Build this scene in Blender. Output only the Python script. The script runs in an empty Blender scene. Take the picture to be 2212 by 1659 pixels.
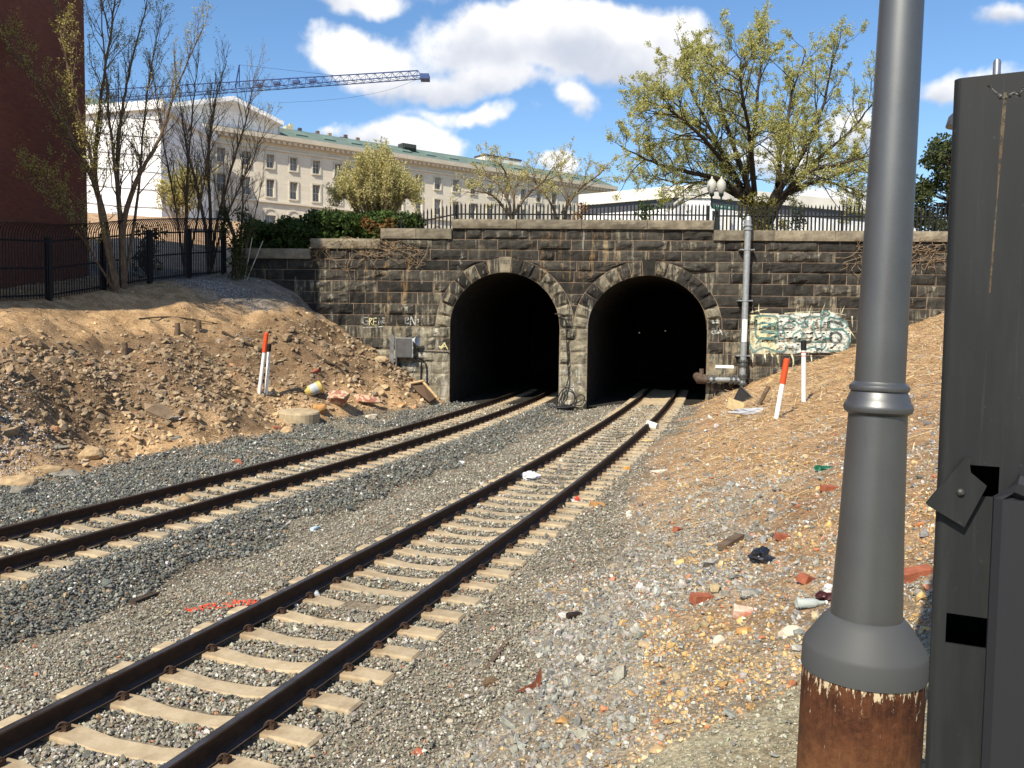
import bpy, bmesh, math, random
import numpy as np
from mathutils import Vector, Matrix
from mathutils.bvhtree import BVHTree

scene = bpy.context.scene
COL = scene.collection
rad = math.radians

# ------------------------------------------------------------------ camera
CAMZ = 3.06            # eye height above the rail heads
PITCH, ROLL = 0.0625, 0.0124
FPX, CXP, CYP, WPX = 1875.0, 1106.0, 829.5, 2212.0
_F = np.array([0, math.cos(PITCH), -math.sin(PITCH)])
_U0 = np.array([0, math.sin(PITCH), math.cos(PITCH)])
_R0 = np.array([1.0, 0, 0])
CR = _R0 * math.cos(ROLL) + _U0 * math.sin(ROLL)
CU = _U0 * math.cos(ROLL) - _R0 * math.sin(ROLL)
cam_data = bpy.data.cameras.new('Camera')
cam_data.sensor_width = 36.0
cam_data.lens = 36.0 * FPX / WPX
cam_data.clip_start = 0.05
cam_data.clip_end = 6000
cam = bpy.data.objects.new('Camera', cam_data)
COL.objects.link(cam)
cam.matrix_world = Matrix(((CR[0], CU[0], -_F[0], 0), (CR[1], CU[1], -_F[1], 0), (CR[2], CU[2], -_F[2], CAMZ), (0, 0, 0, 1)))
scene.camera = cam

# ------------------------------------------------------------------ sun and sky
SUN_EL, SUN_AZ = rad(46), rad(30)       # light travels towards (+sin az, +cos az)
LDIR = np.array([math.sin(SUN_AZ) * math.cos(SUN_EL), math.cos(SUN_AZ) * math.cos(SUN_EL), -math.sin(SUN_EL)])
sun_data = bpy.data.lights.new('Sun', 'SUN')
sun_data.energy = 4.6
sun_data.angle = rad(0.53)
sun_data.color = (1.0, 0.91, 0.75)
sun = bpy.data.objects.new('Sun', sun_data)
COL.objects.link(sun)
sun.rotation_euler = Vector(LDIR).to_track_quat('-Z', 'Y').to_euler()
sun.location = (-20, -20, 40)

scene.view_settings.view_transform = 'Standard'
scene.view_settings.look = 'None'
scene.view_settings.gamma = 1.0
scene.view_settings.exposure = 0.72
scene.view_settings.use_curve_mapping = False
scene.render.engine = 'CYCLES'
scene.cycles.max_bounces = 5
scene.cycles.diffuse_bounces = 2
scene.cycles.glossy_bounces = 2
scene.cycles.transparent_max_bounces = 12
scene.cycles.use_denoising = True
scene.cycles.use_adaptive_sampling = True
scene.cycles.adaptive_threshold = 0.02

def build_world():
    w = bpy.data.worlds.new('World'); scene.world = w; w.use_nodes = True; w.cycles.sampling_method = 'NONE'
    nt = w.node_tree; N = nt.nodes; L = nt.links
    N.clear()
    out = N.new('ShaderNodeOutputWorld'); bg = N.new('ShaderNodeBackground')
    sky = N.new('ShaderNodeTexSky'); sky.sky_type = 'NISHITA'; sky.sun_disc = False
    sky.sun_elevation = SUN_EL
    # sun_rotation: measured clockwise from +Y seen from above
    sdir = -LDIR
    sky.sun_rotation = math.atan2(sdir[0], sdir[1])
    sky.altitude = 50; sky.air_density = 1.0; sky.dust_density = 0.35; sky.ozone_density = 3.5
    bg.inputs['Strength'].default_value = 0.10
    def math_(op, a, b=None, c=None, clamp=False):
        n = N.new('ShaderNodeMath'); n.operation = op; n.use_clamp = clamp
        for i, v in enumerate((a, b, c)):
            if v is None: continue
            if isinstance(v, (int, float)): n.inputs[i].default_value = v
            else: L.new(v, n.inputs[i])
        return n.outputs[0]
    tc = N.new('ShaderNodeTexCoord'); sep = N.new('ShaderNodeSeparateXYZ')
    L.new(tc.outputs['Generated'], sep.inputs[0])
    X, Y, Z = sep.outputs
    front = math_('GREATER_THAN', Y, 0.15)
    Ys = math_('MAXIMUM', Y, 0.15)
    a = math_('DIVIDE', X, Ys); e = math_('DIVIDE', Z, Ys)
    # large warping noise so outlines are ragged
    nz = N.new('ShaderNodeTexNoise'); nz.inputs['Scale'].default_value = 9.0; nz.inputs['Detail'].default_value = 9; nz.inputs['Roughness'].default_value = 0.58
    L.new(tc.outputs['Generated'], nz.inputs['Vector'])
    fine = math_('SUBTRACT', nz.outputs['Fac'], 0.5)
    nz3 = N.new('ShaderNodeTexNoise'); nz3.inputs['Scale'].default_value = 3.4; nz3.inputs['Detail'].default_value = 3
    L.new(tc.outputs['Generated'], nz3.inputs['Vector'])
    coarse = math_('SUBTRACT', nz3.outputs['Fac'], 0.5)
    nw = N.new('ShaderNodeTexNoise'); nw.inputs['Scale'].default_value = 5.5; nw.inputs['Detail'].default_value = 5; nw.inputs['Roughness'].default_value = 0.55
    L.new(tc.outputs['Generated'], nw.inputs['Vector']); sw = N.new('ShaderNodeSeparateColor'); L.new(nw.outputs['Color'], sw.inputs[0])
    a = math_('ADD', a, math_('MULTIPLY', math_('SUBTRACT', sw.outputs[0], 0.5), 0.20)); e = math_('ADD', e, math_('MULTIPLY', math_('SUBTRACT', sw.outputs[1], 0.5), 0.13))
    def ddir(px, py):
        D = CR * (px - CXP) + CU * (CYP - py) + _F * FPX
        return D[0] / D[1], D[2] / D[1]
    # cumulus banks: centre and half size on the view sphere (tangent units), strength
    blobs = [(1130, 95, 390, 105, 1.15), (800, 135, 165, 92, 1.1), (1370, 70, 190, 80, 1.0), (1010, 185, 220, 48, 0.8), (780, -10, 190, 55, 0.9),
             (985, 258, 130, 42, 0.85), (890, 285, 110, 26, 0.4), (1200, 228, 55, 44, 0.6),
             (850, 325, 150, 52, 1.0), (700, 300, 70, 28, 0.6), (1160, 372, 60, 18, 0.6), (1790, 435, 190, 45, 0.85), (1640, 330, 120, 60, 0.5), (1850, 250, 80, 60, 0.5),
             (2090, 190, 130, 40, 0.7), (2180, 20, 120, 40, 0.55), (2300, 250, 200, 60, 0.8), (-150, 200, 200, 90, 0.9), (1700, -260, 420, 110, 0.9), (500, -330, 380, 120, 0.9), (2600, 60, 260, 100, 0.9)]
    fld = None; low = None
    for (px, py, rx, ry, st) in blobs:
        ca, ce = ddir(px, py); rx /= FPX; ry /= FPX
        da = math_('DIVIDE', math_('SUBTRACT', a, ca), rx)
        de = math_('DIVIDE', math_('SUBTRACT', e, ce), ry)
        r2 = math_('ADD', math_('MULTIPLY', da, da), math_('MULTIPLY', de, de))
        v = math_('MULTIPLY', math_('SUBTRACT', 1.0, math_('SQRT', r2)), st)
        wt = math_('POWER', math_('MAXIMUM', math_('ADD', v, 0.35), 0.0), 2.0)
        if fld is None: fld, low, wsum = v, math_('MULTIPLY', wt, de), wt
        else:
            low = math_('MULTIPLY_ADD', wt, de, low); wsum = math_('ADD', wsum, wt); fld = math_('SMOOTH_MAX', fld, v, 0.15)
    low = math_('DIVIDE', low, math_('MAXIMUM', wsum, 0.01))
    fld = math_('MAXIMUM', fld, -1.0)
    # the same partly clouded sky away from the view
    nz2 = N.new('ShaderNodeTexNoise'); nz2.inputs['Scale'].default_value = 2.6; nz2.inputs['Detail'].default_value = 4
    L.new(tc.outputs['Generated'], nz2.inputs['Vector'])
    other = math_('MULTIPLY', math_('SUBTRACT', nz2.outputs['Fac'], 0.56), 4.0)
    mixf = N.new('ShaderNodeMix'); mixf.data_type = 'FLOAT'
    L.new(front, mixf.inputs[0]); L.new(other, mixf.inputs[2]); L.new(fld, mixf.inputs[3])
    f1 = math_('ADD', mixf.outputs[0], math_('MULTIPLY', fine, 1.7))
    f1 = math_('ADD', f1, math_('MULTIPLY', coarse, 0.7))
    mr = N.new('ShaderNodeMapRange'); mr.interpolation_type = 'SMOOTHSTEP'
    mr.inputs['From Min'].default_value = 0.0; mr.inputs['From Max'].default_value = 0.42
    L.new(f1, mr.inputs['Value'])
    dens = math_('MULTIPLY', mr.outputs[0], math_('GREATER_THAN', Z, 0.0))
    # the undersides of the banks are thicker and greyer
    nzu = N.new('ShaderNodeTexNoise'); nzu.inputs['Scale'].default_value = 5.0; nzu.inputs['Detail'].default_value = 6
    mp = N.new('ShaderNodeMapping'); mp.inputs['Location'].default_value = (0.02, 0, -0.035)
    L.new(tc.outputs['Generated'], mp.inputs['Vector']); L.new(mp.outputs[0], nzu.inputs['Vector'])
    mr2 = N.new('ShaderNodeMapRange'); mr2.interpolation_type = 'SMOOTHSTEP'
    mr2.inputs['From Min'].default_value = 0.36; mr2.inputs['From Max'].default_value = 0.62
    lowc = math_('MULTIPLY', math_('MULTIPLY', math_('MINIMUM', math_('MAXIMUM', low, -1.0), 1.0), front), 0.20)
    L.new(math_('ADD', nzu.outputs['Fac'], math_('ADD', lowc, 0.03)), mr2.inputs['Value'])
    shade = N.new('ShaderNodeMix'); shade.data_type = 'RGBA'
    shade.inputs[6].default_value = (3.9, 4.2, 4.9, 1); shade.inputs[7].default_value = (7.0, 6.95, 6.9, 1)
    L.new(mr2.outputs[0], shade.inputs[0])
    hs = N.new('ShaderNodeHueSaturation'); hs.inputs['Saturation'].default_value = 1.12; hs.inputs['Value'].default_value = 1.05
    L.new(sky.outputs[0], hs.inputs['Color'])
    mx = N.new('ShaderNodeMix'); mx.data_type = 'RGBA'
    L.new(dens, mx.inputs[0]); L.new(hs.outputs[0], mx.inputs[6]); L.new(shade.outputs[2], mx.inputs[7])
    L.new(mx.outputs[2], bg.inputs['Color'])
    L.new(bg.outputs[0], out.inputs['Surface'])
build_world()

# ------------------------------------------------------------------ helpers
def ray(px, py):
    D = CR * (px - CXP) + CU * (CYP - py) + _F * FPX
    return D / np.linalg.norm(D)
def at(px, py, Y):
    """world point seen at that spot of the photograph, standing Y metres ahead"""
    D = ray(px, py); p = D * (Y / D[1]); p[2] += CAMZ
    return p
def project(P):
    P = np.atleast_2d(np.asarray(P, float)) - np.array([0, 0, CAMZ])
    d = P @ _F
    return CXP + FPX * (P @ CR) / d, CYP - FPX * (P @ CU) / d, d

def mesh_obj(name, V, Fc, mat=None, parent=None, smooth=False, loc=None, label=None, cat=None, group=None, kind=None):
    me = bpy.data.meshes.new(name)
    V = np.asarray(V, float).reshape(-1, 3)
    if loc is not None: V = V - np.asarray(loc)
    me.from_pydata(V.tolist(), [], [list(map(int, f)) for f in Fc])
    if smooth:
        me.polygons.foreach_set('use_smooth', [True] * len(me.polygons))
        me.set_sharp_from_angle(angle=0.6)
    me.update()
    if mat is not None: me.materials.append(mat)
    o = bpy.data.objects.new(name, me)
    COL.objects.link(o)
    if loc is not None: o.location = loc
    if parent is not None:
        o.parent = parent
        o.matrix_parent_inverse = Matrix.Identity(4)
        if loc is None: pass
    tag(o, label, cat, group, kind)
    return o
def tag(o, label=None, cat=None, group=None, kind=None):
    if label: o['label'] = label
    if cat: o['category'] = cat
    if group: o['group'] = group
    if kind: o['kind'] = kind
    return o
def empty(name, label=None, cat=None, group=None, kind=None, loc=(0, 0, 0)):
    o = bpy.data.objects.new(name, None); COL.objects.link(o)
    o.empty_display_size = 0.2; o.location = loc
    return tag(o, label, cat, group, kind)
def child(o, parent):
    """parent without moving (parents are never scaled)"""
    o.parent = parent
    o.matrix_parent_inverse = Matrix.Translation(parent.location).inverted() if parent.rotation_euler[:] == (0, 0, 0) else parent.matrix_basis.inverted()
    return o

class MB:
    """collects shapes into one mesh"""
    def __init__(s): s.v = []; s.f = []; s.n = 0
    def add(s, V, Fc):
        V = np.asarray(V, float).reshape(-1, 3)
        s.v.append(V); k = s.n
        s.f += [[i + k for i in f] for f in Fc]; s.n += len(V)
    def box(s, c, size, R=None):
        h = np.array(size) / 2
        V = np.array([[x, y, z] for x in (-1, 1) for y in (-1, 1) for z in (-1, 1)]) * h
        if R is not None: V = V @ np.asarray(R).T
        s.add(V + np.asarray(c), [(0, 1, 3, 2), (4, 6, 7, 5), (0, 4, 5, 1), (2, 3, 7, 6), (0, 2, 6, 4), (1, 5, 7, 3)])
    def tube(s, pts, r, k=8, cap=True):
        pts = np.asarray(pts, float); n = len(pts)
        r = np.full(n, r, float) if np.isscalar(r) else np.asarray(r, float)
        t = np.gradient(pts, axis=0) if n > 2 else np.repeat((pts[1] - pts[0])[None], n, 0)
        t /= np.linalg.norm(t, axis=1)[:, None] + 1e-12
        ref = np.array([0, 0, 1.0]) if abs(t[0][2]) < 0.9 else np.array([1.0, 0, 0])
        a = np.cross(t, ref); a /= np.linalg.norm(a, axis=1)[:, None] + 1e-12
        b = np.cross(t, a)
        th = np.linspace(0, 2 * math.pi, k, endpoint=False)
        V = pts[:, None] + r[:, None, None] * (np.cos(th)[None, :, None] * a[:, None] + np.sin(th)[None, :, None] * b[:, None])
        Fc = []
        for i in range(n - 1):
            for j in range(k):
                j2 = (j + 1) % k
                Fc.append((i * k + j, i * k + j2, (i + 1) * k + j2, (i + 1) * k + j))
        if cap:
            Fc.append(tuple(range(k - 1, -1, -1))); Fc.append(tuple((n - 1) * k + j for j in range(k)))
        s.add(V.reshape(-1, 3), Fc)
    def lathe(s, prof, c, k=32):
        """prof: (r, z) pairs"""
        c = np.asarray(c, float); th = np.linspace(0, 2 * math.pi, k, endpoint=False)
        V = []; Fc = []
        for r, z in prof:
            for t in th: V.append((c[0] + r * math.cos(t), c[1] + r * math.sin(t), c[2] + z))
        for i in range(len(prof) - 1):
            for j in range(k):
                j2 = (j + 1) % k
                Fc.append((i * k + j, i * k + j2, (i + 1) * k + j2, (i + 1) * k + j))
        Fc.append(tuple(range(k - 1, -1, -1))); Fc.append(tuple((len(prof) - 1) * k + j for j in range(k)))
        s.add(V, Fc)
    def prism(s, poly, d):
        """poly: 3-D outline, pushed along vector d"""
        P = np.asarray(poly, float); n = len(P); V = np.concatenate([P, P + np.asarray(d)])
        Fc = [tuple(range(n - 1, -1, -1)), tuple(range(n, 2 * n))] + [(i, (i + 1) % n, n + (i + 1) % n, n + i) for i in range(n)]
        s.add(V, Fc)
    def build(s, name, mat, parent=None, smooth=False, loc=None, **kw):
        V = np.concatenate(s.v) if s.v else np.zeros((0, 3))
        o = mesh_obj(name, V, s.f, mat, None, smooth, loc, **kw)
        if parent is not None: child(o, parent)
        return o

def quad_mesh(name, V, F, mat):
    V = np.asarray(V, float).reshape(-1, 3); F = np.asarray(F, int).reshape(-1, 4); n = len(F)
    me = bpy.data.meshes.new(name); me.vertices.add(len(V)); me.vertices.foreach_set('co', V.ravel())
    me.loops.add(4 * n); me.loops.foreach_set('vertex_index', F.ravel()); me.polygons.add(n); me.polygons.foreach_set('loop_start', np.arange(0, 4 * n, 4))
    me.polygons.foreach_set('use_smooth', [True] * n); me.update(calc_edges=True); me.materials.append(mat); return me
def tubes(P, R, k):
    """many open tubes at once: P (m, n, 3), R (m, n) -> vertices, quads"""
    m, n, _ = P.shape; t = np.gradient(P, axis=1); t /= np.linalg.norm(t, axis=2, keepdims=True) + 1e-12
    ref = np.where(np.abs(t[:, :1, 2:3]) < 0.9, np.array([0, 0, 1.0]), np.array([1.0, 0, 0])); a = np.cross(t, ref); a /= np.linalg.norm(a, axis=2, keepdims=True) + 1e-12; b = np.cross(t, a)
    th = np.linspace(0, 2 * math.pi, k, endpoint=False)
    V = P[:, :, None] + R[:, :, None, None] * (np.cos(th)[:, None] * a[:, :, None] + np.sin(th)[:, None] * b[:, :, None])
    i = np.arange(m)[:, None, None] * n * k + np.arange(n - 1)[None, :, None] * k; j = np.arange(k)[None, None]; j2 = (j + 1) % k
    return V.reshape(-1, 3), np.stack([i + j, i + j2, i + k + j2, i + k + j], -1).reshape(-1, 4)
def rotz(a): c, s = math.cos(a), math.sin(a); return np.array([[c, -s, 0], [s, c, 0], [0, 0, 1.0]])
def rotx(a): c, s = math.cos(a), math.sin(a); return np.array([[1, 0, 0], [0, c, -s], [0, s, c]])
def roty(a): c, s = math.cos(a), math.sin(a); return np.array([[c, 0, s], [0, 1, 0], [-s, 0, c]])

# value noise for numpy arrays
def _h(i, j, seed):
    n = (i.astype(np.int64) * 374761393 + j.astype(np.int64) * 668265263 + seed * 1274126177) & 0xffffffff
    n = ((n ^ (n >> 13)) * 1274126177) & 0xffffffff
    return ((n ^ (n >> 16)) & 0xffff) / 65535.0
def vnoise(x, y, seed=0):
    x = np.asarray(x, float); y = np.asarray(y, float)
    i = np.floor(x); j = np.floor(y); fx = x - i; fy = y - j
    fx = fx * fx * (3 - 2 * fx); fy = fy * fy * (3 - 2 * fy)
    a = _h(i, j, seed); b = _h(i + 1, j, seed); c = _h(i, j + 1, seed); d = _h(i + 1, j + 1, seed)
    return (a * (1 - fx) + b * fx) * (1 - fy) + (c * (1 - fx) + d * fx) * fy - 0.5
def fbm(x, y, oct=3, seed=0):
    s = 0; amp = 1.0
    for k in range(oct):
        s = s + amp * vnoise(np.asarray(x) * 2 ** k + 17.3 * k, np.asarray(y) * 2 ** k - 9.1 * k, seed + k); amp *= 0.5
    return s
def sstep(x, a, b):
    t = np.clip((x - a) / (b - a), 0, 1); return t * t * (3 - 2 * t)

# ------------------------------------------------------------------ materials
class NB:
    """small node-graph builder"""
    def __init__(s, name):
        s.m = bpy.data.materials.new(name); s.m.use_nodes = True
        s.nt = s.m.node_tree; s.N = s.nt.nodes; s.L = s.nt.links
        s.b = s.N.get('Principled BSDF'); s.out = s.N.get('Material Output')
    def set(s, sock, v):
        if hasattr(v, 'is_output'): s.L.new(v, sock)
        elif isinstance(v, (tuple, list)) and len(v) == 3 and sock.type == 'RGBA': sock.default_value = (*v, 1)
        else: sock.default_value = v
    def math(s, op, a, b=0.0, c=None, clamp=False):
        n = s.N.new('ShaderNodeMath'); n.operation = op; n.use_clamp = clamp
        s.set(n.inputs[0], a); s.set(n.inputs[1], b)
        if c is not None: s.set(n.inputs[2], c)
        return n.outputs[0]
    def mix(s, f, a, b, mode='MIX'):
        n = s.N.new('ShaderNodeMix'); n.data_type = 'RGBA'; n.blend_type = mode
        s.set(n.inputs[0], f); s.set(n.inputs[6], a); s.set(n.inputs[7], b)
        return n.outputs[2]
    def coord(s, kind='Object', scale=(1, 1, 1), rot=(0, 0, 0), loc=(0, 0, 0)):
        if kind == 'Position': v = s.N.new('ShaderNodeNewGeometry').outputs['Position']
        else: v = s.N.new('ShaderNodeTexCoord').outputs[kind]
        m = s.N.new('ShaderNodeMapping'); m.inputs['Scale'].default_value = scale; m.inputs['Rotation'].default_value = rot; m.inputs['Location'].default_value = loc
        s.L.new(v, m.inputs['Vector']); return m.outputs[0]
    def noise(s, vec, scale, detail=4, rough=0.6, out='Fac', dist=0.0):
        n = s.N.new('ShaderNodeTexNoise'); s.L.new(vec, n.inputs['Vector'])
        n.inputs['Scale'].default_value = scale; n.inputs['Detail'].default_value = detail; n.inputs['Roughness'].default_value = rough; n.inputs['Distortion'].default_value = dist
        return n.outputs[out]
    def vor(s, vec, scale, feat='F1', out='Distance'):
        n = s.N.new('ShaderNodeTexVoronoi'); n.feature = feat; s.L.new(vec, n.inputs['Vector']); n.inputs['Scale'].default_value = scale
        return n.outputs[out]
    def ramp(s, f, a, b, lo=0.0, hi=1.0, smooth=True):
        n = s.N.new('ShaderNodeMapRange'); n.interpolation_type = 'SMOOTHSTEP' if smooth else 'LINEAR'
        s.set(n.inputs['Value'], f); n.inputs['From Min'].default_value = a; n.inputs['From Max'].default_value = b
        n.inputs['To Min'].default_value = lo; n.inputs['To Max'].default_value = hi
        return n.outputs[0]
    def rand(s): return s.N.new('ShaderNodeObjectInfo').outputs['Random']
    def sepxyz(s, v):
        n = s.N.new('ShaderNodeSeparateXYZ'); s.L.new(v, n.inputs[0]); return n.outputs
    def attr(s, name, typ='GEOMETRY'):
        n = s.N.new('ShaderNodeAttribute'); n.attribute_name = name; n.attribute_type = typ; return n
    def bump(s, h, strength=0.5, dist=0.02):
        n = s.N.new('ShaderNodeBump'); n.inputs['Strength'].default_value = strength; n.inputs['Distance'].default_value = dist
        s.L.new(h, n.inputs['Height']); s.L.new(n.outputs[0], s.b.inputs['Normal'])
    def done(s, color=None, rough=0.85, metal=0.0, spec=0.3):
        if color is not None: s.set(s.b.inputs['Base Color'], color)
        s.set(s.b.inputs['Roughness'], rough); s.set(s.b.inputs['Metallic'], metal)
        s.b.inputs['Specular IOR Level'].default_value = spec
        return s.m
def simple(name, c, rough=0.8, metal=0.0, var=0.25, scale=6.0, c2=None, bump=0.0, spec=0.3, rnd=0.0):
    b = NB(name); v = b.coord('Object')
    n = b.noise(v, scale, 5, 0.6)
    c2 = c2 or tuple(x * (1 - var) for x in c)
    col = b.mix(b.ramp(n, 0.35, 0.68), c2, c)
    if rnd:
        col = b.mix(1.0, col, b.mix(b.rand(), (1 - rnd,) * 3, (1 + rnd,) * 3), 'MULTIPLY')
    if bump: b.bump(b.noise(v, scale * 6, 6, 0.65), bump, 0.01)
    return b.done(col, rough, metal, spec)
# ------------------------------------------------------------------ the two tracks: centre lines
class Track:
    def __init__(s, c): s.c = c
    def x(s, y):
        t = np.asarray(y, float) - 15; c = s.c
        te = np.minimum(t, 30)
        x = c[0] + c[1] * te + c[2] * te * te / 100 + c[3] * te ** 3 / 1e4
        return x + (t - te) * s.dx(45.0) if True else x
    def dx(s, y):
        t = np.minimum(np.asarray(y, float) - 15, 30); c = s.c
        return c[1] + 2 * c[2] * t / 100 + 3 * c[3] * t * t / 1e4
    def d(s, x, y):
        dx = s.dx(y); return (np.asarray(x) - s.x(y)) / np.sqrt(1 + dx * dx)
    def table(s, y0, y1):
        ys = np.arange(y0, y1, 0.01); dx = s.dx(ys)
        return ys, np.concatenate([[0], np.cumsum(np.sqrt(1 + dx[:-1] ** 2) * 0.01)])
TL = Track((-6.2723, 0.3235, -0.2437, -0.0017))
TR = Track((-0.1641, 0.3081, -0.1597, 0.0544))
ZL, ZR = -0.03, 0.04          # rail-head levels

# the portal wall: local frame u (along the wall), w (out of the wall), z
PSI = math.atan(0.06)
WO = np.array([3.0, 38.0, 0.0]); WU = np.array([math.cos(PSI), -math.sin(PSI), 0]); WN = np.array([-math.sin(PSI), -math.cos(PSI), 0])
def W3(u, w, z):
    u = np.asarray(u, float); w = np.asarray(w, float); z = np.asarray(z, float)
    u, w, z = np.broadcast_arrays(u, w, z)
    return WO + u[..., None] * WU + w[..., None] * WN + z[..., None] * np.array([0, 0, 1.0])
def wall_uz(px, py):
    D = ray(px, py); o = np.array([0, 0, CAMZ]); t = np.dot(WO - o, WN) / np.dot(D, WN); p = o + t * D
    return float(np.dot(p - WO, WU)), float(p[2])
def uw(x, y):
    return (x - WO[0]) * WU[0] + (y - WO[1]) * WU[1], (x - WO[0]) * WN[0] + (y - WO[1]) * WN[1]

# ------------------------------------------------------------------ the lie of the land
def ground(x, y, detail=True):
    x = np.asarray(x, float); y = np.asarray(y, float)
    dl = TL.d(x, y); dr = TR.d(x, y)
    u, w = uw(x, y)
    # between the tracks
    zl = np.interp(dl, [1.3, 1.75, 2.9], [-0.23 + ZL, -0.2 + ZL, -0.47]); zr = np.interp(-dr, [1.3, 1.7, 3.0], [-0.24 + ZR, -0.27 + ZR, -0.44])
    mid = np.maximum(zl, zr)
    # right-hand bank
    db = dr - 1.75
    sl = np.interp(y, [4, 12, 30, 38], [0.36, 0.37, 0.38, 0.41])
    bank = -0.235 + ZR + sl * (np.sqrt(db * db + 0.16) + db) / 2
    cap = np.interp(y, [2.5, 5, 9, 14], [1.3, 1.6, 2.6, 7.0])
    bank = np.where(bank > cap - 0.3, cap - 0.3 + (1 - np.exp(-np.maximum(bank - cap + 0.3, 0) / 0.5)) * 0.45, bank)
    bank = np.minimum(bank, 6.2)
    # left-hand bank
    T = np.interp(y, [0, 29, 37.6, 40], [4.6, 4.8, 2.75, 2.7])
    T = T + 0.45 * fbm(y * 0.35, y * 0 + 3.3, 2, 5)
    dd = -dl - T
    s = np.interp(y, [10, 20, 30, 38], [0.5, 0.5, 0.58, 0.72])
    P = np.clip(3.0 + 0.115 * (y - 20), 2.4, 5.15)
    z1 = s * (np.sqrt(dd * dd + 0.05) + dd) / 2
    z2 = P + 0.25 + 0.085 * (dd - (P + 0.25) / s)
    k = 0.7; hh = np.clip(0.5 + 0.5 * (z2 - z1) / k, 0, 1)
    lb = -0.25 + ZL + z2 * (1 - hh) + z1 * hh - k * hh * (1 - hh)
    if detail:
        m = sstep(dd, -0.1, 0.8)
        steep = m * (1 - sstep(dd, 5.0, 7.5))
        lb = lb + m * (0.10 * fbm(x * 0.9, y * 0.9, 3, 11) + 0.05 * np.abs(fbm(x * 3.3, y * 3.3, 2, 61))) + steep * (0.62 * fbm(x * 0.55, y * 0.55, 3, 3) + 0.30 * np.abs(fbm(x * 1.9, y * 1.9, 3, 8)))
        for (ax, ay, rx, ry, am) in ((-10.25, 21.9, 1.5, 1.0, 0.62), (-10.9, 20.2, 1.1, 0.9, 0.5), (-9.9, 23.6, 1.0, 0.8, 0.35)):
            lb = lb - m * am * np.exp(-((x - ax) / rx) ** 4 - ((y - ay) / ry) ** 4) + m * 0.4 * am * np.exp(-((x - ax + 1.4) / 1.2) ** 2 - ((y - ay - 0.5) / 1.6) ** 2)
        mb = sstep(dr, 1.9, 3.4)
        bank = bank + mb * (0.18 * fbm(x * 0.5, y * 0.5, 3, 21) + 0.05 * fbm(x * 2.6, y * 2.6, 3, 4))
    lowmid = np.where(dr > 0, np.maximum(bank, -0.6), np.where(dl < 0, lb, mid))
    bed = np.where((np.abs(dl) < 1.35), -0.245 + ZL, lowmid)
    bed = np.where((np.abs(dr) < 1.35), -0.245 + ZR, bed)
    if detail: bed = bed + 0.025 * fbm(x * 1.7, y * 1.7, 2, 31)
    # yard beyond the end of the wall, and the street level behind the wall
    v = -w
    yard = lb + 0.155 * np.clip(y - 39, 0, 40)
    yard = np.minimum(yard, 11.5)
    top = np.where(u < -10.2, 6.15, np.where(u < -7.7, 6.6, np.where(u < -5.0, 7.05, 7.12)))
    top = top + 0.035 * np.clip(v - 3, 0, 90)
    left = sstep(u, -15.8, -14.6)
    up = yard * (1 - left) + top * left
    return np.where((v > 0.42), np.where(u < -15.8, yard, up), bed)

def hit(px, py, tmax=80):
    D = ray(px, py); t = np.arange(1.5, tmax, 0.02)
    P = np.array([0, 0, CAMZ]) + t[:, None] * D
    g = ground(P[:, 0], P[:, 1])
    i = np.nonzero(P[:, 2] < g)[0]
    i = i[0] if len(i) else len(t) - 1
    p = P[i].copy(); p[2] = g[i]; return p

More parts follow.
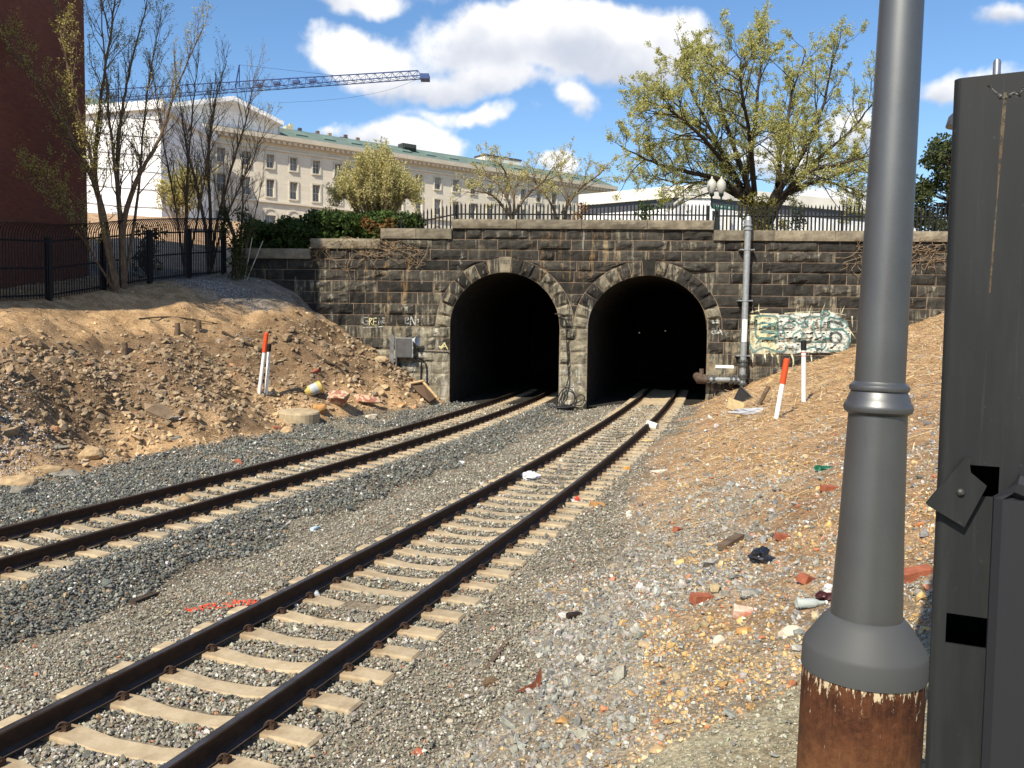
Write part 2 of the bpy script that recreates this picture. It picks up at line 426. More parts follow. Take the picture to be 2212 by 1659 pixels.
# ------------------------------------------------------------------ ground sheet
ARCH = [dict(uc=wall_uz(1090, 700)[0], a=2.41, b=2.40, zs=3.15), dict(uc=wall_uz(1398.5, 700)[0], a=2.58, b=2.32, zs=3.15)]
RING = 0.64
def build_ground():
    us = np.concatenate([-np.geomspace(1600, 62, 18), np.arange(-58, -22, 0.8), np.arange(-22, 24, 0.16), np.arange(24, 46, 0.8), np.geomspace(47, 1600, 18)])
    vs = np.concatenate([-np.geomspace(900, 46, 12), np.arange(-44, -36, 0.5), np.arange(-36, -22, 0.12), np.arange(-22, 0.0, 0.16), [0.05, 0.4, 0.44], np.arange(0.9, 4, 0.4), np.arange(4.5, 60, 2.0), np.geomspace(62, 2500, 26)])
    U, Vv = np.meshgrid(us, vs)
    P = W3(U, -Vv, 0 * U)
    x, y = P[..., 0], P[..., 1]
    z = ground(x, y)
    V = np.stack([x, y, z], -1).reshape(-1, 3)
    nu, nv = len(us), len(vs)
    a = (np.arange(nv - 1)[:, None] * nu + np.arange(nu - 1)[None]).astype(int)
    keep = np.ones(a.shape, bool)
    um = (us[:-1] + us[1:]) / 2; vm = vs
    for A in ARCH:
        ok = (np.abs(um - A['uc']) < A['a'] + 0.15)
        rows = (vs[:-1] >= 0.04) & (vs[1:] <= 0.95)
        keep &= ~(rows[:, None] & ok[None])
    a = a[keep]
    Fc = np.stack([a, a + 1, a + nu + 1, a + nu], -1)
    me = bpy.data.meshes.new('ground')
    me.from_pydata(V.tolist(), [], Fc.tolist()); me.update()
    me.polygons.foreach_set('use_smooth', [True] * len(me.polygons))
    # soil types, with shade between the stones put into the trackbed grey
    xf, yf = V[:, 0], V[:, 1]
    dl = TL.d(xf, yf); dr = TR.d(xf, yf); uu, ww = uw(xf, yf)
    col = soil(xf, yf)
    ca = me.color_attributes.new('soil', 'FLOAT_COLOR', 'POINT')
    ca.data.foreach_set('color', np.c_[col, np.ones(len(col))].ravel())
    b = NB('earth'); pos = b.coord('Position')
    at_ = b.attr('soil').outputs['Color']
    n1 = b.noise(pos, 1.7, 8, 0.75); n2 = b.noise(pos, 28, 5, 0.75); v1 = b.vor(pos, 26); v2 = b.vor(pos, 26, out='Color')
    c = b.mix(b.ramp(n1, 0.3, 0.7), b.mix(1.0, at_, (0.52, 0.47, 0.42), 'MULTIPLY'), b.mix(1.0, at_, (1.12, 1.1, 1.08), 'MULTIPLY'))
    c = b.mix(b.ramp(n2, 0.35, 0.7), b.mix(1.0, c, (0.55, 0.52, 0.5), 'MULTIPLY'), b.mix(1.0, c, (1.22, 1.2, 1.15), 'MULTIPLY'))
    sep = b.N.new('ShaderNodeSeparateColor'); b.L.new(v2, sep.inputs[0])
    c = b.mix(b.ramp(sep.outputs[0], 0.0, 1.0, 0.0, 0.5), c, b.mix(1.0, c, (1.5, 1.45, 1.4), 'MULTIPLY'))
    h = b.math('ADD', b.math('MULTIPLY', n2, 0.6), b.math('MULTIPLY', v1, -0.7))
    b.bump(h, 0.55, 0.025)
    me.materials.append(b.done(c, 0.95, spec=0.15))
    o = bpy.data.objects.new('ground', me); COL.objects.link(o)
    tag(o, 'earth banks and trackbed with the street level beyond', None, None, 'structure')
def soil(x, y):
    dl = TL.d(x, y); dr = TR.d(x, y); u, w = uw(x, y)
    T = np.interp(y, [0, 29, 37.6, 40], [4.6, 4.8, 2.75, 2.7]) + 0.45 * fbm(y * 0.35, y * 0 + 3.3, 2, 5)
    tan = np.array([0.47, 0.335, 0.195]); brown = np.array([0.225, 0.16, 0.10]); grey = np.array([0.20, 0.185, 0.15]); straw = np.array([0.40, 0.275, 0.155]); ash = np.array([0.29, 0.255, 0.195])  # grey is darkened so gaps in the ballast look shadowed
    n = fbm(x * 0.6, y * 0.6, 3, 77)
    c = np.tile(grey, (len(x), 1))
    def mixin(c, k, t): return c * (1 - t[:, None]) + k * t[:, None]
    c = mixin(c, ash, sstep(n, 0.05, 0.4) * 0.6)
    dd = -dl - T
    c = mixin(c, tan, sstep(dd + n * 0.6, -0.25, 0.25))
    c = mixin(c, brown, sstep(dd + n * 2.0, 0.6, 2.0) * (1 - sstep(dd + n, 4.4, 5.6)) * 0.95)
    c = mixin(c, np.array([0.47, 0.335, 0.195]), sstep(dd, 5.0, 6.4))
    # grey stone chips on the crest close to the wall
    cr = sstep(dd + n, 5.2, 6.0) * sstep(y + n * 3, 33.0, 35.0) * (w > 0)
    c = mixin(c, np.array([0.22, 0.215, 0.2]), np.asarray(cr, float) * 0.8)
    te = np.interp(y, [6, 12, 18, 38], [2.2, 1.8, 1.35, 1.3]); rb = sstep(dr + n * 0.9 - te, 0.0, 0.9)
    far = sstep(y, 9.5, 15.5)
    kk = ash[None] * (1 - far[:, None]) + straw[None] * far[:, None]
    c = c * (1 - rb[:, None]) + kk * rb[:, None]
    # bare brown dirt patches high on the near bank
    br = sstep(dr + n * 2.5, 3.8, 4.8) * sstep(y, 5.5, 7.5) * (1 - sstep(y, 14, 18))
    c = mixin(c, np.array([0.33, 0.22, 0.125]), br * 0.85)
    # sandy path on the near edge
    pt = sstep(4.5 + 0.36 * x + n * 0.5 - y, -0.1, 0.15) * sstep(x, -0.8, -0.3) * (y < 8)
    c = mixin(c, np.array([0.30, 0.28, 0.20]), pt)
    back = (w < -0.42)
    yard = np.array([0.50, 0.36, 0.24]); st = np.array([0.22, 0.21, 0.17])
    c = np.where(back[:, None], np.where((u < -13)[:, None], yard, st), c)
    return c
build_ground()

# ------------------------------------------------------------------ loose stone: instanced on points
def rock_mesh(name, seed, flat=0.7, rough=0.28, sub=1, cut=None):
    rng = np.random.RandomState(seed)
    bm = bmesh.new(); bmesh.ops.create_icosphere(bm, subdivisions=sub, radius=0.5)
    ax = rng.normal(size=(7, 3)); ax /= np.linalg.norm(ax, axis=1)[:, None]; lim = rng.uniform(*(cut or (0.26, 0.42)), 7)
    for v in bm.verts:
        p = np.array(v.co) * (1 + rng.uniform(-rough, rough) * 0.5)
        for a_, l_ in zip(ax, lim):
            d = p @ a_
            if d > l_: p = p - a_ * (d - l_)
        v.co = p * np.array([1, 0.8, flat])
    me = bpy.data.meshes.new(name); bm.to_mesh(me); bm.free()
    return me
_gn_cols = {}
def scatter(name, P, size, colr, mat, protos, label, seed=0, flatten=None, rot=None, kind='stuff', up=None):
    """one 'stuff' object: points carrying size, turn and colour; stones set on them"""
    rng = np.random.RandomState(seed); n = len(P)
    me = bpy.data.meshes.new(name); me.vertices.add(n); me.vertices.foreach_set('co', np.asarray(P, float).ravel())
    def put(nm, typ, arr, key):
        a_ = me.attributes.new(nm, typ, 'POINT'); a_.data.foreach_set(key, np.asarray(arr, np.float32 if typ != 'INT' else np.int32).ravel())
    s3 = np.repeat(np.asarray(size)[:, None], 3, 1) * rng.uniform(0.72, 1.28, (n, 3))
    if flatten is not None: s3 = s3 * np.asarray(flatten)
    r3 = np.c_[rng.normal(0, 0.45, n), rng.normal(0, 0.45, n), rng.uniform(0, 6.283, n)] if rot is None else rot
    put('scl', 'FLOAT_VECTOR', s3, 'vector'); put('rot', 'FLOAT_VECTOR', r3, 'vector'); put('idx', 'INT', rng.randint(0, len(protos), n), 'value')
    put('tint', 'FLOAT_VECTOR', colr, 'vector')
    o = bpy.data.objects.new(name, me); COL.objects.link(o)
    key = tuple(p.name for p in protos)
    if key not in _gn_cols:
        c = bpy.data.collections.new(name + '_shapes')
        for i, pm in enumerate(protos):
            if not pm.materials: pm.materials.append(mat)
            po = bpy.data.objects.new('%s_%02d' % (name, i), pm); c.objects.link(po)
        _gn_cols[key] = c
    c = _gn_cols[key]
    g = bpy.data.node_groups.new(name + '_set', 'GeometryNodeTree')
    g.interface.new_socket('Geometry', in_out='INPUT', socket_type='NodeSocketGeometry'); g.interface.new_socket('Geometry', in_out='OUTPUT', socket_type='NodeSocketGeometry')
    N = g.nodes; L = g.links
    gi = N.new('NodeGroupInput'); go = N.new('NodeGroupOutput')
    iop = N.new('GeometryNodeInstanceOnPoints'); ci = N.new('GeometryNodeCollectionInfo')
    ci.inputs['Collection'].default_value = c; ci.inputs['Separate Children'].default_value = True; ci.inputs['Reset Children'].default_value = True
    def na(nm, typ):
        k = N.new('GeometryNodeInputNamedAttribute'); k.data_type = typ; k.inputs['Name'].default_value = nm; return k.outputs[0]
    L.new(gi.outputs[0], iop.inputs['Points']); L.new(ci.outputs[0], iop.inputs['Instance'])
    iop.inputs['Pick Instance'].default_value = True
    L.new(na('idx', 'INT'), iop.inputs['Instance Index'])
    e2r = N.new('FunctionNodeEulerToRotation'); L.new(na('rot', 'FLOAT_VECTOR'), e2r.inputs[0]); L.new(e2r.outputs[0], iop.inputs['Rotation'])
    L.new(na('scl', 'FLOAT_VECTOR'), iop.inputs['Scale'])
    L.new(iop.outputs[0], go.inputs[0])
    md = o.modifiers.new('stones', 'NODES'); md.node_group = g
    tag(o, label, None, None, kind)
    return o
def tint_mat(name, rough=0.9, nscale=3.0, contrast=0.35):
    b = NB(name); t = b.attr('tint', 'INSTANCER').outputs['Vector']
    v = b.coord('Object'); n = b.noise(v, nscale, 5, 0.7)
    c = b.mix(b.ramp(n, 0.3, 0.7), b.mix(1.0, t, (1 - contrast,) * 3, 'MULTIPLY'), b.mix(1.0, t, (1 + contrast * 0.6,) * 3, 'MULTIPLY'))
    return b.done(c, rough, spec=0.25)
M_GRAVEL = tint_mat('crushed_stone')
ROCKS = [rock_mesh('stone_shape_%d' % i, i + 3, cut=(0.18, 0.38)) for i in range(14)]
SLABS = [rock_mesh('slab_shape_%d' % i, i + 30, [0.4, 0.6, 0.8][i % 3], cut=(0.15, 0.36)) for i in range(12)]
PEBBLES = [rock_mesh('pebble_shape_%d' % i, i + 60, 0.6, 0.1, 2) for i in range(4)]

def pick(rng, n, pal):
    w = np.array([p[0] for p in pal], float); w /= w.sum()
    C = np.array([p[1] for p in pal], float)
    c = C[rng.choice(len(pal), n, p=w)]
    return c * rng.uniform(0.7, 1.3, (n, 1)) * rng.uniform(0.95, 1.05, (n, 3))
def near_field(rng, n, y0, y1, px0=-180, px1=2400):
    """ground points spread evenly over the strip of land y0..y1 that lies before the lens (with a margin)"""
    y = rng.uniform(y0, y1, n)
    xa = (px0 - CXP) / FPX * y - 1.0; xb = (px1 - CXP) / FPX * y + 1.0
    W = (y1 * (px1 - px0) / FPX + 2.0)
    keep = rng.uniform(0, W, n) < (xb - xa)
    y = y[keep]; xa = xa[keep]; xb = xb[keep]
    return rng.uniform(xa, xb), y
SP = 0.61
def tie_phase(T, x, y, y0=-2.0):
    ys, ss = T.table(-3.0, 62.0)
    d = T.d(x, y); dx = T.dx(y)
    yc = y + d * dx / np.sqrt(1 + dx * dx)   # foot of the perpendicular
    s = np.interp(yc, ys, ss); return d, (s / SP) % 1.0

GREY = [(5, (0.235, 0.218, 0.17)), (4, (0.31, 0.285, 0.225)), (2.4, (0.14, 0.138, 0.12)), (1.4, (0.42, 0.40, 0.35)), (0.9, (0.29, 0.21, 0.13)), (0.3, (0.6, 0.58, 0.52)), (0.12, (0.40, 0.17, 0.09))]
DARK = [(5, (0.135, 0.142, 0.128)), (4, (0.185, 0.185, 0.16)), (2.4, (0.075, 0.08, 0.08)), (1.1, (0.27, 0.26, 0.22)), (0.35, (0.52, 0.52, 0.48)), (0.4, (0.28, 0.20, 0.12))]
TANS = [(5, (0.35, 0.26, 0.155)), (4, (0.25, 0.19, 0.125)), (2, (0.48, 0.38, 0.24)), (2, (0.20, 0.18, 0.14)), (0.35, (0.40, 0.18, 0.09)), (0.5, (0.56, 0.50, 0.40))]
MIXED = [(5, (0.30, 0.29, 0.255)), (3.4, (0.21, 0.21, 0.195)), (2.0, (0.42, 0.40, 0.36)), (2.2, (0.36, 0.27, 0.16)), (0.5, (0.48, 0.30, 0.13)), (0.5, (0.38, 0.16, 0.09)), (0.5, (0.58, 0.55, 0.48)), (1.0, (0.12, 0.115, 0.105))]
def build_stones():
    rng = np.random.RandomState(7)
    PA, SA, CA = [], [], []; PB, SB, CB = [], [], []; PC, SC, CC = [], [], []
    bands = [(2.2, 6, 44000, 0.029), (6, 9, 46000, 0.034), (9, 13, 42000, 0.038), (13, 18, 46000, 0.043), (18, 25, 46000, 0.052), (25, 31, 30000, 0.060), (31, 39, 28000, 0.068)]
    for (y0, y1, n, sz) in bands:
        x, y = near_field(rng, int(n * 1.9), y0, y1)
        dl, fl = tie_phase(TL, x, y); dr, fr = tie_phase(TR, x, y)
        u, w = uw(x, y)
        inl = np.zeros(len(x), bool)
        for A in ARCH: inl |= np.abs(u - A['uc']) < A['a'] - 0.15
        ok = (w > 0.1) | inl
        tieL = (np.abs(dl) < 1.36) & (np.abs(fl - 0.5) < 0.215); tieR = (np.abs(dr) < 1.36) & (np.abs(fr - 0.5) < 0.215)
        railL = np.abs(np.abs(dl) - 0.7525) < 0.10; railR = np.abs(np.abs(dr) - 0.7525) < 0.10
        ok &= ~(tieL | tieR | railL | railR)
        x, y, dl, dr, u, w = (q[ok] for q in (x, y, dl, dr, u, w))
        T = np.interp(y, [0, 29, 37.6, 40], [4.6, 4.8, 2.75, 2.7]) + 0.45 * fbm(y * 0.35, y * 0 + 3.3, 2, 5)
        nn = fbm(x * 0.6, y * 0.6, 3, 77)
        dd = -dl - T
        z = ground(x, y)
        r = rng.uniform(0, 1, len(x))
        S = sz * np.exp(rng.normal(0, 0.32, len(x)))
        bed = (dd + nn * 0.5 < 0.12) & (dr + nn * 0.9 < np.interp(y, [6, 12, 18, 38], [2.5, 2.1, 1.6, 1.5]))
        # heaped dark ballast on the shoulder between the tracks, and outside the far track
        heap = ((dl > 1.45) & (dl < 2.75 + nn * 0.9)) | ((dl < -1.5) & (dd < 0.1) & (nn > -0.12))
        fine = bed & ~heap & (np.abs(dl) > 1.4) & (np.abs(dr) > 1.4)
        keepf = ~fine | (r < 0.8)
        i = bed & heap
        PA.append(np.c_[x, y, z + S * 0.28 + rng.uniform(0, 1, len(x)) * 0.05][i]); SA.append((S * 1.12)[i]); CA.append(pick(rng, i.sum(), DARK))
        i = bed & ~heap & keepf
        c = pick(rng, i.sum(), GREY)
        # dusty grey-white fines between the tracks; sprayed red marks beside one tie end
        xi, yi = x[i], y[i]
        a = hit(500, 1310); dist = np.hypot((xi - a[0] - (yi - a[1]) * 0.2) / 0.6, (yi - a[1]) / 0.14)
        red = (dist < 1) & (rng.uniform(0, 1, len(xi)) < 0.8)
        c[red] = np.array([0.75, 0.10, 0.05])
        Si = np.where(fine[i], S[i] * 0.8, S[i])
        PA.append(np.c_[xi, yi, z[i] + Si * 0.22 + rng.uniform(-0.01, 0.02, len(xi))]); SA.append(Si); CA.append(c)
        # rubble on the far bank
        i = (~bed) & (dd > -0.1) & (w > 0.12)
        prob = np.interp(dd[i], [0, 0.5, 3.8, 5.2, 6.4, 12], [0.9, 1.0, 1.0, 0.6, 0.3, 0.25])
        strip = (dd[i] < 0.75) & (y[i] > 18.5) & (y[i] < 23.5); prob = np.where(strip, 0.1, prob)
        j = rng.uniform(0, 1, i.sum()) < prob
        q = np.c_[x, y, z][i][j]; ss = S[i][j] * np.where(rng.uniform(0, 1, len(q)) < np.interp(dd[i][j], [0.3, 1, 4, 5], [.1, .24, .24, .08]), rng.uniform(1.5, 2.8, len(q)) * np.exp(np.abs(rng.normal(0, 0.38, len(q)))), rng.uniform(0.4, 0.95, len(q))) * np.interp(dd[i][j], [0, 4.5, 6], [1, 1, 0.6])
        q[:, 2] += ss * 0.04
        c = pick(rng, len(q), TANS); sc = soil(q[:, 0], q[:, 1]); kk = rng.uniform(0.15, 0.95, (len(q), 1)) ** 0.7; c = c * (1 - kk) + sc * kk * rng.uniform(0.85, 1.35, (len(q), 1))
        gp = (fbm(q[:, 0] * 0.8, q[:, 1] * 0.8, 2, 51) > 0.12) & (q[:, 1] > 32) & (dd[i][j] > 4.6)
        c[gp] = pick(rng, gp.sum(), [(3, (0.24, 0.24, 0.23)), (2, (0.4, 0.39, 0.36)), (2, (0.13, 0.14, 0.14))])
        PB.append(q); SB.append(ss); CB.append(c)
        # mixed stone on the near bank
        i = (~bed) & (dr > 1.5) & (w > 0.12)
        prob = np.interp(y[i], [2, 9, 13, 17, 38], [1.0, 0.95, 0.7, 0.3, 0.18]) * np.where((dr[i] + nn[i] * 2.5 > 4.2) & (y[i] > 6), 0.5, 1.0)
        j = rng.uniform(0, 1, i.sum()) < prob
        q = np.c_[x, y, z][i][j]; dj = dr[i][j]
        big = rng.uniform(0, 1, len(q))
        ss = S[i][j] * np.where(big < 0.035, rng.uniform(1.4, 2.4, len(q)), rng.uniform(0.42, 1.0, len(q)))
        q[:, 2] += ss * 0.16
        c = pick(rng, len(q), MIXED)
        # yellow-brown pebbles in a band, pale path fines at the edge
        o_ = fbm(q[:, 0] * 0.9, q[:, 1] * 0.9, 2, 15) + np.interp(dj, [2.5, 4.2, 6], [-0.3, 0.15, 0.3]) + np.interp(q[:, 1], [3, 4.5, 7, 9, 14, 20], [0.1, 0.3, 0.1, -0.25, -0.2, 0.2])
        yel = (o_ > 0.15) & (rng.uniform(0, 1, len(q)) < 0.5)
        c[yel] = pick(rng, yel.sum(), [(4, (0.47, 0.31, 0.13)), (4, (0.50, 0.38, 0.21)), (2, (0.36, 0.22, 0.10)), (0.6, (0.4, 0.17, 0.08))])
        gb = fbm(q[:, 0] * 0.7 + 5, q[:, 1] * 0.35, 2, 19) * 1.6 + np.interp(dj, [2.2, 2.9, 4.0, 5.2], [-0.3, 0.5, 0.35, -0.6]) + np.interp(q[:, 1], [4, 5.5, 12, 15], [-0.5, 0.1, 0.1, -0.8])
        gb = (gb > 0.1) & (rng.uniform(0, 1, len(q)) < 0.8); c[gb] = pick(rng, gb.sum(), [(4, (0.28, 0.27, 0.235)), (3, (0.21, 0.205, 0.18)), (1.2, (0.36, 0.345, 0.30)), (1.0, (0.14, 0.14, 0.135)), (0.8, (0.32, 0.24, 0.15))]); ss = np.where(gb, ss * 1.2, ss)
        pth = (q[:, 1] < 4.45 + 0.36 * q[:, 0] + nn[i][j] * 0.5) & (q[:, 0] > -0.6)
        c[pth] = pick(rng, pth.sum(), [(4, (0.28, 0.27, 0.21)), (3, (0.36, 0.345, 0.26)), (1, (0.2, 0.2, 0.18))]); ss = np.where(pth, ss * 0.7, ss)
        PC.append(q); SC.append(ss); CC.append(c)
    cat = np.concatenate
    scatter('ballast_gravel', cat(PA), cat(SA), cat(CA), M_GRAVEL, ROCKS, 'grey crushed stone ballast between and beside the rails', 1)
    scatter('bank_rubble', cat(PB), cat(SB), cat(CB), M_GRAVEL, SLABS, 'tan rubble and broken stone strewn over the dirt bank under the trees', 2)
    scatter('bank_gravel', cat(PC), cat(SC), cat(CC), M_GRAVEL, ROCKS, 'mixed grey and orange gravel on the bank by the lamp post', 3)
build_stones()
# ------------------------------------------------------------------ the railway tracks
def rail_section():
    return [(-0.076, -0.185), (0.076, -0.185), (0.076, -0.174), (0.018, -0.155), (0.009, -0.14), (0.009, -0.055), (0.037, -0.042), (0.0375, -0.012), (0.03, -0.002), (0.012, 0.0),
            (-0.012, 0.0), (-0.03, -0.002), (-0.0375, -0.012), (-0.037, -0.042), (-0.009, -0.055), (-0.009, -0.14), (-0.018, -0.155), (-0.076, -0.174)]
def M_rail():
    b = NB('rusty_rail'); p = b.coord('Position'); n = b.noise(p, 9, 6, 0.7)
    g = b.N.new('ShaderNodeNewGeometry'); nz = b.sepxyz(g.outputs['Normal'])[2]
    top = b.ramp(nz, 0.93, 0.995)
    c = b.mix(b.ramp(n, 0.3, 0.7), (0.028, 0.016, 0.010), (0.052, 0.028, 0.016))
    c = b.mix(top, c, b.mix(b.ramp(b.noise(b.coord('Position'), 3, 4, 0.6), 0.35, 0.65), (0.10, 0.085, 0.075), (0.17, 0.16, 0.16)))
    return b.done(c, b.ramp(top, 0, 1, 0.8, 0.35), b.math('MULTIPLY', top, 0.8), 0.25)
RAILM = M_rail()
CLIPM = simple('clip_iron', (0.075, 0.042, 0.027), 0.7, 0.3, 0.5, 30)
def M_tie():
    b = NB('tie_concrete'); o = b.coord('Object'); p = b.coord('Position')
    n = b.noise(p, 6, 6, 0.65); n2 = b.noise(p, 70, 4, 0.7); x, y, z = b.sepxyz(o)
    c = b.mix(b.ramp(n, 0.3, 0.7), (0.35, 0.275, 0.175), (0.45, 0.365, 0.245))
    ax = b.math('ABSOLUTE', b.math('SUBTRACT', b.math('ABSOLUTE', x), 0.76))
    seat = b.math('MULTIPLY', b.ramp(b.math('ADD', ax, b.math('MULTIPLY', n, 0.25)), 0.16, 0.46, 1, 0), 0.62)
    c = b.mix(seat, c, (0.20, 0.13, 0.075))
    c = b.mix(b.ramp(n2, 0.52, 0.75, 0, 0.5), c, (0.20, 0.165, 0.12)); n3 = b.noise(p, 2.3, 7, 0.75); c = b.mix(b.ramp(n3, 0.5, 0.72, 0, 0.6), c, (0.22, 0.165, 0.105))
    c = b.mix(1.0, c, b.mix(b.rand(), (0.88, 0.88, 0.88), (1.08, 1.07, 1.05)), 'MULTIPLY')
    b.bump(n2, 0.25, 0.006)
    return b.done(c, 0.9, spec=0.2)
TIEM = M_tie()
def tie_mesh():
    # concrete sleeper: deep rail seats, dipped middle, battered sides
    xs = [-1.29, -1.27, -1.02, -0.55, -0.40, -0.22, 0.22, 0.40, 0.55, 1.02, 1.27, 1.29]
    zt = [-0.035, -0.012, 0.0, 0.0, -0.022, -0.045, -0.045, -0.022, 0.0, 0.0, -0.012, -0.035]
    wt = [0.10, 0.108, 0.112, 0.112, 0.108, 0.104, 0.104, 0.108, 0.112, 0.112, 0.108, 0.10]
    V = []; Fc = []
    for x, z, w in zip(xs, zt, wt):
        V += [(x, -w - 0.03, -0.24), (x, -w - 0.008, z - 0.02), (x, -w + 0.004, z), (x, w - 0.004, z), (x, w + 0.008, z - 0.02), (x, w + 0.03, -0.24)]
    n = len(xs)
    for i in range(n - 1):
        for j in range(5):
            Fc.append((i * 6 + j, (i + 1) * 6 + j, (i + 1) * 6 + j + 1, i * 6 + j + 1))
    Fc.append(tuple(range(6))); Fc.append(tuple((n - 1) * 6 + 5 - j for j in range(6)))
    me = bpy.data.meshes.new('tie'); me.from_pydata(V, [], Fc); me.update(); me.materials.append(TIEM); return me
def clip_mesh():
    # bent spring clip in its cast shoulder
    m = MB()
    m.box((0.035, 0, 0.025), (0.05, 0.07, 0.06)); m.box((0.0, 0, 0.005), (0.03, 0.10, 0.02))
    t = np.linspace(-0.2, math.pi * 1.15, 9)
    pts = [(0.03 - 0.035 * math.cos(a) - 0.02, -0.06 + 0.05 * a / math.pi * 1.6, 0.045 + 0.045 * math.sin(a)) for a in t]
    pts += [(-0.045, 0.055, 0.03), (-0.05, 0.02, 0.025)]
    m.tube(pts, 0.0115, 5)
    me = bpy.data.meshes.new('rail_clip'); me.from_pydata(np.concatenate(m.v).tolist(), [], m.f); me.update(); me.materials.append(CLIPM); return me
def build_track(T, zt, label, y_end=56.0, phase=0.5):
    root = empty('railway_track', label, 'track', 'railway tracks into the tunnels')
    ys = np.r_[np.arange(-1.5, 40, 0.35), np.arange(40, y_end, 1.0)]
    dx = T.dx(ys); nx = 1 / np.sqrt(1 + dx ** 2); ny = -dx * nx
    sec = rail_section(); k = len(sec)
    for s in (-1, 1):
        V = []; Fc = []
        for i in range(len(ys)):
            cx = T.x(ys[i]) + nx[i] * s * 0.7525; cy = ys[i] + ny[i] * s * 0.7525
            for (a, b) in sec: V.append((cx + nx[i] * a, cy + ny[i] * a, zt + b))
        for i in range(len(ys) - 1):
            for j in range(k):
                j2 = (j + 1) % k; Fc.append((i * k + j, (i + 1) * k + j, (i + 1) * k + j2, i * k + j2))
        o = mesh_obj('rail', V, Fc, RAILM); child(o, root)
    yt, st = T.table(-3.0, 62.0)
    tm, cm = tie_mesh(), clip_mesh()
    rng = random.Random(3)
    n0 = int(np.interp(0.2, yt, st) / SP); n1 = int(np.interp(49, yt, st) / SP)
    for k_ in range(n0, n1):
        y = float(np.interp((k_ + 0.5) * SP, st, yt)); x = float(T.x(y)); th = -math.atan(float(T.dx(y)))
        tie = bpy.data.objects.new('tie', tm); COL.objects.link(tie); child(tie, root)
        tie.location = (x, y, zt - 0.190 + rng.uniform(-0.006, 0.002)); tie.rotation_euler = (0, 0, th + rng.uniform(-0.025, 0.025))
        if y > 40: continue
        for sx in (-1, 1):
            for q in (-1, 1):
                c = bpy.data.objects.new('rail_clip', cm); COL.objects.link(c); c.parent = tie
                c.location = (sx * 0.7525 + q * 0.105, 0, 0.0); c.rotation_euler = (0, 0, 0 if q > 0 else math.pi); c.scale = (0.85, 0.8, 0.78)
build_track(TL, ZL, 'railway track beside the rubble bank, running into the tunnel by the metal box')
build_track(TR, ZR, 'curving railway track below the lamp post, running into the tunnel by the pipe')

# ------------------------------------------------------------------ the stone portal wall
def M_stone(nm='sooty_sandstone', bias=0.0):
    b = NB(nm); p = b.coord('Position'); x, y, z = b.sepxyz(p)
    r = b.rand()
    n = b.noise(p, 3.0, 7, 0.68); n2 = b.noise(p, 22, 6, 0.7)
    st = b.noise(b.coord('Position', (5.5, 5.5, 0.5)), 1.0, 6, 0.65)      # runs of lime and rust down the face
    st2 = b.noise(b.coord('Position', (3.1, 3.1, 0.35), loc=(7, 3, 0)), 1.0, 6, 0.7)
    big = b.noise(b.coord('Position', (0.23, 0.23, 0.3), loc=(3, 0, 1)), 1.0, 3, 0.5)
    base = b.mix(r, (0.018, 0.017, 0.0155), (0.052, 0.048, 0.041))
    base = b.mix(b.ramp(n, 0.32, 0.72), b.mix(1.0, base, (0.6, 0.6, 0.6), 'MULTIPLY'), b.mix(1.0, base, (1.55, 1.5, 1.42), 'MULTIPLY'))
    # cleaner buff stone low down by the tunnel mouths, soot above
    low = b.ramp(z, 0.0, 5.4, 1.0, 0.0); mid = b.ramp(b.math('ABSOLUTE', b.math('SUBTRACT', x, 1.0)), 4.0, 9.0, 1.0, 0.12)
    wash = b.math('MULTIPLY', low, mid)
    buff = b.mix(b.ramp(n, 0.35, 0.7), (0.13, 0.115, 0.085), (0.32, 0.285, 0.20))
    f1 = b.math('MULTIPLY', b.ramp(b.math('ADD', b.math('ADD', st, b.math('ADD', b.math('MULTIPLY_ADD', wash, 0.26, bias), b.ramp(z, 3.5, 6.5, 0.0, -0.05))), b.math('MULTIPLY', b.math('SUBTRACT', r, 0.5), 0.22)), 0.55, 0.70), 0.9)
    c = b.mix(f1, base, buff)
    f2 = b.ramp(b.math('ADD', st2, b.math('MULTIPLY', wash, 0.10)), 0.60, 0.72, 0, 0.7)
    c = b.mix(f2, c, (0.42, 0.40, 0.34))
    rust = b.math('MULTIPLY', b.ramp(st, 0.54, 0.64), b.ramp(big, 0.48, 0.58, 0, 0.55))
    c = b.mix(rust, c, (0.22, 0.13, 0.052))
    c = b.mix(b.ramp(n2, 0.60, 0.78, 0, 0.22), c, (0.25, 0.23, 0.19))
    b.bump(b.math('ADD', n2, b.math('MULTIPLY', n, 1.3)), 0.7, 0.03)
    return b.done(c, 0.9, spec=0.25)
def M_coping():
    b = NB('weathered_coping_stone'); p = b.coord('Position'); n = b.noise(p, 2.4, 7, 0.7); n2 = b.noise(p, 30, 5, 0.7); r = b.rand()
    c = b.mix(b.ramp(n, 0.3, 0.7), (0.125, 0.108, 0.082), (0.27, 0.235, 0.175))
    c = b.mix(1.0, c, b.mix(r, (0.72, 0.72, 0.72), (1.12, 1.1, 1.06)), 'MULTIPLY')
    b.bump(b.math('ADD', n2, n), 0.6, 0.025)
    return b.done(c, 0.92, spec=0.2)
STONEM, COPM = M_stone(), M_coping()
RINGM = M_stone('buff_arch_sandstone', 0.10)
MORTARM = simple('lime_mortar', (0.36, 0.25, 0.165), 0.95, 0, 0.5, 2.5)
WALLV = []; WALLF = []; WALLN = [0]        # (u, w, z) copy of all stone faces, for laying paint on them
rngS = np.random.RandomState(11)
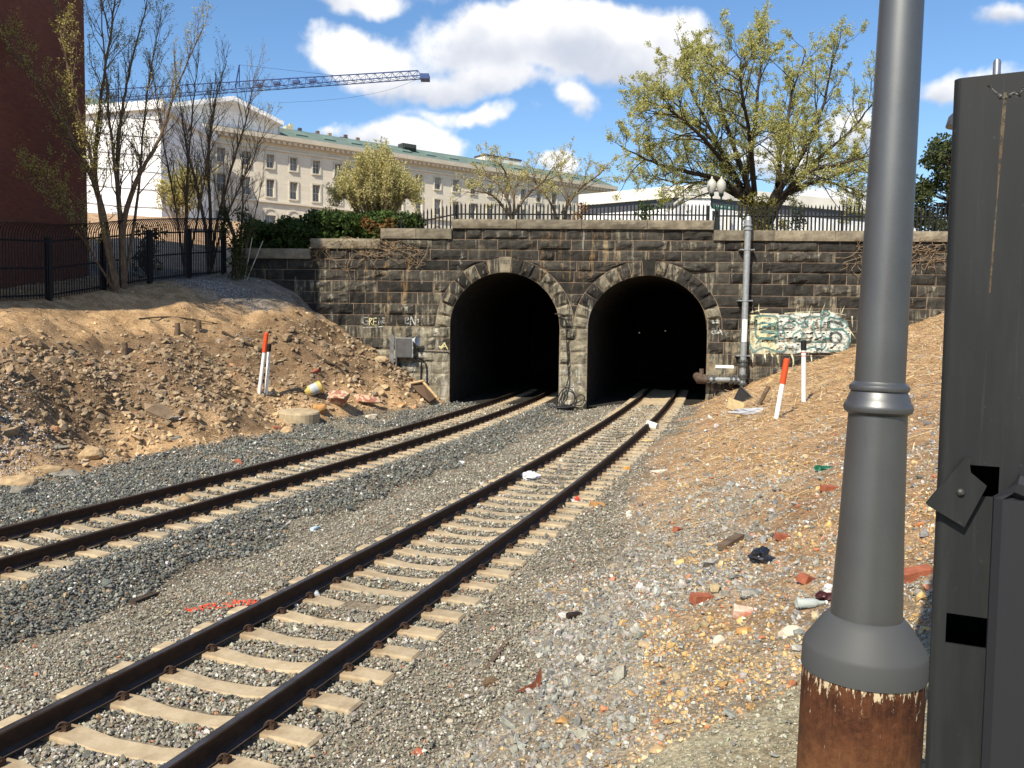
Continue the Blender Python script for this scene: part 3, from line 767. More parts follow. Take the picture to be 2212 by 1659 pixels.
def stone(name, edge, root, mat, bulge=0.055, w0=0.0, nu=10, nv=4, back=0.14, seed=None, rough=1.0):
    """one rock-faced block. edge(s, t) -> (u, z) for s, t in 0..1"""
    s = np.linspace(0, 1, nu + 1); t = np.linspace(0, 1, nv + 1); S, Tt = np.meshgrid(s, t)
    U, Z = edge(S, Tt)
    m = np.minimum(np.minimum(S, 1 - S) * 5.0, np.minimum(Tt, 1 - Tt) * 2.6); m = np.clip(m, 0, 1) ** 0.5
    sd = rngS.randint(0, 9999)
    nz = fbm(U * 2.3 + sd, Z * 3.2, 3, sd % 50) * rough * 1.3
    tilt = rngS.uniform(-0.02, 0.03)
    Wd = w0 + m * (bulge * (0.55 + 0.9 * nz + 0.3 * rngS.uniform(-1, 1)) + tilt * (Tt - 0.3)) 
    Wd = np.maximum(Wd, w0 - 0.001 + 0.006 * m)
    V = np.stack([U, Wd, Z], -1).reshape(-1, 3)
    n = nu + 1; Fc = [(j * n + i, j * n + i + 1, (j + 1) * n + i + 1, (j + 1) * n + i) for j in range(nv) for i in range(nu)]
    rim = [i for i in range(n)] + [j * n + nu for j in range(1, nv + 1)] + [nv * n + i for i in range(nu - 1, -1, -1)] + [j * n for j in range(nv - 1, 0, -1)]
    B = V[rim].copy(); B[:, 1] = w0 - back
    k = len(V); V = np.concatenate([V, B]); L = len(rim)
    Fc += [(rim[i], k + i, k + (i + 1) % L, rim[(i + 1) % L]) for i in range(L)]
    WALLV.append(V); WALLF.extend([tuple(q + WALLN[0] for q in f) for f in Fc[:nu * nv]]); WALLN[0] += len(V)
    P = W3(V[:, 0], V[:, 1], V[:, 2])
    c = P[:len(P) - L].mean(0)
    o = mesh_obj(name, P, Fc, mat, loc=c); child(o, root)
    return o
PORTAL = empty('tunnel_portal', 'sooty black stone wall with two arched railway tunnel mouths', 'portal')
ULINE = [7.44, 6.98, 6.53, 6.07, 5.61, 5.14, 4.64, 4.14, 3.64, 3.15, 2.63, 2.11, 1.59, 1.07, 0.55, 0.03, -0.5]
uC0, uC1 = wall_uz(977, 480)[0], wall_uz(1541, 480)[0]
uL2, uL3, uL4 = wall_uz(823, 500)[0], wall_uz(672, 520)[0], wall_uz(500, 545)[0]
uEND = 26.0
def ell(A, z, extra, side):
    q = np.clip(1 - ((np.asarray(z) - A['zs']) / (A['b'] + extra)) ** 2, 0, 1)
    r = (A['a'] + extra) * np.sqrt(q)
    r = np.where(np.asarray(z) < A['zs'], A['a'], r)
    return A['uc'] + side * r
J = 0.010
def build_portal():
    back = MB()
    def strip(fl, fr, z0, z1):
        zz = np.linspace(z0, z1, 6); V = []; Fc = []
        for z in zz: V += [W3(fl(z), -0.006, z), W3(fr(z), -0.006, z)]
        for i in range(5): Fc.append((2 * i, 2 * i + 1, 2 * i + 3, 2 * i + 2))
        back.add(np.array(V), Fc)
    for r in range(len(ULINE) - 1):
        z1, z0 = ULINE[r], ULINE[r + 1]
        lo = {0: uC0, 1: uL2, 2: uL3}.get(r, uL4); hi = uC1 if r == 0 else uEND
        below = z1 <= 3.16
        ex = RING
        edges = [lambda z, v=lo: v + 0 * np.asarray(z)]
        spans = []
        zz = np.linspace(z0, z1, 9)
        cur = edges[0]
        for A in ARCH:
            top = A['zs'] + A['b'] + (0 if below else ex)
            if z0 >= top: continue
            e = 0 if below else ex
            spans.append((cur, lambda z, A=A, e=e: ell(A, z, e, -1))); cur = lambda z, A=A, e=e: ell(A, z, e, 1)
        spans.append((cur, lambda z, v=hi: v + 0 * np.asarray(z)))
        for (fl, fr) in spans:
            if np.max(fr(zz) - fl(zz)) < 0.12: continue
            fl2 = lambda z, fl=fl, fr=fr: np.minimum(fl(z), (fl(z) + fr(z)) / 2)
            fr2 = lambda z, fl=fl, fr=fr: np.maximum(fr(z), (fl(z) + fr(z)) / 2)
            strip(fl2, fr2, z0, z1)
            umax, umin = np.max(fl(zz)), np.min(fr(zz))
            cuts = []
            u = umax + rngS.uniform(0.35, 1.6)
            while u < umin - 0.35:
                cuts.append(u); u += rngS.choice([0.75, 1.5, 1.8, 2.1, 2.4], p=[0.14, 0.25, 0.27, 0.22, 0.12]) * rngS.uniform(0.88, 1.12)
            if cuts and umin - cuts[-1] < 0.35: cuts.pop()
            B = [fl2] + [(lambda z, c=c: c + 0 * np.asarray(z)) for c in cuts] + [fr2]
            for i in range(len(B) - 1):
                a, b = B[i], B[i + 1]
                def edge(S, Tt, a=a, b=b, z0=z0, z1=z1):
                    Z = z0 + J + (z1 - z0 - 2 * J) * Tt
                    ua, ub = a(Z) + J, b(Z) - J
                    ub = np.maximum(ub, ua + 0.001)
                    return ua + (ub - ua) * S, Z
                L = float(np.mean(b(zz) - a(zz)))
                stone('stone', edge, PORTAL, RINGM if (below and -3.3 < float(np.mean(a(zz))) and float(np.mean(b(zz))) < 3.6) else STONEM, bulge=rngS.choice([0.05, 0.10, 0.14]), nu=max(5, int(L / 0.17)), nv=5)
    # arch rings
    for A in ARCH:
        n = 17; key = n // 2
        th = np.linspace(0, math.pi, n + 1)
        for i in range(n):
            t0, t1 = th[i], th[i + 1]
            ext = RING + (0.06 if i == key else 0)
            def edge(S, Tt, t0=t0, t1=t1, A=A, ext=ext):
                g = J / 2.7; t = t0 + g + (t1 - t0 - 2 * g) * (1 - S)
                e = ext * (0.02 + 0.96 * Tt)
                return A['uc'] + (A['a'] + e) * np.cos(t), A['zs'] + (A['b'] + e) * np.sin(t)
            stone('keystone' if i == key else 'voussoir', edge, PORTAL, COPM if (i == key and A is ARCH[0]) else RINGM, bulge=0.02 if i == key else 0.12, w0=0.05 if i == key else 0.012, nu=5, nv=6, back=0.35, rough=0.2 if i == key else 1.0)
        V = []; Fc = []
        for i, t in enumerate(np.linspace(0, math.pi, 41)):
            for e in (0.0, RING): V.append(W3(A['uc'] + (A['a'] + e) * math.cos(t), -0.005, A['zs'] + (A['b'] + e) * math.sin(t)))
            if i: Fc.append((2 * i - 2, 2 * i - 1, 2 * i + 1, 2 * i))
        back.add(np.array(V), Fc)
    back.build('mortar_joints', MORTARM, PORTAL)
    # coping courses
    def coping(u0, u1, z0, z1, step):
        u = u0; ks = max(1, round((u1 - u0) / step)); ln = (u1 - u0) / ks
        for k in range(ks):
            a, b = u0 + k * ln, u0 + (k + 1) * ln
            def edge(S, Tt, a=a, b=b): return a + J + (b - a - 2 * J) * S, z0 + (z1 - z0) * Tt
            stone('coping_stone', edge, PORTAL, COPM, bulge=0.05, w0=0.13, nu=max(6, int(ln / 0.2)), nv=4, back=1.15)
    coping(uC0, uC1, 7.45, 7.84, 2.6); coping(uL2, uC0 - 0.01, 6.99, 7.43, 1.6); coping(uL3, uL2 - 0.01, 6.54, 6.97, 3.2); coping(uL4, uL3 - 0.01, 6.08, 6.52, 2.6); coping(uC1 + 0.01, uEND, 6.99, 7.43, 2.5)
    # tunnel barrels: stone lining going in along the tracks
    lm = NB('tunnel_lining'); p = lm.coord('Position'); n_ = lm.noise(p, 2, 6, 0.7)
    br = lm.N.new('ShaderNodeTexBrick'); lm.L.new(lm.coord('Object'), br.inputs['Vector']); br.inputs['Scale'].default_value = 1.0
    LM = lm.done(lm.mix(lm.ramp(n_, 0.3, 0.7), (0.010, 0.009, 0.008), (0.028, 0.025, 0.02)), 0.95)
    for A, T in zip(ARCH, (TL, TR)):
        prof = [(-A['a'], -0.6)] + [(-A['a'], z) for z in np.arange(0.03, 3.1, 0.52)] + [(-A['a'] * math.cos(t), 3.15 + A['b'] * math.sin(t)) for t in np.linspace(0, math.pi, 19)] + [(A['a'], z) for z in np.arange(3.1, 0, -0.52)] + [(A['a'], -0.6)]
        y0 = float(W3(A['uc'], 0, 0)[1]); V = []; Fc = []; k = len(prof)
        deps = [-0.0, 0.25, 0.5, 1.0, 1.6, 2.2, 3, 4, 5, 6.5, 8, 10, 13, 17, 22]
        c0 = W3(A['uc'], 0, 0)
        for i, dp in enumerate(deps):
            hx = float(T.dx(y0 + dp)); xo = float(T.x(y0 + dp) - T.x(y0)) if dp else 0.0
            grow = 0.0 if i == 0 else 0.05
            for (a, z) in prof:
                q = c0 + WU * a * (1 + grow * 0.2) + np.array([xo, dp, z]); V.append(q)
            if i:
                for j in range(k - 1): Fc.append(((i - 1) * k + j, (i - 1) * k + j + 1, i * k + j + 1, i * k + j))
        Fc.append(tuple((len(deps) - 1) * k + j for j in range(k)))
        # floor
        nb = len(V)
        for i, dp in enumerate(deps): V += [V[i * k] * np.array([1, 1, 0]) + np.array([0, 0, -0.26]), V[i * k + k - 1] * np.array([1, 1, 0]) + np.array([0, 0, -0.26])]
        for i in range(1, len(deps)): Fc.append((nb + 2 * i - 2, nb + 2 * i - 1, nb + 2 * i + 1, nb + 2 * i))
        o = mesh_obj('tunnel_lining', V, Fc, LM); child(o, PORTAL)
build_portal()
WALLBVH = BVHTree.FromPolygons([tuple(v) for v in np.concatenate(WALLV)], WALLF)
def wall_w(u, z, off=0.006):
    h = WALLBVH.ray_cast(Vector((u, 2.0, z)), Vector((0, -1, 0)))
    return (h[0][1] if h[0] is not None and h[0][1] > -0.1 else 0.0) + off
# ------------------------------------------------------------------ paint on the portal (laid on the stones)
def paint_mat(name, c, c2=None, lo=0.38, hi=0.6, alpha=0.9, scale=7.0, streak=1.0):
    b = NB(name); p = b.coord('Position', (1, 1, streak)); n = b.noise(p, scale, 7, 0.72); n2 = b.noise(b.coord('Position'), 1.3, 4, 0.6)
    col = b.mix(b.ramp(n2, 0.38, 0.62), c, c2 or c)
    b.done(col, 0.85, spec=0.2)
    tr = b.N.new('ShaderNodeBsdfTransparent'); mx = b.N.new('ShaderNodeMixShader')
    b.L.new(b.ramp(n, lo, hi, 0.0, alpha), mx.inputs[0]); b.L.new(tr.outputs[0], mx.inputs[1]); b.L.new(b.b.outputs[0], mx.inputs[2]); b.L.new(mx.outputs[0], b.out.inputs['Surface'])
    return b.m
P_CREAM = paint_mat('faded_cream_paint', (0.66, 0.61, 0.38), (0.60, 0.60, 0.46), 0.30, 0.58, 0.9, 5.0)
P_PALE = paint_mat('faded_white_paint', (0.60, 0.65, 0.60), (0.72, 0.69, 0.58), 0.33, 0.60, 0.9, 5.0)
P_TEAL = paint_mat('faded_teal_paint', (0.07, 0.17, 0.165), (0.15, 0.26, 0.25), 0.28, 0.52, 0.88, 9.0)
P_DARK = paint_mat('faded_black_paint', (0.05, 0.06, 0.06), (0.09, 0.11, 0.11), 0.3, 0.55, 0.8, 9.0)
P_TAG = paint_mat('white_spray_paint', (0.60, 0.60, 0.56), (0.5, 0.5, 0.46), 0.34, 0.62, 0.8, 9.0)
P_YEL = paint_mat('yellow_spray_paint', (0.62, 0.55, 0.25), (0.65, 0.6, 0.35), 0.28, 0.5, 0.9, 9.0)
P_LIME = paint_mat('limewash_runs', (0.46, 0.435, 0.35), (0.36, 0.33, 0.24), 0.46, 0.70, 0.85, 4.0, 0.35)
def smooth_line(P, n=6):
    P = np.asarray(P, float)
    if len(P) < 3: 
        t = np.linspace(0, 1, 8)[:, None]; return P[0] * (1 - t) + P[-1] * t
    Q = np.vstack([2 * P[0] - P[1], P, 2 * P[-1] - P[-2]]); out = []
    for i in range(1, len(Q) - 2):
        for k in range(n):
            t = k / n; a, b, c, d = Q[i - 1], Q[i], Q[i + 1], Q[i + 2]
            out.append(0.5 * ((2 * b) + (-a + c) * t + (2 * a - 5 * b + 4 * c - d) * t * t + (-a + 3 * b - 3 * c + d) * t ** 3))
    out.append(P[-1]); return np.array(out)
def stroke(mb, pts, width, to_uz, off=0.008, curve=True, taper=False):
    P = np.array([to_uz(*p) for p in pts])
    P = smooth_line(P) if curve else np.concatenate([np.linspace(P[i], P[i + 1], 8) for i in range(len(P) - 1)])
    t = np.gradient(P, axis=0); t /= np.linalg.norm(t, axis=1)[:, None] + 1e-9
    nrm = np.c_[-t[:, 1], t[:, 0]]
    wd = width / 2 * (np.linspace(1, 0.3, len(P)) if taper else np.ones(len(P)))[:, None]
    A, B = P + nrm * wd, P - nrm * wd
    V = []
    for a, m_, b in zip(A, P, B):
        for q in (a, m_, b): V.append(W3(q[0], wall_w(q[0], q[1], off), q[1]))
    Fc = []
    for i in range(len(P) - 1):
        for j in range(2): Fc.append((3 * i + j, 3 * i + j + 1, 3 * i + 4 + j, 3 * i + 3 + j))
    mb.add(np.array(V), Fc)
def patch(mb, poly, to_uz, off=0.004, step=0.07):
    P = np.array([to_uz(*p) for p in poly])
    u0, z0 = P.min(0); u1, z1 = P.max(0)
    us = np.arange(u0, u1 + step, step); zs = np.arange(z0, z1 + step, step)
    def inside(u, z):
        c = False; j = len(P) - 1
        for i in range(len(P)):
            if (P[i][1] > z) != (P[j][1] > z) and u < (P[j][0] - P[i][0]) * (z - P[i][1]) / (P[j][1] - P[i][1] + 1e-12) + P[i][0]: c = not c
            j = i
        return c
    idx = {}; V = []; Fc = []
    def vid(i, j):
        if (i, j) not in idx:
            idx[(i, j)] = len(V); V.append(W3(us[i], wall_w(us[i], zs[j], off), zs[j]))
        return idx[(i, j)]
    for i in range(len(us) - 1):
        for j in range(len(zs) - 1):
            if inside(us[i] + step / 2, zs[j] + step / 2): Fc.append((vid(i, j), vid(i + 1, j), vid(i + 1, j + 1), vid(i, j + 1)))
    mb.add(np.array(V), Fc)
def cropmap(x0, y0, sc): return lambda cx, cy: wall_uz((x0 + cx / sc) / 1.1302, (y0 + cy / sc) / 1.1302)
def build_paint():
    g = cropmap(1700, 700, 4.74)
    m = MB(); patch(m, [(610, 320), (940, 310), (950, 780), (640, 775), (595, 640), (600, 480)], g); m.build('graffiti_fill', P_CREAM, PORTAL)
    m = MB(); patch(m, [(930, 320), (1440, 300), (1540, 280), (1720, 370), (1790, 560), (1790, 640), (1690, 750), (1480, 755), (1050, 775), (930, 760)], g, 0.0045); m.build('graffiti_fill', P_PALE, PORTAL)
    m = MB()
    S = [[(680, 390), (690, 345), (800, 335), (925, 350), (930, 425), (800, 420), (700, 430), (680, 390)], [(690, 430), (685, 520), (700, 590), (760, 590)], [(765, 460), (890, 455), (890, 515), (770, 505), (765, 460)],
         [(740, 530), (895, 530), (905, 585), (745, 590)], [(600, 640), (640, 720), (660, 755), (780, 705), (900, 740), (1000, 750), (1045, 700), (1010, 640)], [(690, 665), (750, 600), (900, 620), (920, 665)],
         [(940, 350), (935, 480), (945, 590), (1010, 590), (1005, 480), (1020, 435), (1090, 420), (1150, 450)], [(960, 345), (1080, 350), (1190, 430), (1250, 400), (1280, 350), (1440, 345)], [(1290, 390), (1280, 460), (1210, 465)], [(1360, 390), (1350, 470), (1400, 620)],
         [(1210, 500), (1120, 555), (1140, 610), (1220, 640)], [(1210, 540), (1230, 620), (1300, 640), (1480, 640)], [(1440, 330), (1445, 300), (1490, 285), (1535, 305), (1530, 330), (1475, 350), (1435, 420), (1435, 490), (1465, 580), (1545, 600)],
         [(1545, 350), (1700, 390), (1745, 440), (1705, 485), (1550, 480), (1525, 400), (1545, 350)], [(1560, 500), (1690, 500), (1765, 580), (1760, 650), (1690, 740)], [(1250, 735), (1340, 700), (1450, 725), (1500, 660), (1470, 600)], [(1500, 730), (1560, 745), (1660, 735)]]
    for s in S: stroke(m, s, 0.075, g, 0.012)
    m.build('graffiti_outline', P_TEAL, PORTAL)
    m = MB()
    th = np.linspace(0, 2 * math.pi, 13); stroke(m, [(1610 + 66 * math.cos(t), 590 + 58 * math.sin(t)) for t in th], 0.11, g, 0.014)
    for s in ([(1550, 400), (1640, 420), (1700, 460)], [(1265, 400), (1275, 460)], [(790, 480), (860, 485)], [(1380, 735), (1420, 720), (1450, 740)]): stroke(m, s, 0.12, g, 0.014)
    m.build('graffiti_shadow', P_DARK, PORTAL)
    m = MB()
    for s in ([(650, 300), (652, 205)], [(720, 290), (722, 195)], [(1150, 310), (1168, 205)], [(1300, 310), (1332, 215)], [(1450, 300), (1490, 190)], [(1670, 330), (1712, 225)], [(1800, 340), (1805, 470)], [(1750, 470), (1850, 610)], [(620, 300), (730, 270), (820, 255)], [(1020, 310), (1200, 295), (1420, 290)], [(1450, 290), (1560, 300), (1740, 330)]):
        stroke(m, s, 0.05, g, 0.01, taper=True)
    for s in ([(650, 770), (648, 880)], [(790, 780), (800, 875)], [(940, 790), (948, 885)], [(870, 780), (885, 810)], [(1100, 770), (1120, 870), (1108, 955)], [(1330, 760), (1322, 870)]): stroke(m, s, 0.09, g, 0.01, taper=True)
    m.build('graffiti_drip', P_CREAM, PORTAL)
    # tags near the tunnels
    h = cropmap(600, 500, 2.765); m = MB()
    for s in ([(826, 760), (795, 765), (795, 800), (822, 805), (825, 785), (810, 785)],): stroke(m, s, 0.04, h, 0.012)
    for s in ([(898, 812), (900, 765), (920, 812), (924, 758)], [(933, 758), (934, 800)], [(933, 812), (935, 818)], [(790, 830), (930, 822)]): stroke(m, s, 0.036, h, 0.012, False)
    for s in ([(1078, 782), (1098, 775), (1094, 758), (1078, 770), (1082, 800), (1104, 800)],): stroke(m, s, 0.045, h, 0.012)
    for s in ([(1112, 812), (1116, 750), (1142, 812), (1146, 748)],): stroke(m, s, 0.05, h, 0.012, False)
    for s in ([(1156, 778), (1168, 772), (1168, 790), (1162, 800)],): stroke(m, s, 0.035, h, 0.012)
    stroke(m, [(1162, 812), (1164, 818)], 0.04, h, 0.012, False)
    q = cropmap(1650, 420, 2.86)
    for s in ([(247, 1040), (260, 1032), (255, 1055), (270, 1058), (250, 1048), (285, 1050), (300, 1055)], [(275, 1035), (290, 1040), (280, 1060)], [(242, 1100), (262, 1090), (258, 1110), (245, 1115), (268, 1135)], [(270, 1092), (272, 1130), (285, 1095), (295, 1130), (310, 1090), (322, 1138)], [(250, 1128), (325, 1120)], [(300, 1085), (325, 1140)]): stroke(m, s, 0.035, q, 0.012, False)
    w = cropmap(940, 790, 4.76)
    for s in ([(305, 545), (330, 465), (355, 470), (350, 540), (320, 590), (305, 545)], [(180, 520), (240, 465)], [(450, 640), (480, 590), (465, 640), (490, 700)], [(500, 690), (540, 620)], [(470, 540), (485, 520), (500, 540), (480, 550), (470, 540)], [(580, 620), (600, 640), (585, 680), (605, 700)]): stroke(m, s, 0.035, w, 0.012, False)
    e = cropmap(1300, 900, 5.53)
    for s in ([(400, 40), (440, 20), (410, 110)], [(500, 20), (530, 60), (510, 100)], [(590, 20), (600, 110)], [(520, 240), (580, 240)], [(550, 170), (555, 300)], [(620, 240), (660, 250), (640, 300)], [(600, 180), (660, 185)]): stroke(m, s, 0.05, e, 0.012, False)
    m.build('graffiti_tag', P_TAG, PORTAL)
    m = MB()
    for s in ([(835, 812), (836, 765), (855, 768), (838, 788), (858, 812)], [(885, 765), (864, 765), (864, 812), (888, 812)], [(864, 788), (882, 788)]): stroke(m, s, 0.036, h, 0.013, False)
    for s in ([(630, 260), (655, 300), (690, 225), (730, 300)], [(640, 270), (720, 265)], [(640, 290), (700, 220)]): stroke(m, s, 0.05, w, 0.013, False)
    m.build('graffiti_tag', P_YEL, PORTAL)
    # lime runs by the tunnel mouth
    m = MB(); patch(m, [(380, 60), (590, 60), (740, 200), (740, 420), (640, 480), (380, 460), (370, 210)], w, 0.003); patch(m, [(180, 450), (560, 450), (560, 600), (180, 560)], w, 0.003)
    patch(m, [(930, 840), (950, 840), (950, 980), (932, 980)], h, 0.003, 0.05); patch(m, [(1185, 830), (1340, 830), (1370, 910), (1190, 915)], h, 0.0035)
    m.build('lime_stain', P_LIME, PORTAL)
    # the date cut into the left-hand keystone
    m = MB(); A = ARCH[0]; zk = A['zs'] + A['b'] + 0.40
    def kz(a, b): return (A['uc'] + a, zk + b)
    digs = [[(0, .1), (.03, .13), (.03, -.02)], [(.06, .0), (.0, .05), (.0, .1), (.06, .13), (.06, .0), (.05, -.02), (.0, -.02)], [(0, .1), (.03, .13), (.06, .1), (.06, .0), (.03, -.02), (0, 0), (0, .1)], [(.06, .13), (0, .13), (0, .06), (.04, .07), (.06, .03), (.05, -.01), (0, -.02)]]
    for i, dg in enumerate(digs): stroke(m, [(-0.20 + i * 0.11 + a, b) for a, b in dg], 0.022, kz, 0.006, False)
    m.build('carved_date', P_DARK, PORTAL)
build_paint()

# ------------------------------------------------------------------ fittings on the wall
GALV = simple('galvanised_pipe', (0.34, 0.36, 0.37), 0.5, 0.4, 0.25, 8)
DKSTEEL = simple('dark_flange', (0.10, 0.10, 0.098), 0.6, 0.3, 0.4, 20)
WHITEPAINT = simple('white_plastic', (0.80, 0.79, 0.76), 0.5, 0, 0.08, 8)
def build_pipe():
    root = empty('drain_pipe', 'tall grey metal pipe with flanges running down the portal wall', 'pipe')
    u0, z0 = wall_uz(1613, 478); u1, z1 = wall_uz(1600, 828); w = 0.34; r = 0.135
    m = MB(); m.tube([W3(u0, w, z0), W3(u1, w, z1)], r, 14); m.tube([W3(u0, w, z0), W3(u0, w, z0 + 0.16)], [r, 0.09], 14); m.build('pipe_body', GALV, root, True)
    u2, z2 = wall_uz(1520, 821)
    m = MB(); m.tube([W3(u1, w, z1 + 0.16), W3(u2, w, z1 + 0.16)], 0.115, 14); m.build('pipe_branch', GALV, root, True)
    def at_t(t): return u0 + (u1 - u0) * t, z0 + (z1 - z0) * t
    for t in (0.03, 0.055, 0.86, 0.885, 0.95, 0.965, 1.0):
        u, z = at_t(t); m = MB(); m.tube([W3(u, w, z - 0.035), W3(u, w, z + 0.035)], 0.2 if t > .5 else 0.175, 14)
        if t > .5:
            for k in range(8):
                a = k * math.pi / 4; m.tube([W3(u + 0.17 * math.cos(a), w + 0.17 * math.sin(a), z - 0.07), W3(u + 0.17 * math.cos(a), w + 0.17 * math.sin(a), z + 0.07)], 0.025, 6)
        m.build('flange', DKSTEEL if t > .5 else GALV, root)
    for uu in (u1 - 0.3, u1 - 0.5, u2 + 0.35, u2 + 0.12):
        m = MB(); m.tube([W3(uu - 0.035, w, z1 + 0.16), W3(uu + 0.035, w, z1 + 0.16)], 0.185, 14)
        for k in range(8):
            a = k * math.pi / 4; m.tube([W3(uu - 0.07, w + 0.18 * math.cos(a), z1 + 0.16 + 0.18 * math.sin(a)), W3(uu + 0.07, w + 0.18 * math.cos(a), z1 + 0.16 + 0.18 * math.sin(a))], 0.022, 6)
        m.build('flange', DKSTEEL, root)
    m = MB(); m.tube([W3(u2 + 0.06, w, z1 + 0.16), W3(u2 - 0.25, w, z1 + 0.2), W3(u2 - 0.33, w - 0.3, z1 + 0.3)], [0.2, 0.24, 0.16], 12); m.tube([W3(u2 - 0.15, w, z1 + 0.3), W3(u2 - 0.15, w, z1 + 0.62)], 0.1, 8); m.build('valve', simple('rusty_valve', (0.13, 0.09, 0.065), 0.8, 0.2, 0.5, 9), root)
    for (py, wd) in ((541, 0.1), (650, 0.1), (768, 0.1)):
        _, z = wall_uz(1606, py); t = (z - z0) / (z1 - z0); u, _ = at_t(t)
        m = MB(); m.box(W3(u, w * 0.5, z), (0.62, w * 1.05, 0.05), rotz(-PSI)); m.tube([W3(u - 0.25, w, z), W3(u - 0.25, w + 0.12, z)], 0.03, 6); m.tube([W3(u + 0.25, w, z), W3(u + 0.25, w + 0.12, z)], 0.03, 6); m.tube([W3(u, w, z - 0.03), W3(u, w, z + 0.03)], r + 0.02, 14); m.build('pipe_bracket', GALV, root)
    za, zb = wall_uz(1607, 690)[1], wall_uz(1604, 738)[1]; t = ((za + zb) / 2 - z0) / (z1 - z0); u, _ = at_t(t)
    m = MB(); V = []; Fc = []
    for i, a in enumerate(np.linspace(-0.9, 0.9, 7)):
        for z in (za, zb):
            du = at_t((z - z0) / (z1 - z0))[0]; V.append(W3(du + (r + 0.004) * math.sin(a), w + (r + 0.004) * math.cos(a), z))
        if i: Fc.append((2 * i - 2, 2 * i - 1, 2 * i + 1, 2 * i))
    m.add(np.array(V), Fc); m.build('pipe_sticker', WHITEPAINT, root)
build_pipe()
def wall_plate():
    u, z = wall_uz(1565, 792); m = MB(); m.box(W3(u, wall_w(u, z) + 0.02, z), (0.78, 0.04, 0.13), rotz(-PSI))
    m.build('white_plate', WHITEPAINT, None, label='small blank white strip plate fixed to the stone above the pipe branch', cat='plate')
wall_plate()
def build_box():
    root = empty('signal_box', 'dark square metal cabinet with its steel backing post at the tunnel edge', 'cabinet')
    ua, za = wall_uz(858, 729); ub, zb = wall_uz(895, 772)
    gm = simple('cabinet_grey', (0.105, 0.10, 0.098), 0.55, 0.3, 0.2, 3); em = simple('cabinet_edge', (0.34, 0.34, 0.33), 0.5, 0.3, 0.2, 6)
    m = MB(); m.box(W3((ua + ub) / 2, 0.26, (za + zb) / 2), (ub - ua, 0.38, za - zb), rotz(-PSI)); m.build('cabinet_body', em, root)
    m = MB(); m.box(W3((ua + ub) / 2 - 0.015, 0.46, (za + zb) / 2), (ub - ua - 0.06, 0.04, za - zb - 0.06), rotz(-PSI)); d = m.build('cabinet_door', gm, root)
    m = MB()
    for zz in (za - 0.12, (za + zb) / 2, zb + 0.12): m.box(W3(ub + 0.01, 0.45, zz), (0.04, 0.06, 0.1), rotz(-PSI))
    m.build('hinge', em, root)
    uc, zc = wall_uz(848, 722); ud, zd = wall_uz(855.5, 803)
    m = MB(); m.prism([W3(uc, 0.5, zd - 0.5), W3(ud, 0.5, zd - 0.5), W3(ud, 0.5, zc - 0.12), W3((uc + ud) / 2, 0.5, zc + 0.06), W3(uc, 0.5, zc - 0.12)], -WN * -0.04); m.build('backing_post', simple('weathered_steel_post', (0.20, 0.20, 0.21), 0.7, 0.2, 0.4, 4), root)
    m = MB(); m.box(W3(ud + 0.1, 0.28, (zc + zd) / 2 - 0.2), (0.06, 0.42, zc - zd), rotz(-PSI)); m.build('post_web', gm, root)
    h = empty('horn', 'pale horn loudspeaker mounted above the metal cabinet', 'loudspeaker')
    u, z = wall_uz(901, 735)
    m = MB(); pr = [(0.05, 0.0), (0.06, 0.12), (0.10, 0.22), (0.2, 0.34), (0.21, 0.36)]
    P = [W3(u - 0.3 + q[1] * 1.1, 0.30 + q[1] * 0.5, z) for q in pr]; m.tube(P, [q[0] for q in pr], 14, False); m.build('horn_bell', simple('pale_horn', (0.55, 0.60, 0.64), 0.5), h, True)
    m = MB(); m.box(W3(u - 0.38, 0.30, z), (0.18, 0.14, 0.14), rotz(-PSI)); m.box(W3(u - 0.34, 0.2, z - 0.12), (0.05, 0.22, 0.2), rotz(-PSI)); m.build('horn_driver', DKSTEEL, h)
    c = empty('wall_cable', 'black cable looping down the stone from the metal cabinet', 'cable')
    q = cropmap(940, 790, 4.76); BLACK = simple('black_rubber', (0.025, 0.025, 0.026), 0.6)
    def line(pts, r, name, w0=0.1):
        P = smooth_line([(*q(*p),) for p in pts]); m = MB(); m.tube([W3(a, wall_w(a, b, 0.03) + w0 * 0.3, b) for a, b in P], r, 6); m.build(name, BLACK, c)
    line([(335, 390), (400, 395), (450, 430), (480, 490), (488, 600), (490, 745)], 0.035, 'thick_cable'); line([(425, 440), (420, 550), (418, 705)], 0.026, 'thin_cable'); line([(385, 318), (500, 322), (620, 325), (745, 330)], 0.022, 'conduit'); line([(340, 385), (370, 415), (410, 415), (420, 395)], 0.022, 'slack_loop')
    # loose cable hung on the pier between the tunnels
    c2 = empty('coiled_cable', 'tangled black cable hanging in loops on the pier between the tunnels', 'cable')
    e = cropmap(1300, 900, 5.53)
    def line2(pts, r, name, w0=0.12):
        P = smooth_line([e(*p) for p in pts]); m = MB(); m.tube([W3(a, max(wall_w(a, b, 0.02), 0.02) + w0, b) for a, b in P], r, 6); m.build(name, BLACK, c2)
    line2([(300, -740), (430, -700), (460, -400), (480, 0), (485, 120), (460, 230)], 0.03, 'hanging_cable'); line2([(460, 250), (390, 300), (340, 430), (400, 480), (520, 490), (570, 400), (540, 300), (470, 255)], 0.028, 'cable_loop'); line2([(460, 250), (420, 400), (410, 460), (470, 480), (560, 470), (570, 410), (640, 345), (700, 380), (690, 440), (640, 490), (560, 480)], 0.026, 'cable_loop', 0.16); line2([(450, 240), (400, 330), (395, 480), (440, 560)], 0.024, 'cable_loop', 0.2)
    p0 = W3(e(400, 590)[0], 1.0, 0); m = MB()
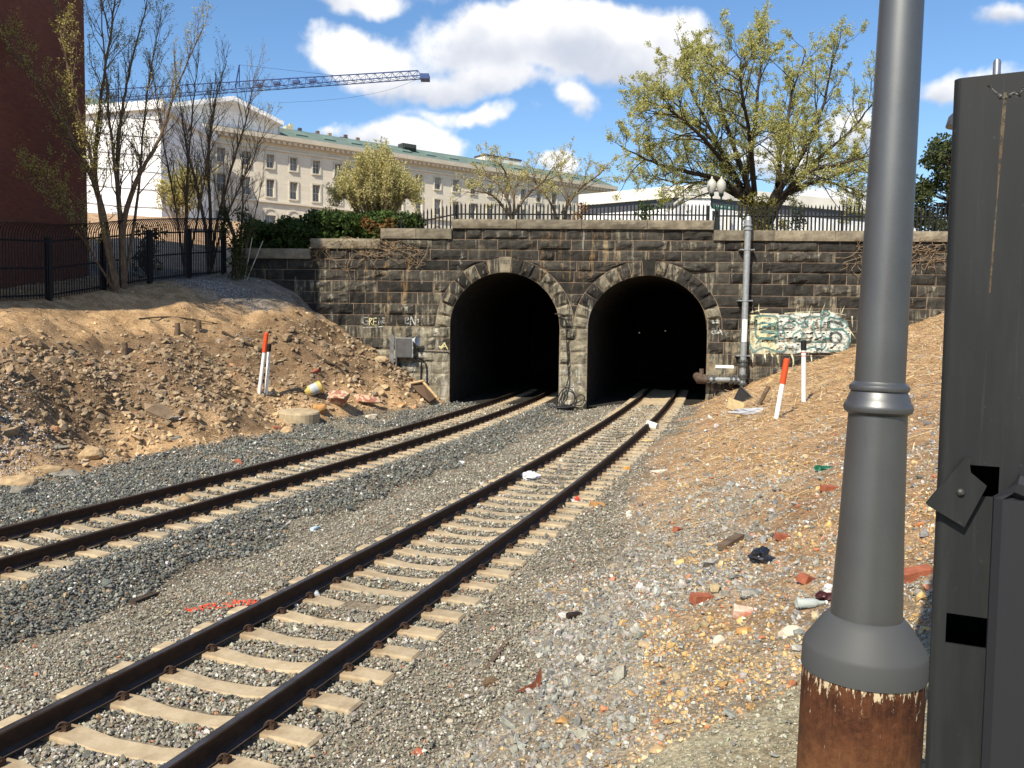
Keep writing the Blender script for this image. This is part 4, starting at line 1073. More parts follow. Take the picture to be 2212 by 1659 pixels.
    for k in range(5):
        th = np.linspace(0, 6.28, 22); r = 0.36 + 0.03 * k; m.tube([(p0[0] + r * 1.3 * math.cos(t), p0[1] + r * 0.8 * math.sin(t), float(ground(p0[0], p0[1])) + 0.05 + 0.028 * k + 0.015 * math.sin(3 * t + k)) for t in th], 0.02, 5)
    m.build('cable_coil', BLACK, c2)
    # leaning brown sheet at the jamb
    b = empty('brown_sheet', 'brown rectangular board lying on the slope against the tunnel jamb', 'board')
    A_, B_, C_, D_ = hit(884, 828), hit(920, 824), hit(940, 861), hit(930, 868)
    P = [at(884, 832, 37.0), at(912, 826, 37.4), at(942, 858, 37.2), at(928, 868, 36.6)]
    m = MB(); m.prism(P, (0.02, 0.03, -0.06)); m.build('sheet', simple('brown_board', (0.115, 0.072, 0.045), 0.8, 0, 0.15, 2), b)
    m = MB(); m.tube([at(914, 825, 37.3), at(944, 859, 37.1)], 0.06, 6); m.build('lit_edge', simple('lit_edge_tan', (0.55, 0.38, 0.20), 0.85, 0, 0.3, 8), b)  # pale strips paint the sunlight along the board's edges
    m = MB(); m.tube([at(884, 829, 37.0), at(914, 823, 37.3)], 0.07, 6); m.build('lit_edge', bpy.data.materials['lit_edge_tan'], b)
build_box()
def tunnel_lamp(px, py, dep, label):
    p = at(px, py, dep); e = NB('lit_lamp'); e.b.inputs['Emission Color'].default_value = (1, 0.85, 0.7, 1); e.b.inputs['Emission Strength'].default_value = 0.2
    root = empty('tunnel_lamp', label, 'lamp'); m = MB(); m.lathe([(0.01, -0.03), (0.028, -0.02), (0.03, 0.01), (0.01, 0.03)], p, 10); m.build('lamp_bulb', e.done((1, 1, 1)), root); m = MB(); m.box(p + np.array([0, 0.1, 0.04]), (0.12, 0.12, 0.06)); m.build('lamp_bracket', DKSTEEL, root)
tunnel_lamp(1381, 719, 50.0, 'tiny lit lamp deep inside the tunnel by the pipe, lower of two'); tunnel_lamp(1437, 715, 54.0, 'tiny lit lamp deep inside the tunnel by the pipe, upper of two')

# ------------------------------------------------------------------ fences
FENCEM = simple('black_fence_paint', (0.012, 0.012, 0.013), 0.65, 0.0, 0.4, 15, spec=0.25)
RUSTYF = simple('worn_fence_paint', (0.05, 0.042, 0.036), 0.6, 0.2, 0.5, 15)
def flat_picket(h, w=0.055, d=0.03):
    m = MB(); m.prism([(-w / 2, -d / 2, 0), (w / 2, -d / 2, 0), (w / 2, -d / 2, h - 0.13), (0, -d / 2, h), (-w / 2, -d / 2, h - 0.13)], (0, d, 0))
    me = bpy.data.meshes.new('picket'); me.from_pydata(np.concatenate(m.v).tolist(), [], m.f); me.update(); me.materials.append(FENCEM); return me
def build_wall_fence():
    root = empty('wall_top_fence', 'black pointed picket fence along the top of the stone portal', 'fence')
    w = -0.62
    me = flat_picket(1.28, 0.068); me2 = flat_picket(1.49, 0.068)
    def run(u0, u1, zb0, zb1, me, tilt=0.0, step=0.165):
        n = int((u1 - u0) / step)
        for k in range(n):
            t = (k + 0.5) / n; u = u0 + (u1 - u0) * t; zb = zb0 + (zb1 - zb0) * t
            o = bpy.data.objects.new('picket', me); COL.objects.link(o); child(o, root)
            o.location = W3(u, w, zb); o.rotation_euler = (tilt + rngS.uniform(-.012, .012), rngS.uniform(-.012, .012), -PSI)
        for dz in ((0.78, 0.12) if me is not me2 else (0.98, 0.14)):
            m = MB(); a, b = W3(u0, w - 0.03, zb0 + dz), W3(u1, w - 0.03, zb1 + dz); m.tube([a, b], 0.032, 4); m.build('fence_rail', FENCEM, root)
        for k in range(max(2, int((u1 - u0) / 2.6) + 1)):
            t = k / max(1, int((u1 - u0) / 2.6)); t = min(t, 1); m = MB(); p = W3(u0 + (u1 - u0) * t, w - 0.06, zb0 + (zb1 - zb0) * t); m.box(p + np.array([0, 0, 0.55]), (0.08, 0.08, 1.3), rotz(-PSI)); m.build('fence_post', FENCEM, root)
    run(uC0 + 0.1, uC1 - 0.1, 7.38, 7.38, me); run(uC1 + 0.1, 25.0, 7.15, 7.12, me2)
    run(wall_uz(840, 480)[0], uC0 + 0.1, 6.78, 7.38, me)
build_wall_fence()
FA, FB = np.array([-17.6, 18.6]), np.array([-12.75, 38.6])
def build_yard_fence():
    root = empty('yard_fence', 'tall black picket fence with outward curved tops behind the trees', 'fence')
    d = FB - FA; L = np.linalg.norm(d); d /= L; ang = math.atan2(d[1], d[0]); nrm = np.array([d[1], -d[0]])   # towards the tracks
    m = MB(); P = [(0, 0, z) for z in (0.0, 1.0, 1.9)] + [(0, -0.36 * (1 - math.cos(a)) , 1.9 + 0.5 * math.sin(a)) for a in np.linspace(0.25, 1.5, 6)]
    m.tube(P, [0.024] * 3 + [0.024, 0.023, 0.022, 0.021, 0.018, 0.008], 4)
    me = bpy.data.meshes.new('curved_picket'); me.from_pydata(np.concatenate(m.v).tolist(), [], m.f); me.update(); me.materials.append(FENCEM)
    n = int(L / 0.12)
    for k in range(n):
        p = FA + d * (k + 0.5) * L / n
        z = float(ground(p[0], p[1], False))
        o = bpy.data.objects.new('picket', me); COL.objects.link(o); child(o, root); o.location = (p[0], p[1], z + 0.08); o.rotation_euler = (0, 0, ang)
    npost = 8
    zs = [float(ground(*(FA + d * L * k / npost), False)) for k in range(npost + 1)]
    for k in range(npost + 1):
        p = FA + d * L * k / npost; m = MB(); m.box((p[0] - nrm[0] * 0.05, p[1] - nrm[1] * 0.05, zs[k] + 1.0), (0.16, 0.16, 2.1), rotz(ang)); m.build('fence_post', FENCEM, root)
        if k:
            q = FA + d * L * (k - 1) / npost
            for dz in (0.18, 1.05, 1.92): 
                m = MB(); m.tube([(q[0] - nrm[0] * .03, q[1] - nrm[1] * .03, zs[k - 1] + dz), (p[0] - nrm[0] * .03, p[1] - nrm[1] * .03, zs[k] + dz)], 0.03, 4); m.build('fence_rail', FENCEM, root)
build_yard_fence()
# ------------------------------------------------------------------ buildings and crane beyond
def wall_box(m, P0, P1, z0, z1, thick):
    """upright slab from plan point P0 to P1, thickness to the far side"""
    P0 = np.array(P0, float); P1 = np.array(P1, float); d = P1 - P0; d /= np.linalg.norm(d); n = np.array([-d[1], d[0]])
    m.prism([(P0[0], P0[1], z0), (P1[0], P1[1], z0), (P1[0], P1[1], z1), (P0[0], P0[1], z1)], (n[0] * thick, n[1] * thick, 0))
def M_brick():
    b = NB('dark_red_brick'); br = b.N.new('ShaderNodeTexBrick')
    p = b.coord('Object'); x, y, z = b.sepxyz(p); cb = b.N.new('ShaderNodeCombineXYZ'); b.L.new(y, cb.inputs[0]); b.L.new(z, cb.inputs[1])
    b.L.new(cb.outputs[0], br.inputs['Vector']); br.inputs['Scale'].default_value = 1.0; br.inputs['Brick Width'].default_value = 0.22; br.inputs['Row Height'].default_value = 0.075; br.inputs['Mortar Size'].default_value = 0.006
    br.inputs['Color1'].default_value = (0.20, 0.062, 0.036, 1); br.inputs['Color2'].default_value = (0.145, 0.045, 0.028, 1); br.inputs['Mortar'].default_value = (0.11, 0.06, 0.045, 1)
    return b.done(br.outputs['Color'], 0.9)
def build_brick():
    root = empty('brick_building', 'tall dark red brick building behind the black yard fence', 'building')
    N_, C_ = np.array([-17.9, 22.5]), np.array([-16.55, 34.0]); d = (C_ - N_); d /= np.linalg.norm(d); n = np.array([-d[1], d[0]])
    g = 3.0; H = 25.5; me = MB()
    A, B = N_, C_; C, D = C_ + n * 14, N_ + n * 14
    ang = math.atan2(d[1], d[0]) - math.pi / 2
    # local frame so the brick courses follow the wall
    loc = np.array([C_[0], C_[1], g]); R = rotz(-ang)
    def w(P, z): return (R @ (np.array([P[0], P[1], z]) - loc))
    me.prism([w(A, g - 1), w(B, g - 1), w(B, H), w(A, H)], R @ np.array([n[0] * 14, n[1] * 14, 0]))
    o = me.build('brick_wall', M_brick()); o.rotation_euler = (0, 0, ang); o.location = loc; o.parent = root
    m = MB(); m.prism([(*(A - d * .2 - n * .2), H), (*(B + d * .2 - n * .2), H), (*(B + d * .2 - n * .2), H + 0.5), (*(A - d * .2 - n * .2), H + 0.5)], (n[0] * 14.4, n[1] * 14.4, 0)); m.build('parapet', simple('parapet_stone', (0.4, 0.36, 0.3)), root)
build_brick()

LIME = None
def M_limestone():
    b = NB('pale_limestone'); br = b.N.new('ShaderNodeTexBrick'); p = b.coord('Object'); x, y, z = b.sepxyz(p); cb = b.N.new('ShaderNodeCombineXYZ'); b.L.new(x, cb.inputs[0]); b.L.new(z, cb.inputs[1])
    b.L.new(cb.outputs[0], br.inputs['Vector']); br.inputs['Scale'].default_value = 1; br.inputs['Brick Width'].default_value = 1.5; br.inputs['Row Height'].default_value = 0.62; br.inputs['Mortar Size'].default_value = 0.012
    br.inputs['Color1'].default_value = (0.66, 0.60, 0.49, 1); br.inputs['Color2'].default_value = (0.60, 0.545, 0.44, 1); br.inputs['Mortar'].default_value = (0.48, 0.43, 0.34, 1)
    n = b.noise(b.coord('Object', (0.6, 0.6, 2.5)), 0.9, 6, 0.7)
    c = b.mix(b.ramp(n, 0.5, 0.75, 0, 0.4), br.outputs['Color'], (0.44, 0.39, 0.30)); return b.done(c, 0.9)
def build_office():
    root = empty('office_building', 'long pale limestone office block with green copper roof and rows of windows', 'building')
    Hc = 28.0 + CAMZ
    A0 = at(605, 296.6, 28.0 * FPX / 403.2); A0[2] = 0
    h = rad(52.6); a = np.array([math.sin(h), math.cos(h), 0]); n = np.array([math.cos(h), -math.sin(h), 0])   # n faces the tracks
    S0, S1 = -26.0, 68.0; zb = 8.0
    ang = math.atan2(a[1], a[0]); R = np.array([a, -n, [0, 0, 1]]).T   # columns: along, inwards, up
    LIME = M_limestone()
    def put(m, name, mat, par=root, sm=False):
        o = m.build(name, mat); o.parent = par if par is root else par; return o
    base = empty_rot = root
    root.location = A0; root.rotation_euler = (0, 0, ang)
    # everything below is in the building's own frame: x along, y inwards (away from the tracks), z up
    def part(m, name, mat, par=root):
        o = m.build(name, mat); o.parent = par; return o
    # windows
    sp = 3.63; xs = [-1.55 + sp * k for k in range(-7, 40)]
    rows = [(24.25 + CAMZ, 1.95, 1.15), (20.35 + CAMZ, 2.5, 1.2)]
    zA = 16.3 + CAMZ
    # facade as a grid with real openings
    m = MB(); zl = [zb]; 
    holes = []
    for x in xs:
        for (zc, hh, ww) in rows: holes.append((x - ww / 2, x + ww / 2, zc - hh / 2, zc + hh / 2))
        holes.append((x - 0.85, x + 0.85, zA - 2.4, zA + 0.1))
    xe = sorted(set([S0, S1] + [round(q, 4) for h_ in holes for q in h_[:2] if S0 < q < S1])); ze = sorted(set([zb, Hc - 1.0] + [round(q, 4) for h_ in holes for q in h_[2:]]))
    hs = [(round(p, 4), round(q, 4), round(r, 4), round(s, 4)) for p, q, r, s in holes]
    V = []; idx = {}; Fc = []
    def vid(i, j):
        if (i, j) not in idx: idx[(i, j)] = len(V); V.append((xe[i], 0, ze[j]))
        return idx[(i, j)]
    colset = {}
    for p, q, r, s in hs: colset.setdefault((p, q), []).append((r, s))
    for i in range(len(xe) - 1):
        xm = (xe[i] + xe[i + 1]) / 2; rs = [rr for (p, q), rr in colset.items() if p < xm < q]; rs = rs[0] if rs else []
        # merge rs from rows with other widths
        rs = [t for (p, q), rr in colset.items() if p < xm < q for t in rr]
        for j in range(len(ze) - 1):
            zm = (ze[j] + ze[j + 1]) / 2
            if any(r < zm < s for r, s in rs): continue
            Fc.append((vid(i, j), vid(i + 1, j), vid(i + 1, j + 1), vid(i, j + 1)))
    m.add(np.array(V), Fc)
    m.prism([(S0, 0, zb), (S0, 0, Hc - 1), (S0, 30, Hc - 1), (S0, 30, zb)], (0.01, 0, 0)); m.prism([(S1, 0, zb), (S1, 0, Hc - 1), (S1, 30, Hc - 1), (S1, 30, zb)], (0.01, 0, 0))
    part(m, 'facade_wall', LIME)
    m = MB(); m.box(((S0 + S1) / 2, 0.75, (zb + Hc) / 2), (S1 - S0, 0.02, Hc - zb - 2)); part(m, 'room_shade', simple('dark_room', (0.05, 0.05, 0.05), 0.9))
    FR = simple('window_surround', (0.62, 0.57, 0.47), 0.9); SASH = simple('white_sash', (0.62, 0.60, 0.55), 0.7)
    GL = NB('office_glass'); gp = GL.coord('Object'); gc = GL.mix(GL.rand(), (0.09, 0.095, 0.10), (0.20, 0.20, 0.19)); GLASS = GL.done(gc, 0.12, 0, 0.6)
    BL = simple('window_blind', (0.30, 0.29, 0.27), 0.8, rnd=0.4)
    def win_meshes(w, hh, arch=False):
        f = MB(); t = 0.22; k = -0.06
        if not arch:
            f.box((-w / 2 - t / 2, k, 0), (t, 0.14, hh + 2 * t)); f.box((w / 2 + t / 2, k, 0), (t, 0.14, hh + 2 * t)); f.box((0, k, hh / 2 + t / 2), (w, 0.14, t)); f.box((0, k - 0.04, -hh / 2 - t / 2), (w + 0.1, 0.24, t))
        else:
            th = np.linspace(0, math.pi, 11)
            for i in range(10): f.prism([((w / 2) * math.cos(th[i]), -0.02, 0.1 + (w / 2) * math.sin(th[i])), ((w / 2 + .25) * math.cos(th[i]), -0.02, 0.1 + (w / 2 + .25) * math.sin(th[i])), ((w / 2 + .25) * math.cos(th[i + 1]), -0.02, 0.1 + (w / 2 + .25) * math.sin(th[i + 1])), ((w / 2) * math.cos(th[i + 1]), -0.02, 0.1 + (w / 2) * math.sin(th[i + 1]))], (0, -0.1, 0))
            f.box((-w / 2 - 0.12, -0.07, -1.15), (0.24, 0.1, 2.5)); f.box((w / 2 + 0.12, -0.07, -1.15), (0.24, 0.1, 2.5))
        s = MB(); z0 = -hh / 2 if not arch else -2.4; z1 = hh / 2 if not arch else 0.1
        s.box((0, 0.33, (z0 + z1) / 2), (0.07, 0.06, z1 - z0)); s.box((0, 0.33, z0 + (z1 - z0) * 0.5), (w, 0.06, 0.08)); s.box((-w / 2 + 0.04, 0.33, (z0 + z1) / 2), (0.08, 0.06, z1 - z0)); s.box((w / 2 - 0.04, 0.33, (z0 + z1) / 2), (0.08, 0.06, z1 - z0)); s.box((0, 0.33, z1 - 0.04), (w, 0.06, 0.08)); s.box((0, 0.33, z0 + 0.04), (w, 0.06, 0.08))
        g = MB(); g.box((0, 0.42, (z0 + z1) / 2), (w, 0.02, z1 - z0))
        out = []
        for mb, nm, mt in ((f, 'window', FR), (s, 'sash', SASH), (g, 'pane', GLASS)):
            me = bpy.data.meshes.new(nm); me.from_pydata(np.concatenate(mb.v).tolist(), [], mb.f); me.update(); me.materials.append(mt); out.append(me)
        if arch:
            # rounded head closed with a lunette of glass
            pass
        rv = MB(); rv.box((-w / 2 - 0.01, 0.2, (z0 + z1) / 2), (0.02, 0.44, z1 - z0)); rv.box((w / 2 + 0.01, 0.2, (z0 + z1) / 2), (0.02, 0.44, z1 - z0)); rv.box((0, 0.2, z1 + 0.01), (w, 0.44, 0.02)); rv.box((0, 0.2, z0 - 0.01), (w, 0.44, 0.02))
        me = bpy.data.meshes.new('reveal'); me.from_pydata(np.concatenate(rv.v).tolist(), [], rv.f); me.update(); me.materials.append(FR); out.append(me)
        return out
    sets = [(win_meshes(rows[0][2], rows[0][1]), rows[0][0]), (win_meshes(rows[1][2], rows[1][1]), rows[1][0]), (win_meshes(1.7, 2.5, True), zA)]
    rng = random.Random(5)
    bm_ = MB(); bm_.box((0, 0.38, 0), (1.1, 0.01, 1.0)); bme = bpy.data.meshes.new('blind'); bme.from_pydata(np.concatenate(bm_.v).tolist(), [], bm_.f); bme.materials.append(BL)
    for x in xs:
        if not S0 < x < S1: continue
        for r, (ms, zc) in enumerate(sets):
            wobj = bpy.data.objects.new('window', ms[0]); COL.objects.link(wobj); wobj.parent = root; wobj.location = (x, 0, zc)
            for me_ in ms[1:]:
                c = bpy.data.objects.new(me_.name.split('.')[0], me_); COL.objects.link(c); c.parent = wobj
            if r < 2 and rng.random() < 0.75:
                c = bpy.data.objects.new('blind', bme); COL.objects.link(c); c.parent = wobj; hh = rows[r][1]; fr = rng.choice([0.3, 0.45, 0.6]); c.scale = (1, 1, hh * fr); c.location = (0, 0, hh / 2 - hh * fr / 2)
    # string course, cornice with dentils, roof
    m = MB(); m.box(((S0 + S1) / 2, -0.12, 18.35 + CAMZ), (S1 - S0, 0.35, 0.3)); part(m, 'string_course', LIME)
    m = MB(); m.box(((S0 + S1) / 2, -0.1, Hc - 2.05), (S1 - S0, 0.25, 0.25)); part(m, 'frieze_band', LIME)
    m = MB(); m.prism([(S0, 0, Hc - 1.15), (S0, -0.45, Hc - 1.1), (S0, -0.6, Hc - 0.85), (S0, -1.25, Hc - 0.7), (S0, -1.35, Hc - 0.05), (S0, 0.4, Hc)], (S1 - S0, 0, 0)); part(m, 'cornice', LIME)
    dm = MB(); dm.box((0, 0, 0), (0.42, 0.45, 0.36)); dme = bpy.data.meshes.new('dentil'); dme.from_pydata(np.concatenate(dm.v).tolist(), [], dm.f); dme.update(); dme.materials.append(LIME)
    for k in range(109):
        o = bpy.data.objects.new('dentil', dme); COL.objects.link(o); o.parent = root; o.location = (S0 + 0.45 + k * 0.86, -0.75, Hc - 0.98)
    COPPER = simple('green_copper', (0.135, 0.18, 0.155), 0.75, 0.0, 0.3, 0.7, c2=(0.105, 0.15, 0.13))
    m = MB(); m.prism([(S0, -0.6, Hc + 0.02), (S0, 5.0, Hc + 2.5), (S0, 26, Hc + 2.4), (S0, 31, Hc + 0.02)], (S1 - S0, 0, 0)); roof = part(m, 'roof', COPPER)
    slope = math.atan2(2.48, 5.6)
    for k in range(14):
        x = 4.0 + k * 4.6; m = MB(); m.box((x, 2.1, Hc + 1.3), (1.9, 1.9, 0.25), rotx(slope)); o = m.build('skylight', simple('copper_skylight', (0.155, 0.225, 0.195), 0.65) if k == 0 else bpy.data.materials['copper_skylight']); o.parent = roof
    m = MB(); m.box((23.5, 3.2, Hc + 2.1), (2.6, 1.6, 1.0)); m.box((23.5, 2.3, Hc + 2.2), (2.2, 0.3, 0.6)); o = m.build('dark_vent', simple('dark_louvre', (0.05, 0.06, 0.055))); o.parent = roof
    # plant on the roof
    def roofbox(px0, px1, py0, py1, s, dep, name, mat):
        pass
    m = MB(); m.box((50, 13.6, Hc + 3.4), (8.8, 3.3, 3.2)); pen = part(m, 'penthouse', simple('penthouse_white', (0.72, 0.69, 0.62), 0.8, 0, 0.1, 0.3)); m = MB(); m.box((50, 13.6, Hc + 5.15), (9.0, 3.5, 0.3)); part(m, 'penthouse_coping', simple('dark_coping', (0.09, 0.07, 0.075)), root); m = MB(); m.box((47.5, 11.9, Hc + 4.0), (0.5, 0.06, 0.8)); o = m.build('louvre', simple('grey_louvre', (0.5, 0.5, 0.48))); o.parent = pen
    for px, sz, hgt, nm, cc in ((4.0, (1.2, 1.4, 1.4), 2.5, 'roof_plant', (0.55, 0.50, 0.33)), (5.5, (1.4, 1.2, 0.5), 2.5, 'roof_plant', (0.07, 0.07, 0.07)), (8.5, (1.0, 1.2, 0.5), 2.5, 'roof_plant', (0.17, 0.12, 0.10)), (10.6, (0.8, 1.0, 0.4), 2.5, 'roof_plant', (0.32, 0.25, 0.15)), (13.4, (1.4, 1.0, 0.5), 2.6, 'chimney', (0.14, 0.085, 0.075)), (15.6, (0.8, 0.8, 0.4), 2.5, 'roof_plant', (0.2, 0.14, 0.12))):
        m = MB(); m.box((px, 6.5, Hc + hgt), sz); m.box((px + 0.3, 6.2, Hc + hgt + sz[2] / 2 + 0.2), (0.5, 0.5, 0.5)); part(m, nm, simple('roof_plant_' + nm + str(px), cc))
build_office()

def build_wrap():
    root = empty('wrapped_wing', 'building wing wrapped in bright white scaffold sheeting under a gabled temporary roof', 'building')
    b = NB('white_sheeting'); p = b.coord('Position'); n = b.noise(b.coord('Position', (0.25, 0.25, 1.2)), 1.2, 5, 0.65); z = b.sepxyz(p)[2]
    c = b.mix(b.ramp(n, 0.35, 0.7), (0.80, 0.80, 0.80), (0.66, 0.68, 0.71)); b.bump(n, 0.6, 0.35); SHEET = b.done(c, 0.55, spec=0.3)
    Y0 = 104.0
    xl = at(150, 300, Y0)[0]; xr = at(347, 300, Y0)[0]; zt = at(300, 232, Y0)[2]; zb = 8.0
    m = MB(); m.box(((xl + xr) / 2, Y0 + 9, (zt + zb) / 2), (xr - xl, 18, zt - zb)); m.build('sheet_wall', SHEET, root)
    SEAM = simple('sheet_seam', (0.50, 0.52, 0.56), 0.6)
    for k in range(16):
        z = zb + 3 + k * 2.05
        if z > zt - 1.2: break
        m = MB(); m.tube([(xl, Y0 - 0.06, z + 0.5), (xl * .5 + xr * .5, Y0 - 0.07, z + 0.1 * (k % 3)), (xr + 0.02, Y0 - 0.06, z - 0.2)], 0.05, 5); m.build('sheet_seam', SEAM, root)
        m = MB(); m.tube([(xr + 0.06, Y0, z - 0.2), (xr + 0.06, Y0 + 18, z - 0.2)], 0.05, 5); m.build('sheet_seam', SEAM, root)
    # temporary gabled roof on the end of the long block, gable to the street
    h = rad(52.6); av = np.array([math.sin(h), math.cos(h), 0]); nv = np.array([math.cos(h), -math.sin(h), 0])
    A0 = at(605, 296.6, 28.0 * FPX / 403.2); A0[2] = 0
    def on_facade(px, py, out):
        D = ray(px, py); o = np.array([0, 0, CAMZ]); t = np.dot(A0 + nv * out - o, nv) / np.dot(D, nv); return o + D * t
    P = [on_facade(px, py, 1.6) for px, py in [(330, 226), (505, 207), (613, 262)]]; th = np.array([0, 0, 0.6])
    m = MB()
    for i in range(2): m.prism([P[i], P[i + 1], P[i + 1] - th, P[i] - th], -nv * 18)
    m.build('tent_roof', SHEET, root)
    G = [on_facade(px, py, -0.1) for px, py in [(335, 234), (505, 214), (602, 262), (602, 297)]]; b0 = G[0].copy(); b0[2] = 28 + CAMZ - 0.2; G[3][2] = 28 + CAMZ - 0.2
    m = MB(); m.prism([G[0], G[1], G[2], G[3], b0][::-1], -nv * 14); m.build('gable_sheet', SHEET, root)
    q0, q1 = G[3], G[2]; m = MB(); m.tube([q0, q1], 0.15, 6); m.build('corner_pole', SEAM, root)
    m = MB(); T = [at(120, 232, Y0 - .6), at(352, 214, Y0 - .6)]; m.prism([T[0], T[1], T[1] - np.array([0, 0, 1.0]), T[0] - np.array([0, 0, 1.0])], (0, 19, 0)); m.build('eave_sheet', SHEET, root)
build_wrap()

def build_lowblock():
    root = empty('low_white_building', 'low white building with a deep pale roof overhang behind the big tree', 'building')
    CON = simple('pale_concrete', (0.70, 0.67, 0.60), 0.9, 0, 0.15, 0.3); RIB = simple('white_rib', (0.78, 0.78, 0.78), 0.8); DKB = simple('dark_glazing', (0.07, 0.075, 0.09), 0.3)
    C = at(1492, 420, 88.0); L = at(1250, 420, 95.5); Rr = at(1990, 420, 102.0)
    cz = lambda px, py, Y: at(px, py, Y)[2]
    zt, zm = cz(1492, 398, 88.0), cz(1492, 424, 88.0); zb = 8.5
    C2, L2, R2 = C[:2], L[:2], Rr[:2]
    B2 = L2 + R2 - C2 + np.array([0, 20.0])
    m = MB(); m.prism([(*C2, zm), (*R2, zm), (*B2, zm), (*L2, zm)], (0, 0, zt - zm)); m.build('roof_slab', CON, root)
    cen = (C2 + B2) / 2
    def inset(P, k): return cen + (P - cen) * k
    m = MB(); Q = [inset(P, 0.984) for P in (C2, R2, B2, L2)]; m.prism([(*q, zm - 1.0) for q in Q], (0, 0, 1.05)); m.build('window_band', DKB, root)
    m = MB(); Q2 = [inset(P, 0.986) for P in (C2, R2, B2, L2)]; m.prism([(*q, zb) for q in Q2], (0, 0, zm - 1.0 - zb)); m.build('storey_wall', RIB, root)
    for (a, b) in ((Q2[0], Q2[1]), (Q2[0], Q2[3])):
        d = b - a; Ln = np.linalg.norm(d); d = d / Ln; n = np.array([d[1], -d[0]]); n = n if np.dot(n, cen - a) < 0 else -n
        for k in range(34):
            p = a + d * (1.0 + k * 1.75) + n * 0.25
            m = MB(); m.box((p[0], p[1], (zb + zm - 1.6) / 2), (0.35, 0.6, zm - 1.6 - zb), rotz(math.atan2(d[1], d[0]))); m.build('wall_rib', RIB if k % 2 else CON, root)
    m = MB(); p = at(1445, 455, 80.0); pz = at(1500, 428, 80.0)[2]; 
    root2 = empty('white_kiosk', 'plain white boxy kiosk behind the twin globe lamp', 'kiosk')
    a0, a1 = at(1478, 500, 70.0), at(1535, 500, 70.0); zt2 = at(1500, 428, 70.0)[2]
    m = MB(); m.box(((a0[0] + a1[0]) / 2, 72, (zt2 + 8) / 2), (a1[0] - a0[0], 4, zt2 - 8)); m.build('kiosk_wall', RIB, root2); m = MB(); m.box(((a0[0] + a1[0]) / 2, 72, zt2 + 0.1), (a1[0] - a0[0] + 0.3, 4.3, 0.2)); m.build('kiosk_roof', CON, root2)
    # parked white van-like panel screened by the fence is only a pale wall in the photo
    w = empty('boundary_wall', 'low pale boundary wall across the street behind the picket fence', 'wall', None, 'thing')
    m = MB(); q0, q1 = at(1000, 480, 62.0), at(1480, 480, 62.0); m.prism([(q0[0], 62, 6.5), (q1[0], 62, 6.5), (q1[0], 62, 9.3), (q0[0], 62, 9.3)], (0, 0.5, 0)); m.build('wall_panel', CON, w)
    m = MB(); m.box(((q0[0] + q1[0]) / 2, 62.25, 9.38), (q1[0] - q0[0] + 0.2, 0.7, 0.16)); m.build('wall_cap', CON, w)
build_lowblock()

def build_crane():
    root = empty('tower_crane', 'blue lattice tower crane jib reaching across the sky over the white wing', 'crane')
    BLUE = simple('crane_blue', (0.04, 0.075, 0.20), 0.5, 0.1, 0.2, 2)
    Y0, Y1 = 190.0, 160.0
    def P(px, py, t): return at(px, py, Y0 + (Y1 - Y0) * t)
    # bottom chord pair and top chord, from the mast to the tip
    x0, x1 = 95.0, 912.0
    def bot(t): return P(x0 + (x1 - x0) * t, 226 + (166.5 - 226) * t, t)
    def top(t): return P(x0 + (x1 - x0) * t, 202 + (152 - 202) * t, t)
    n = 44; off = np.array([0.25, 1.1, 0])
    ts = np.linspace(0, 1, n + 1)
    B1 = [bot(t) - off for t in ts]; B2 = [bot(t) + off for t in ts]; T = [top((ts[i] + ts[min(i + 1, n)]) / 2) for i in range(n)]
    for nm, pts, r in (('bottom_chord', B1, 0.1), ('bottom_chord', B2, 0.1), ('top_chord', T, 0.12)):
        m = MB(); m.tube(pts, r, 5); m.build(nm, BLUE, root)
    for i in range(n):
        m = MB()
        for a, b in ((B1[i], T[i]), (T[i], B1[i + 1]), (B2[i], T[i]), (T[i], B2[i + 1]), (B1[i], B2[i]), (B1[i], B2[i + 1])): m.tube([a, b], 0.042, 4)
        m.build('lattice_bay', BLUE, root)
    m = MB(); e = bot(1.0); m.box(e + np.array([0.5, 0, -0.1]), (1.6, 2.4, 0.9)); m.build('jib_end', BLUE, root)
    # mast head and mast
    Z0 = bot(0)[2]; mp = bot(0.0)
    m = MB()
    for sx in (-1, 1):
        for sy in (-1, 1): m.tube([(mp[0] + sx, mp[1] + sy, 6), (mp[0] + sx, mp[1] + sy, Z0)], 0.18, 4)
    m.build('mast_leg', BLUE, root)
    for k in range(18):
        z = 8 + k * (Z0 - 8) / 18; m = MB(); s = 1 if k % 2 else -1; dz = (Z0 - 8) / 18
        m.tube([(mp[0] - s, mp[1] - 1, z), (mp[0] + s, mp[1] - 1, z + dz)], 0.08, 4); m.tube([(mp[0] - 1, mp[1] - s, z), (mp[0] - 1, mp[1] + s, z + dz)], 0.08, 4); m.build('mast_bay', BLUE, root)
    # short king post on the jib with its stay lines
    ta = (514 - x0) / (x1 - x0); kp = top(ta); tip = P(517, 140, ta)
    m = MB(); m.tube([P(508, 190, ta), tip], 0.13, 4); m.tube([P(517, 188, ta), tip], 0.1, 4); m.build('king_post', BLUE, root)
    m = MB(); m.tube([tip, P(735, 164, (735 - x0) / (x1 - x0))], 0.03, 4); m.build('stay_line', BLUE, root)
    m = MB(); pts = [P(910, 168, 1.0), P(840, 194, .9), P(760, 210, .8), P(680, 218, .7), P(600, 222, .6)]; m.tube(smooth_line(np.array(pts)), 0.025, 4); m.build('hoist_line', BLUE, root)
    for px in (598, 640, 676, 560):
        t = (px - x0) / (x1 - x0); q = (bot(t) + top(t)) / 2; m = MB(); m.box(q, (1.2, 1.2, 0.5)); m.build('jib_lamp', BLUE, root)
build_crane()
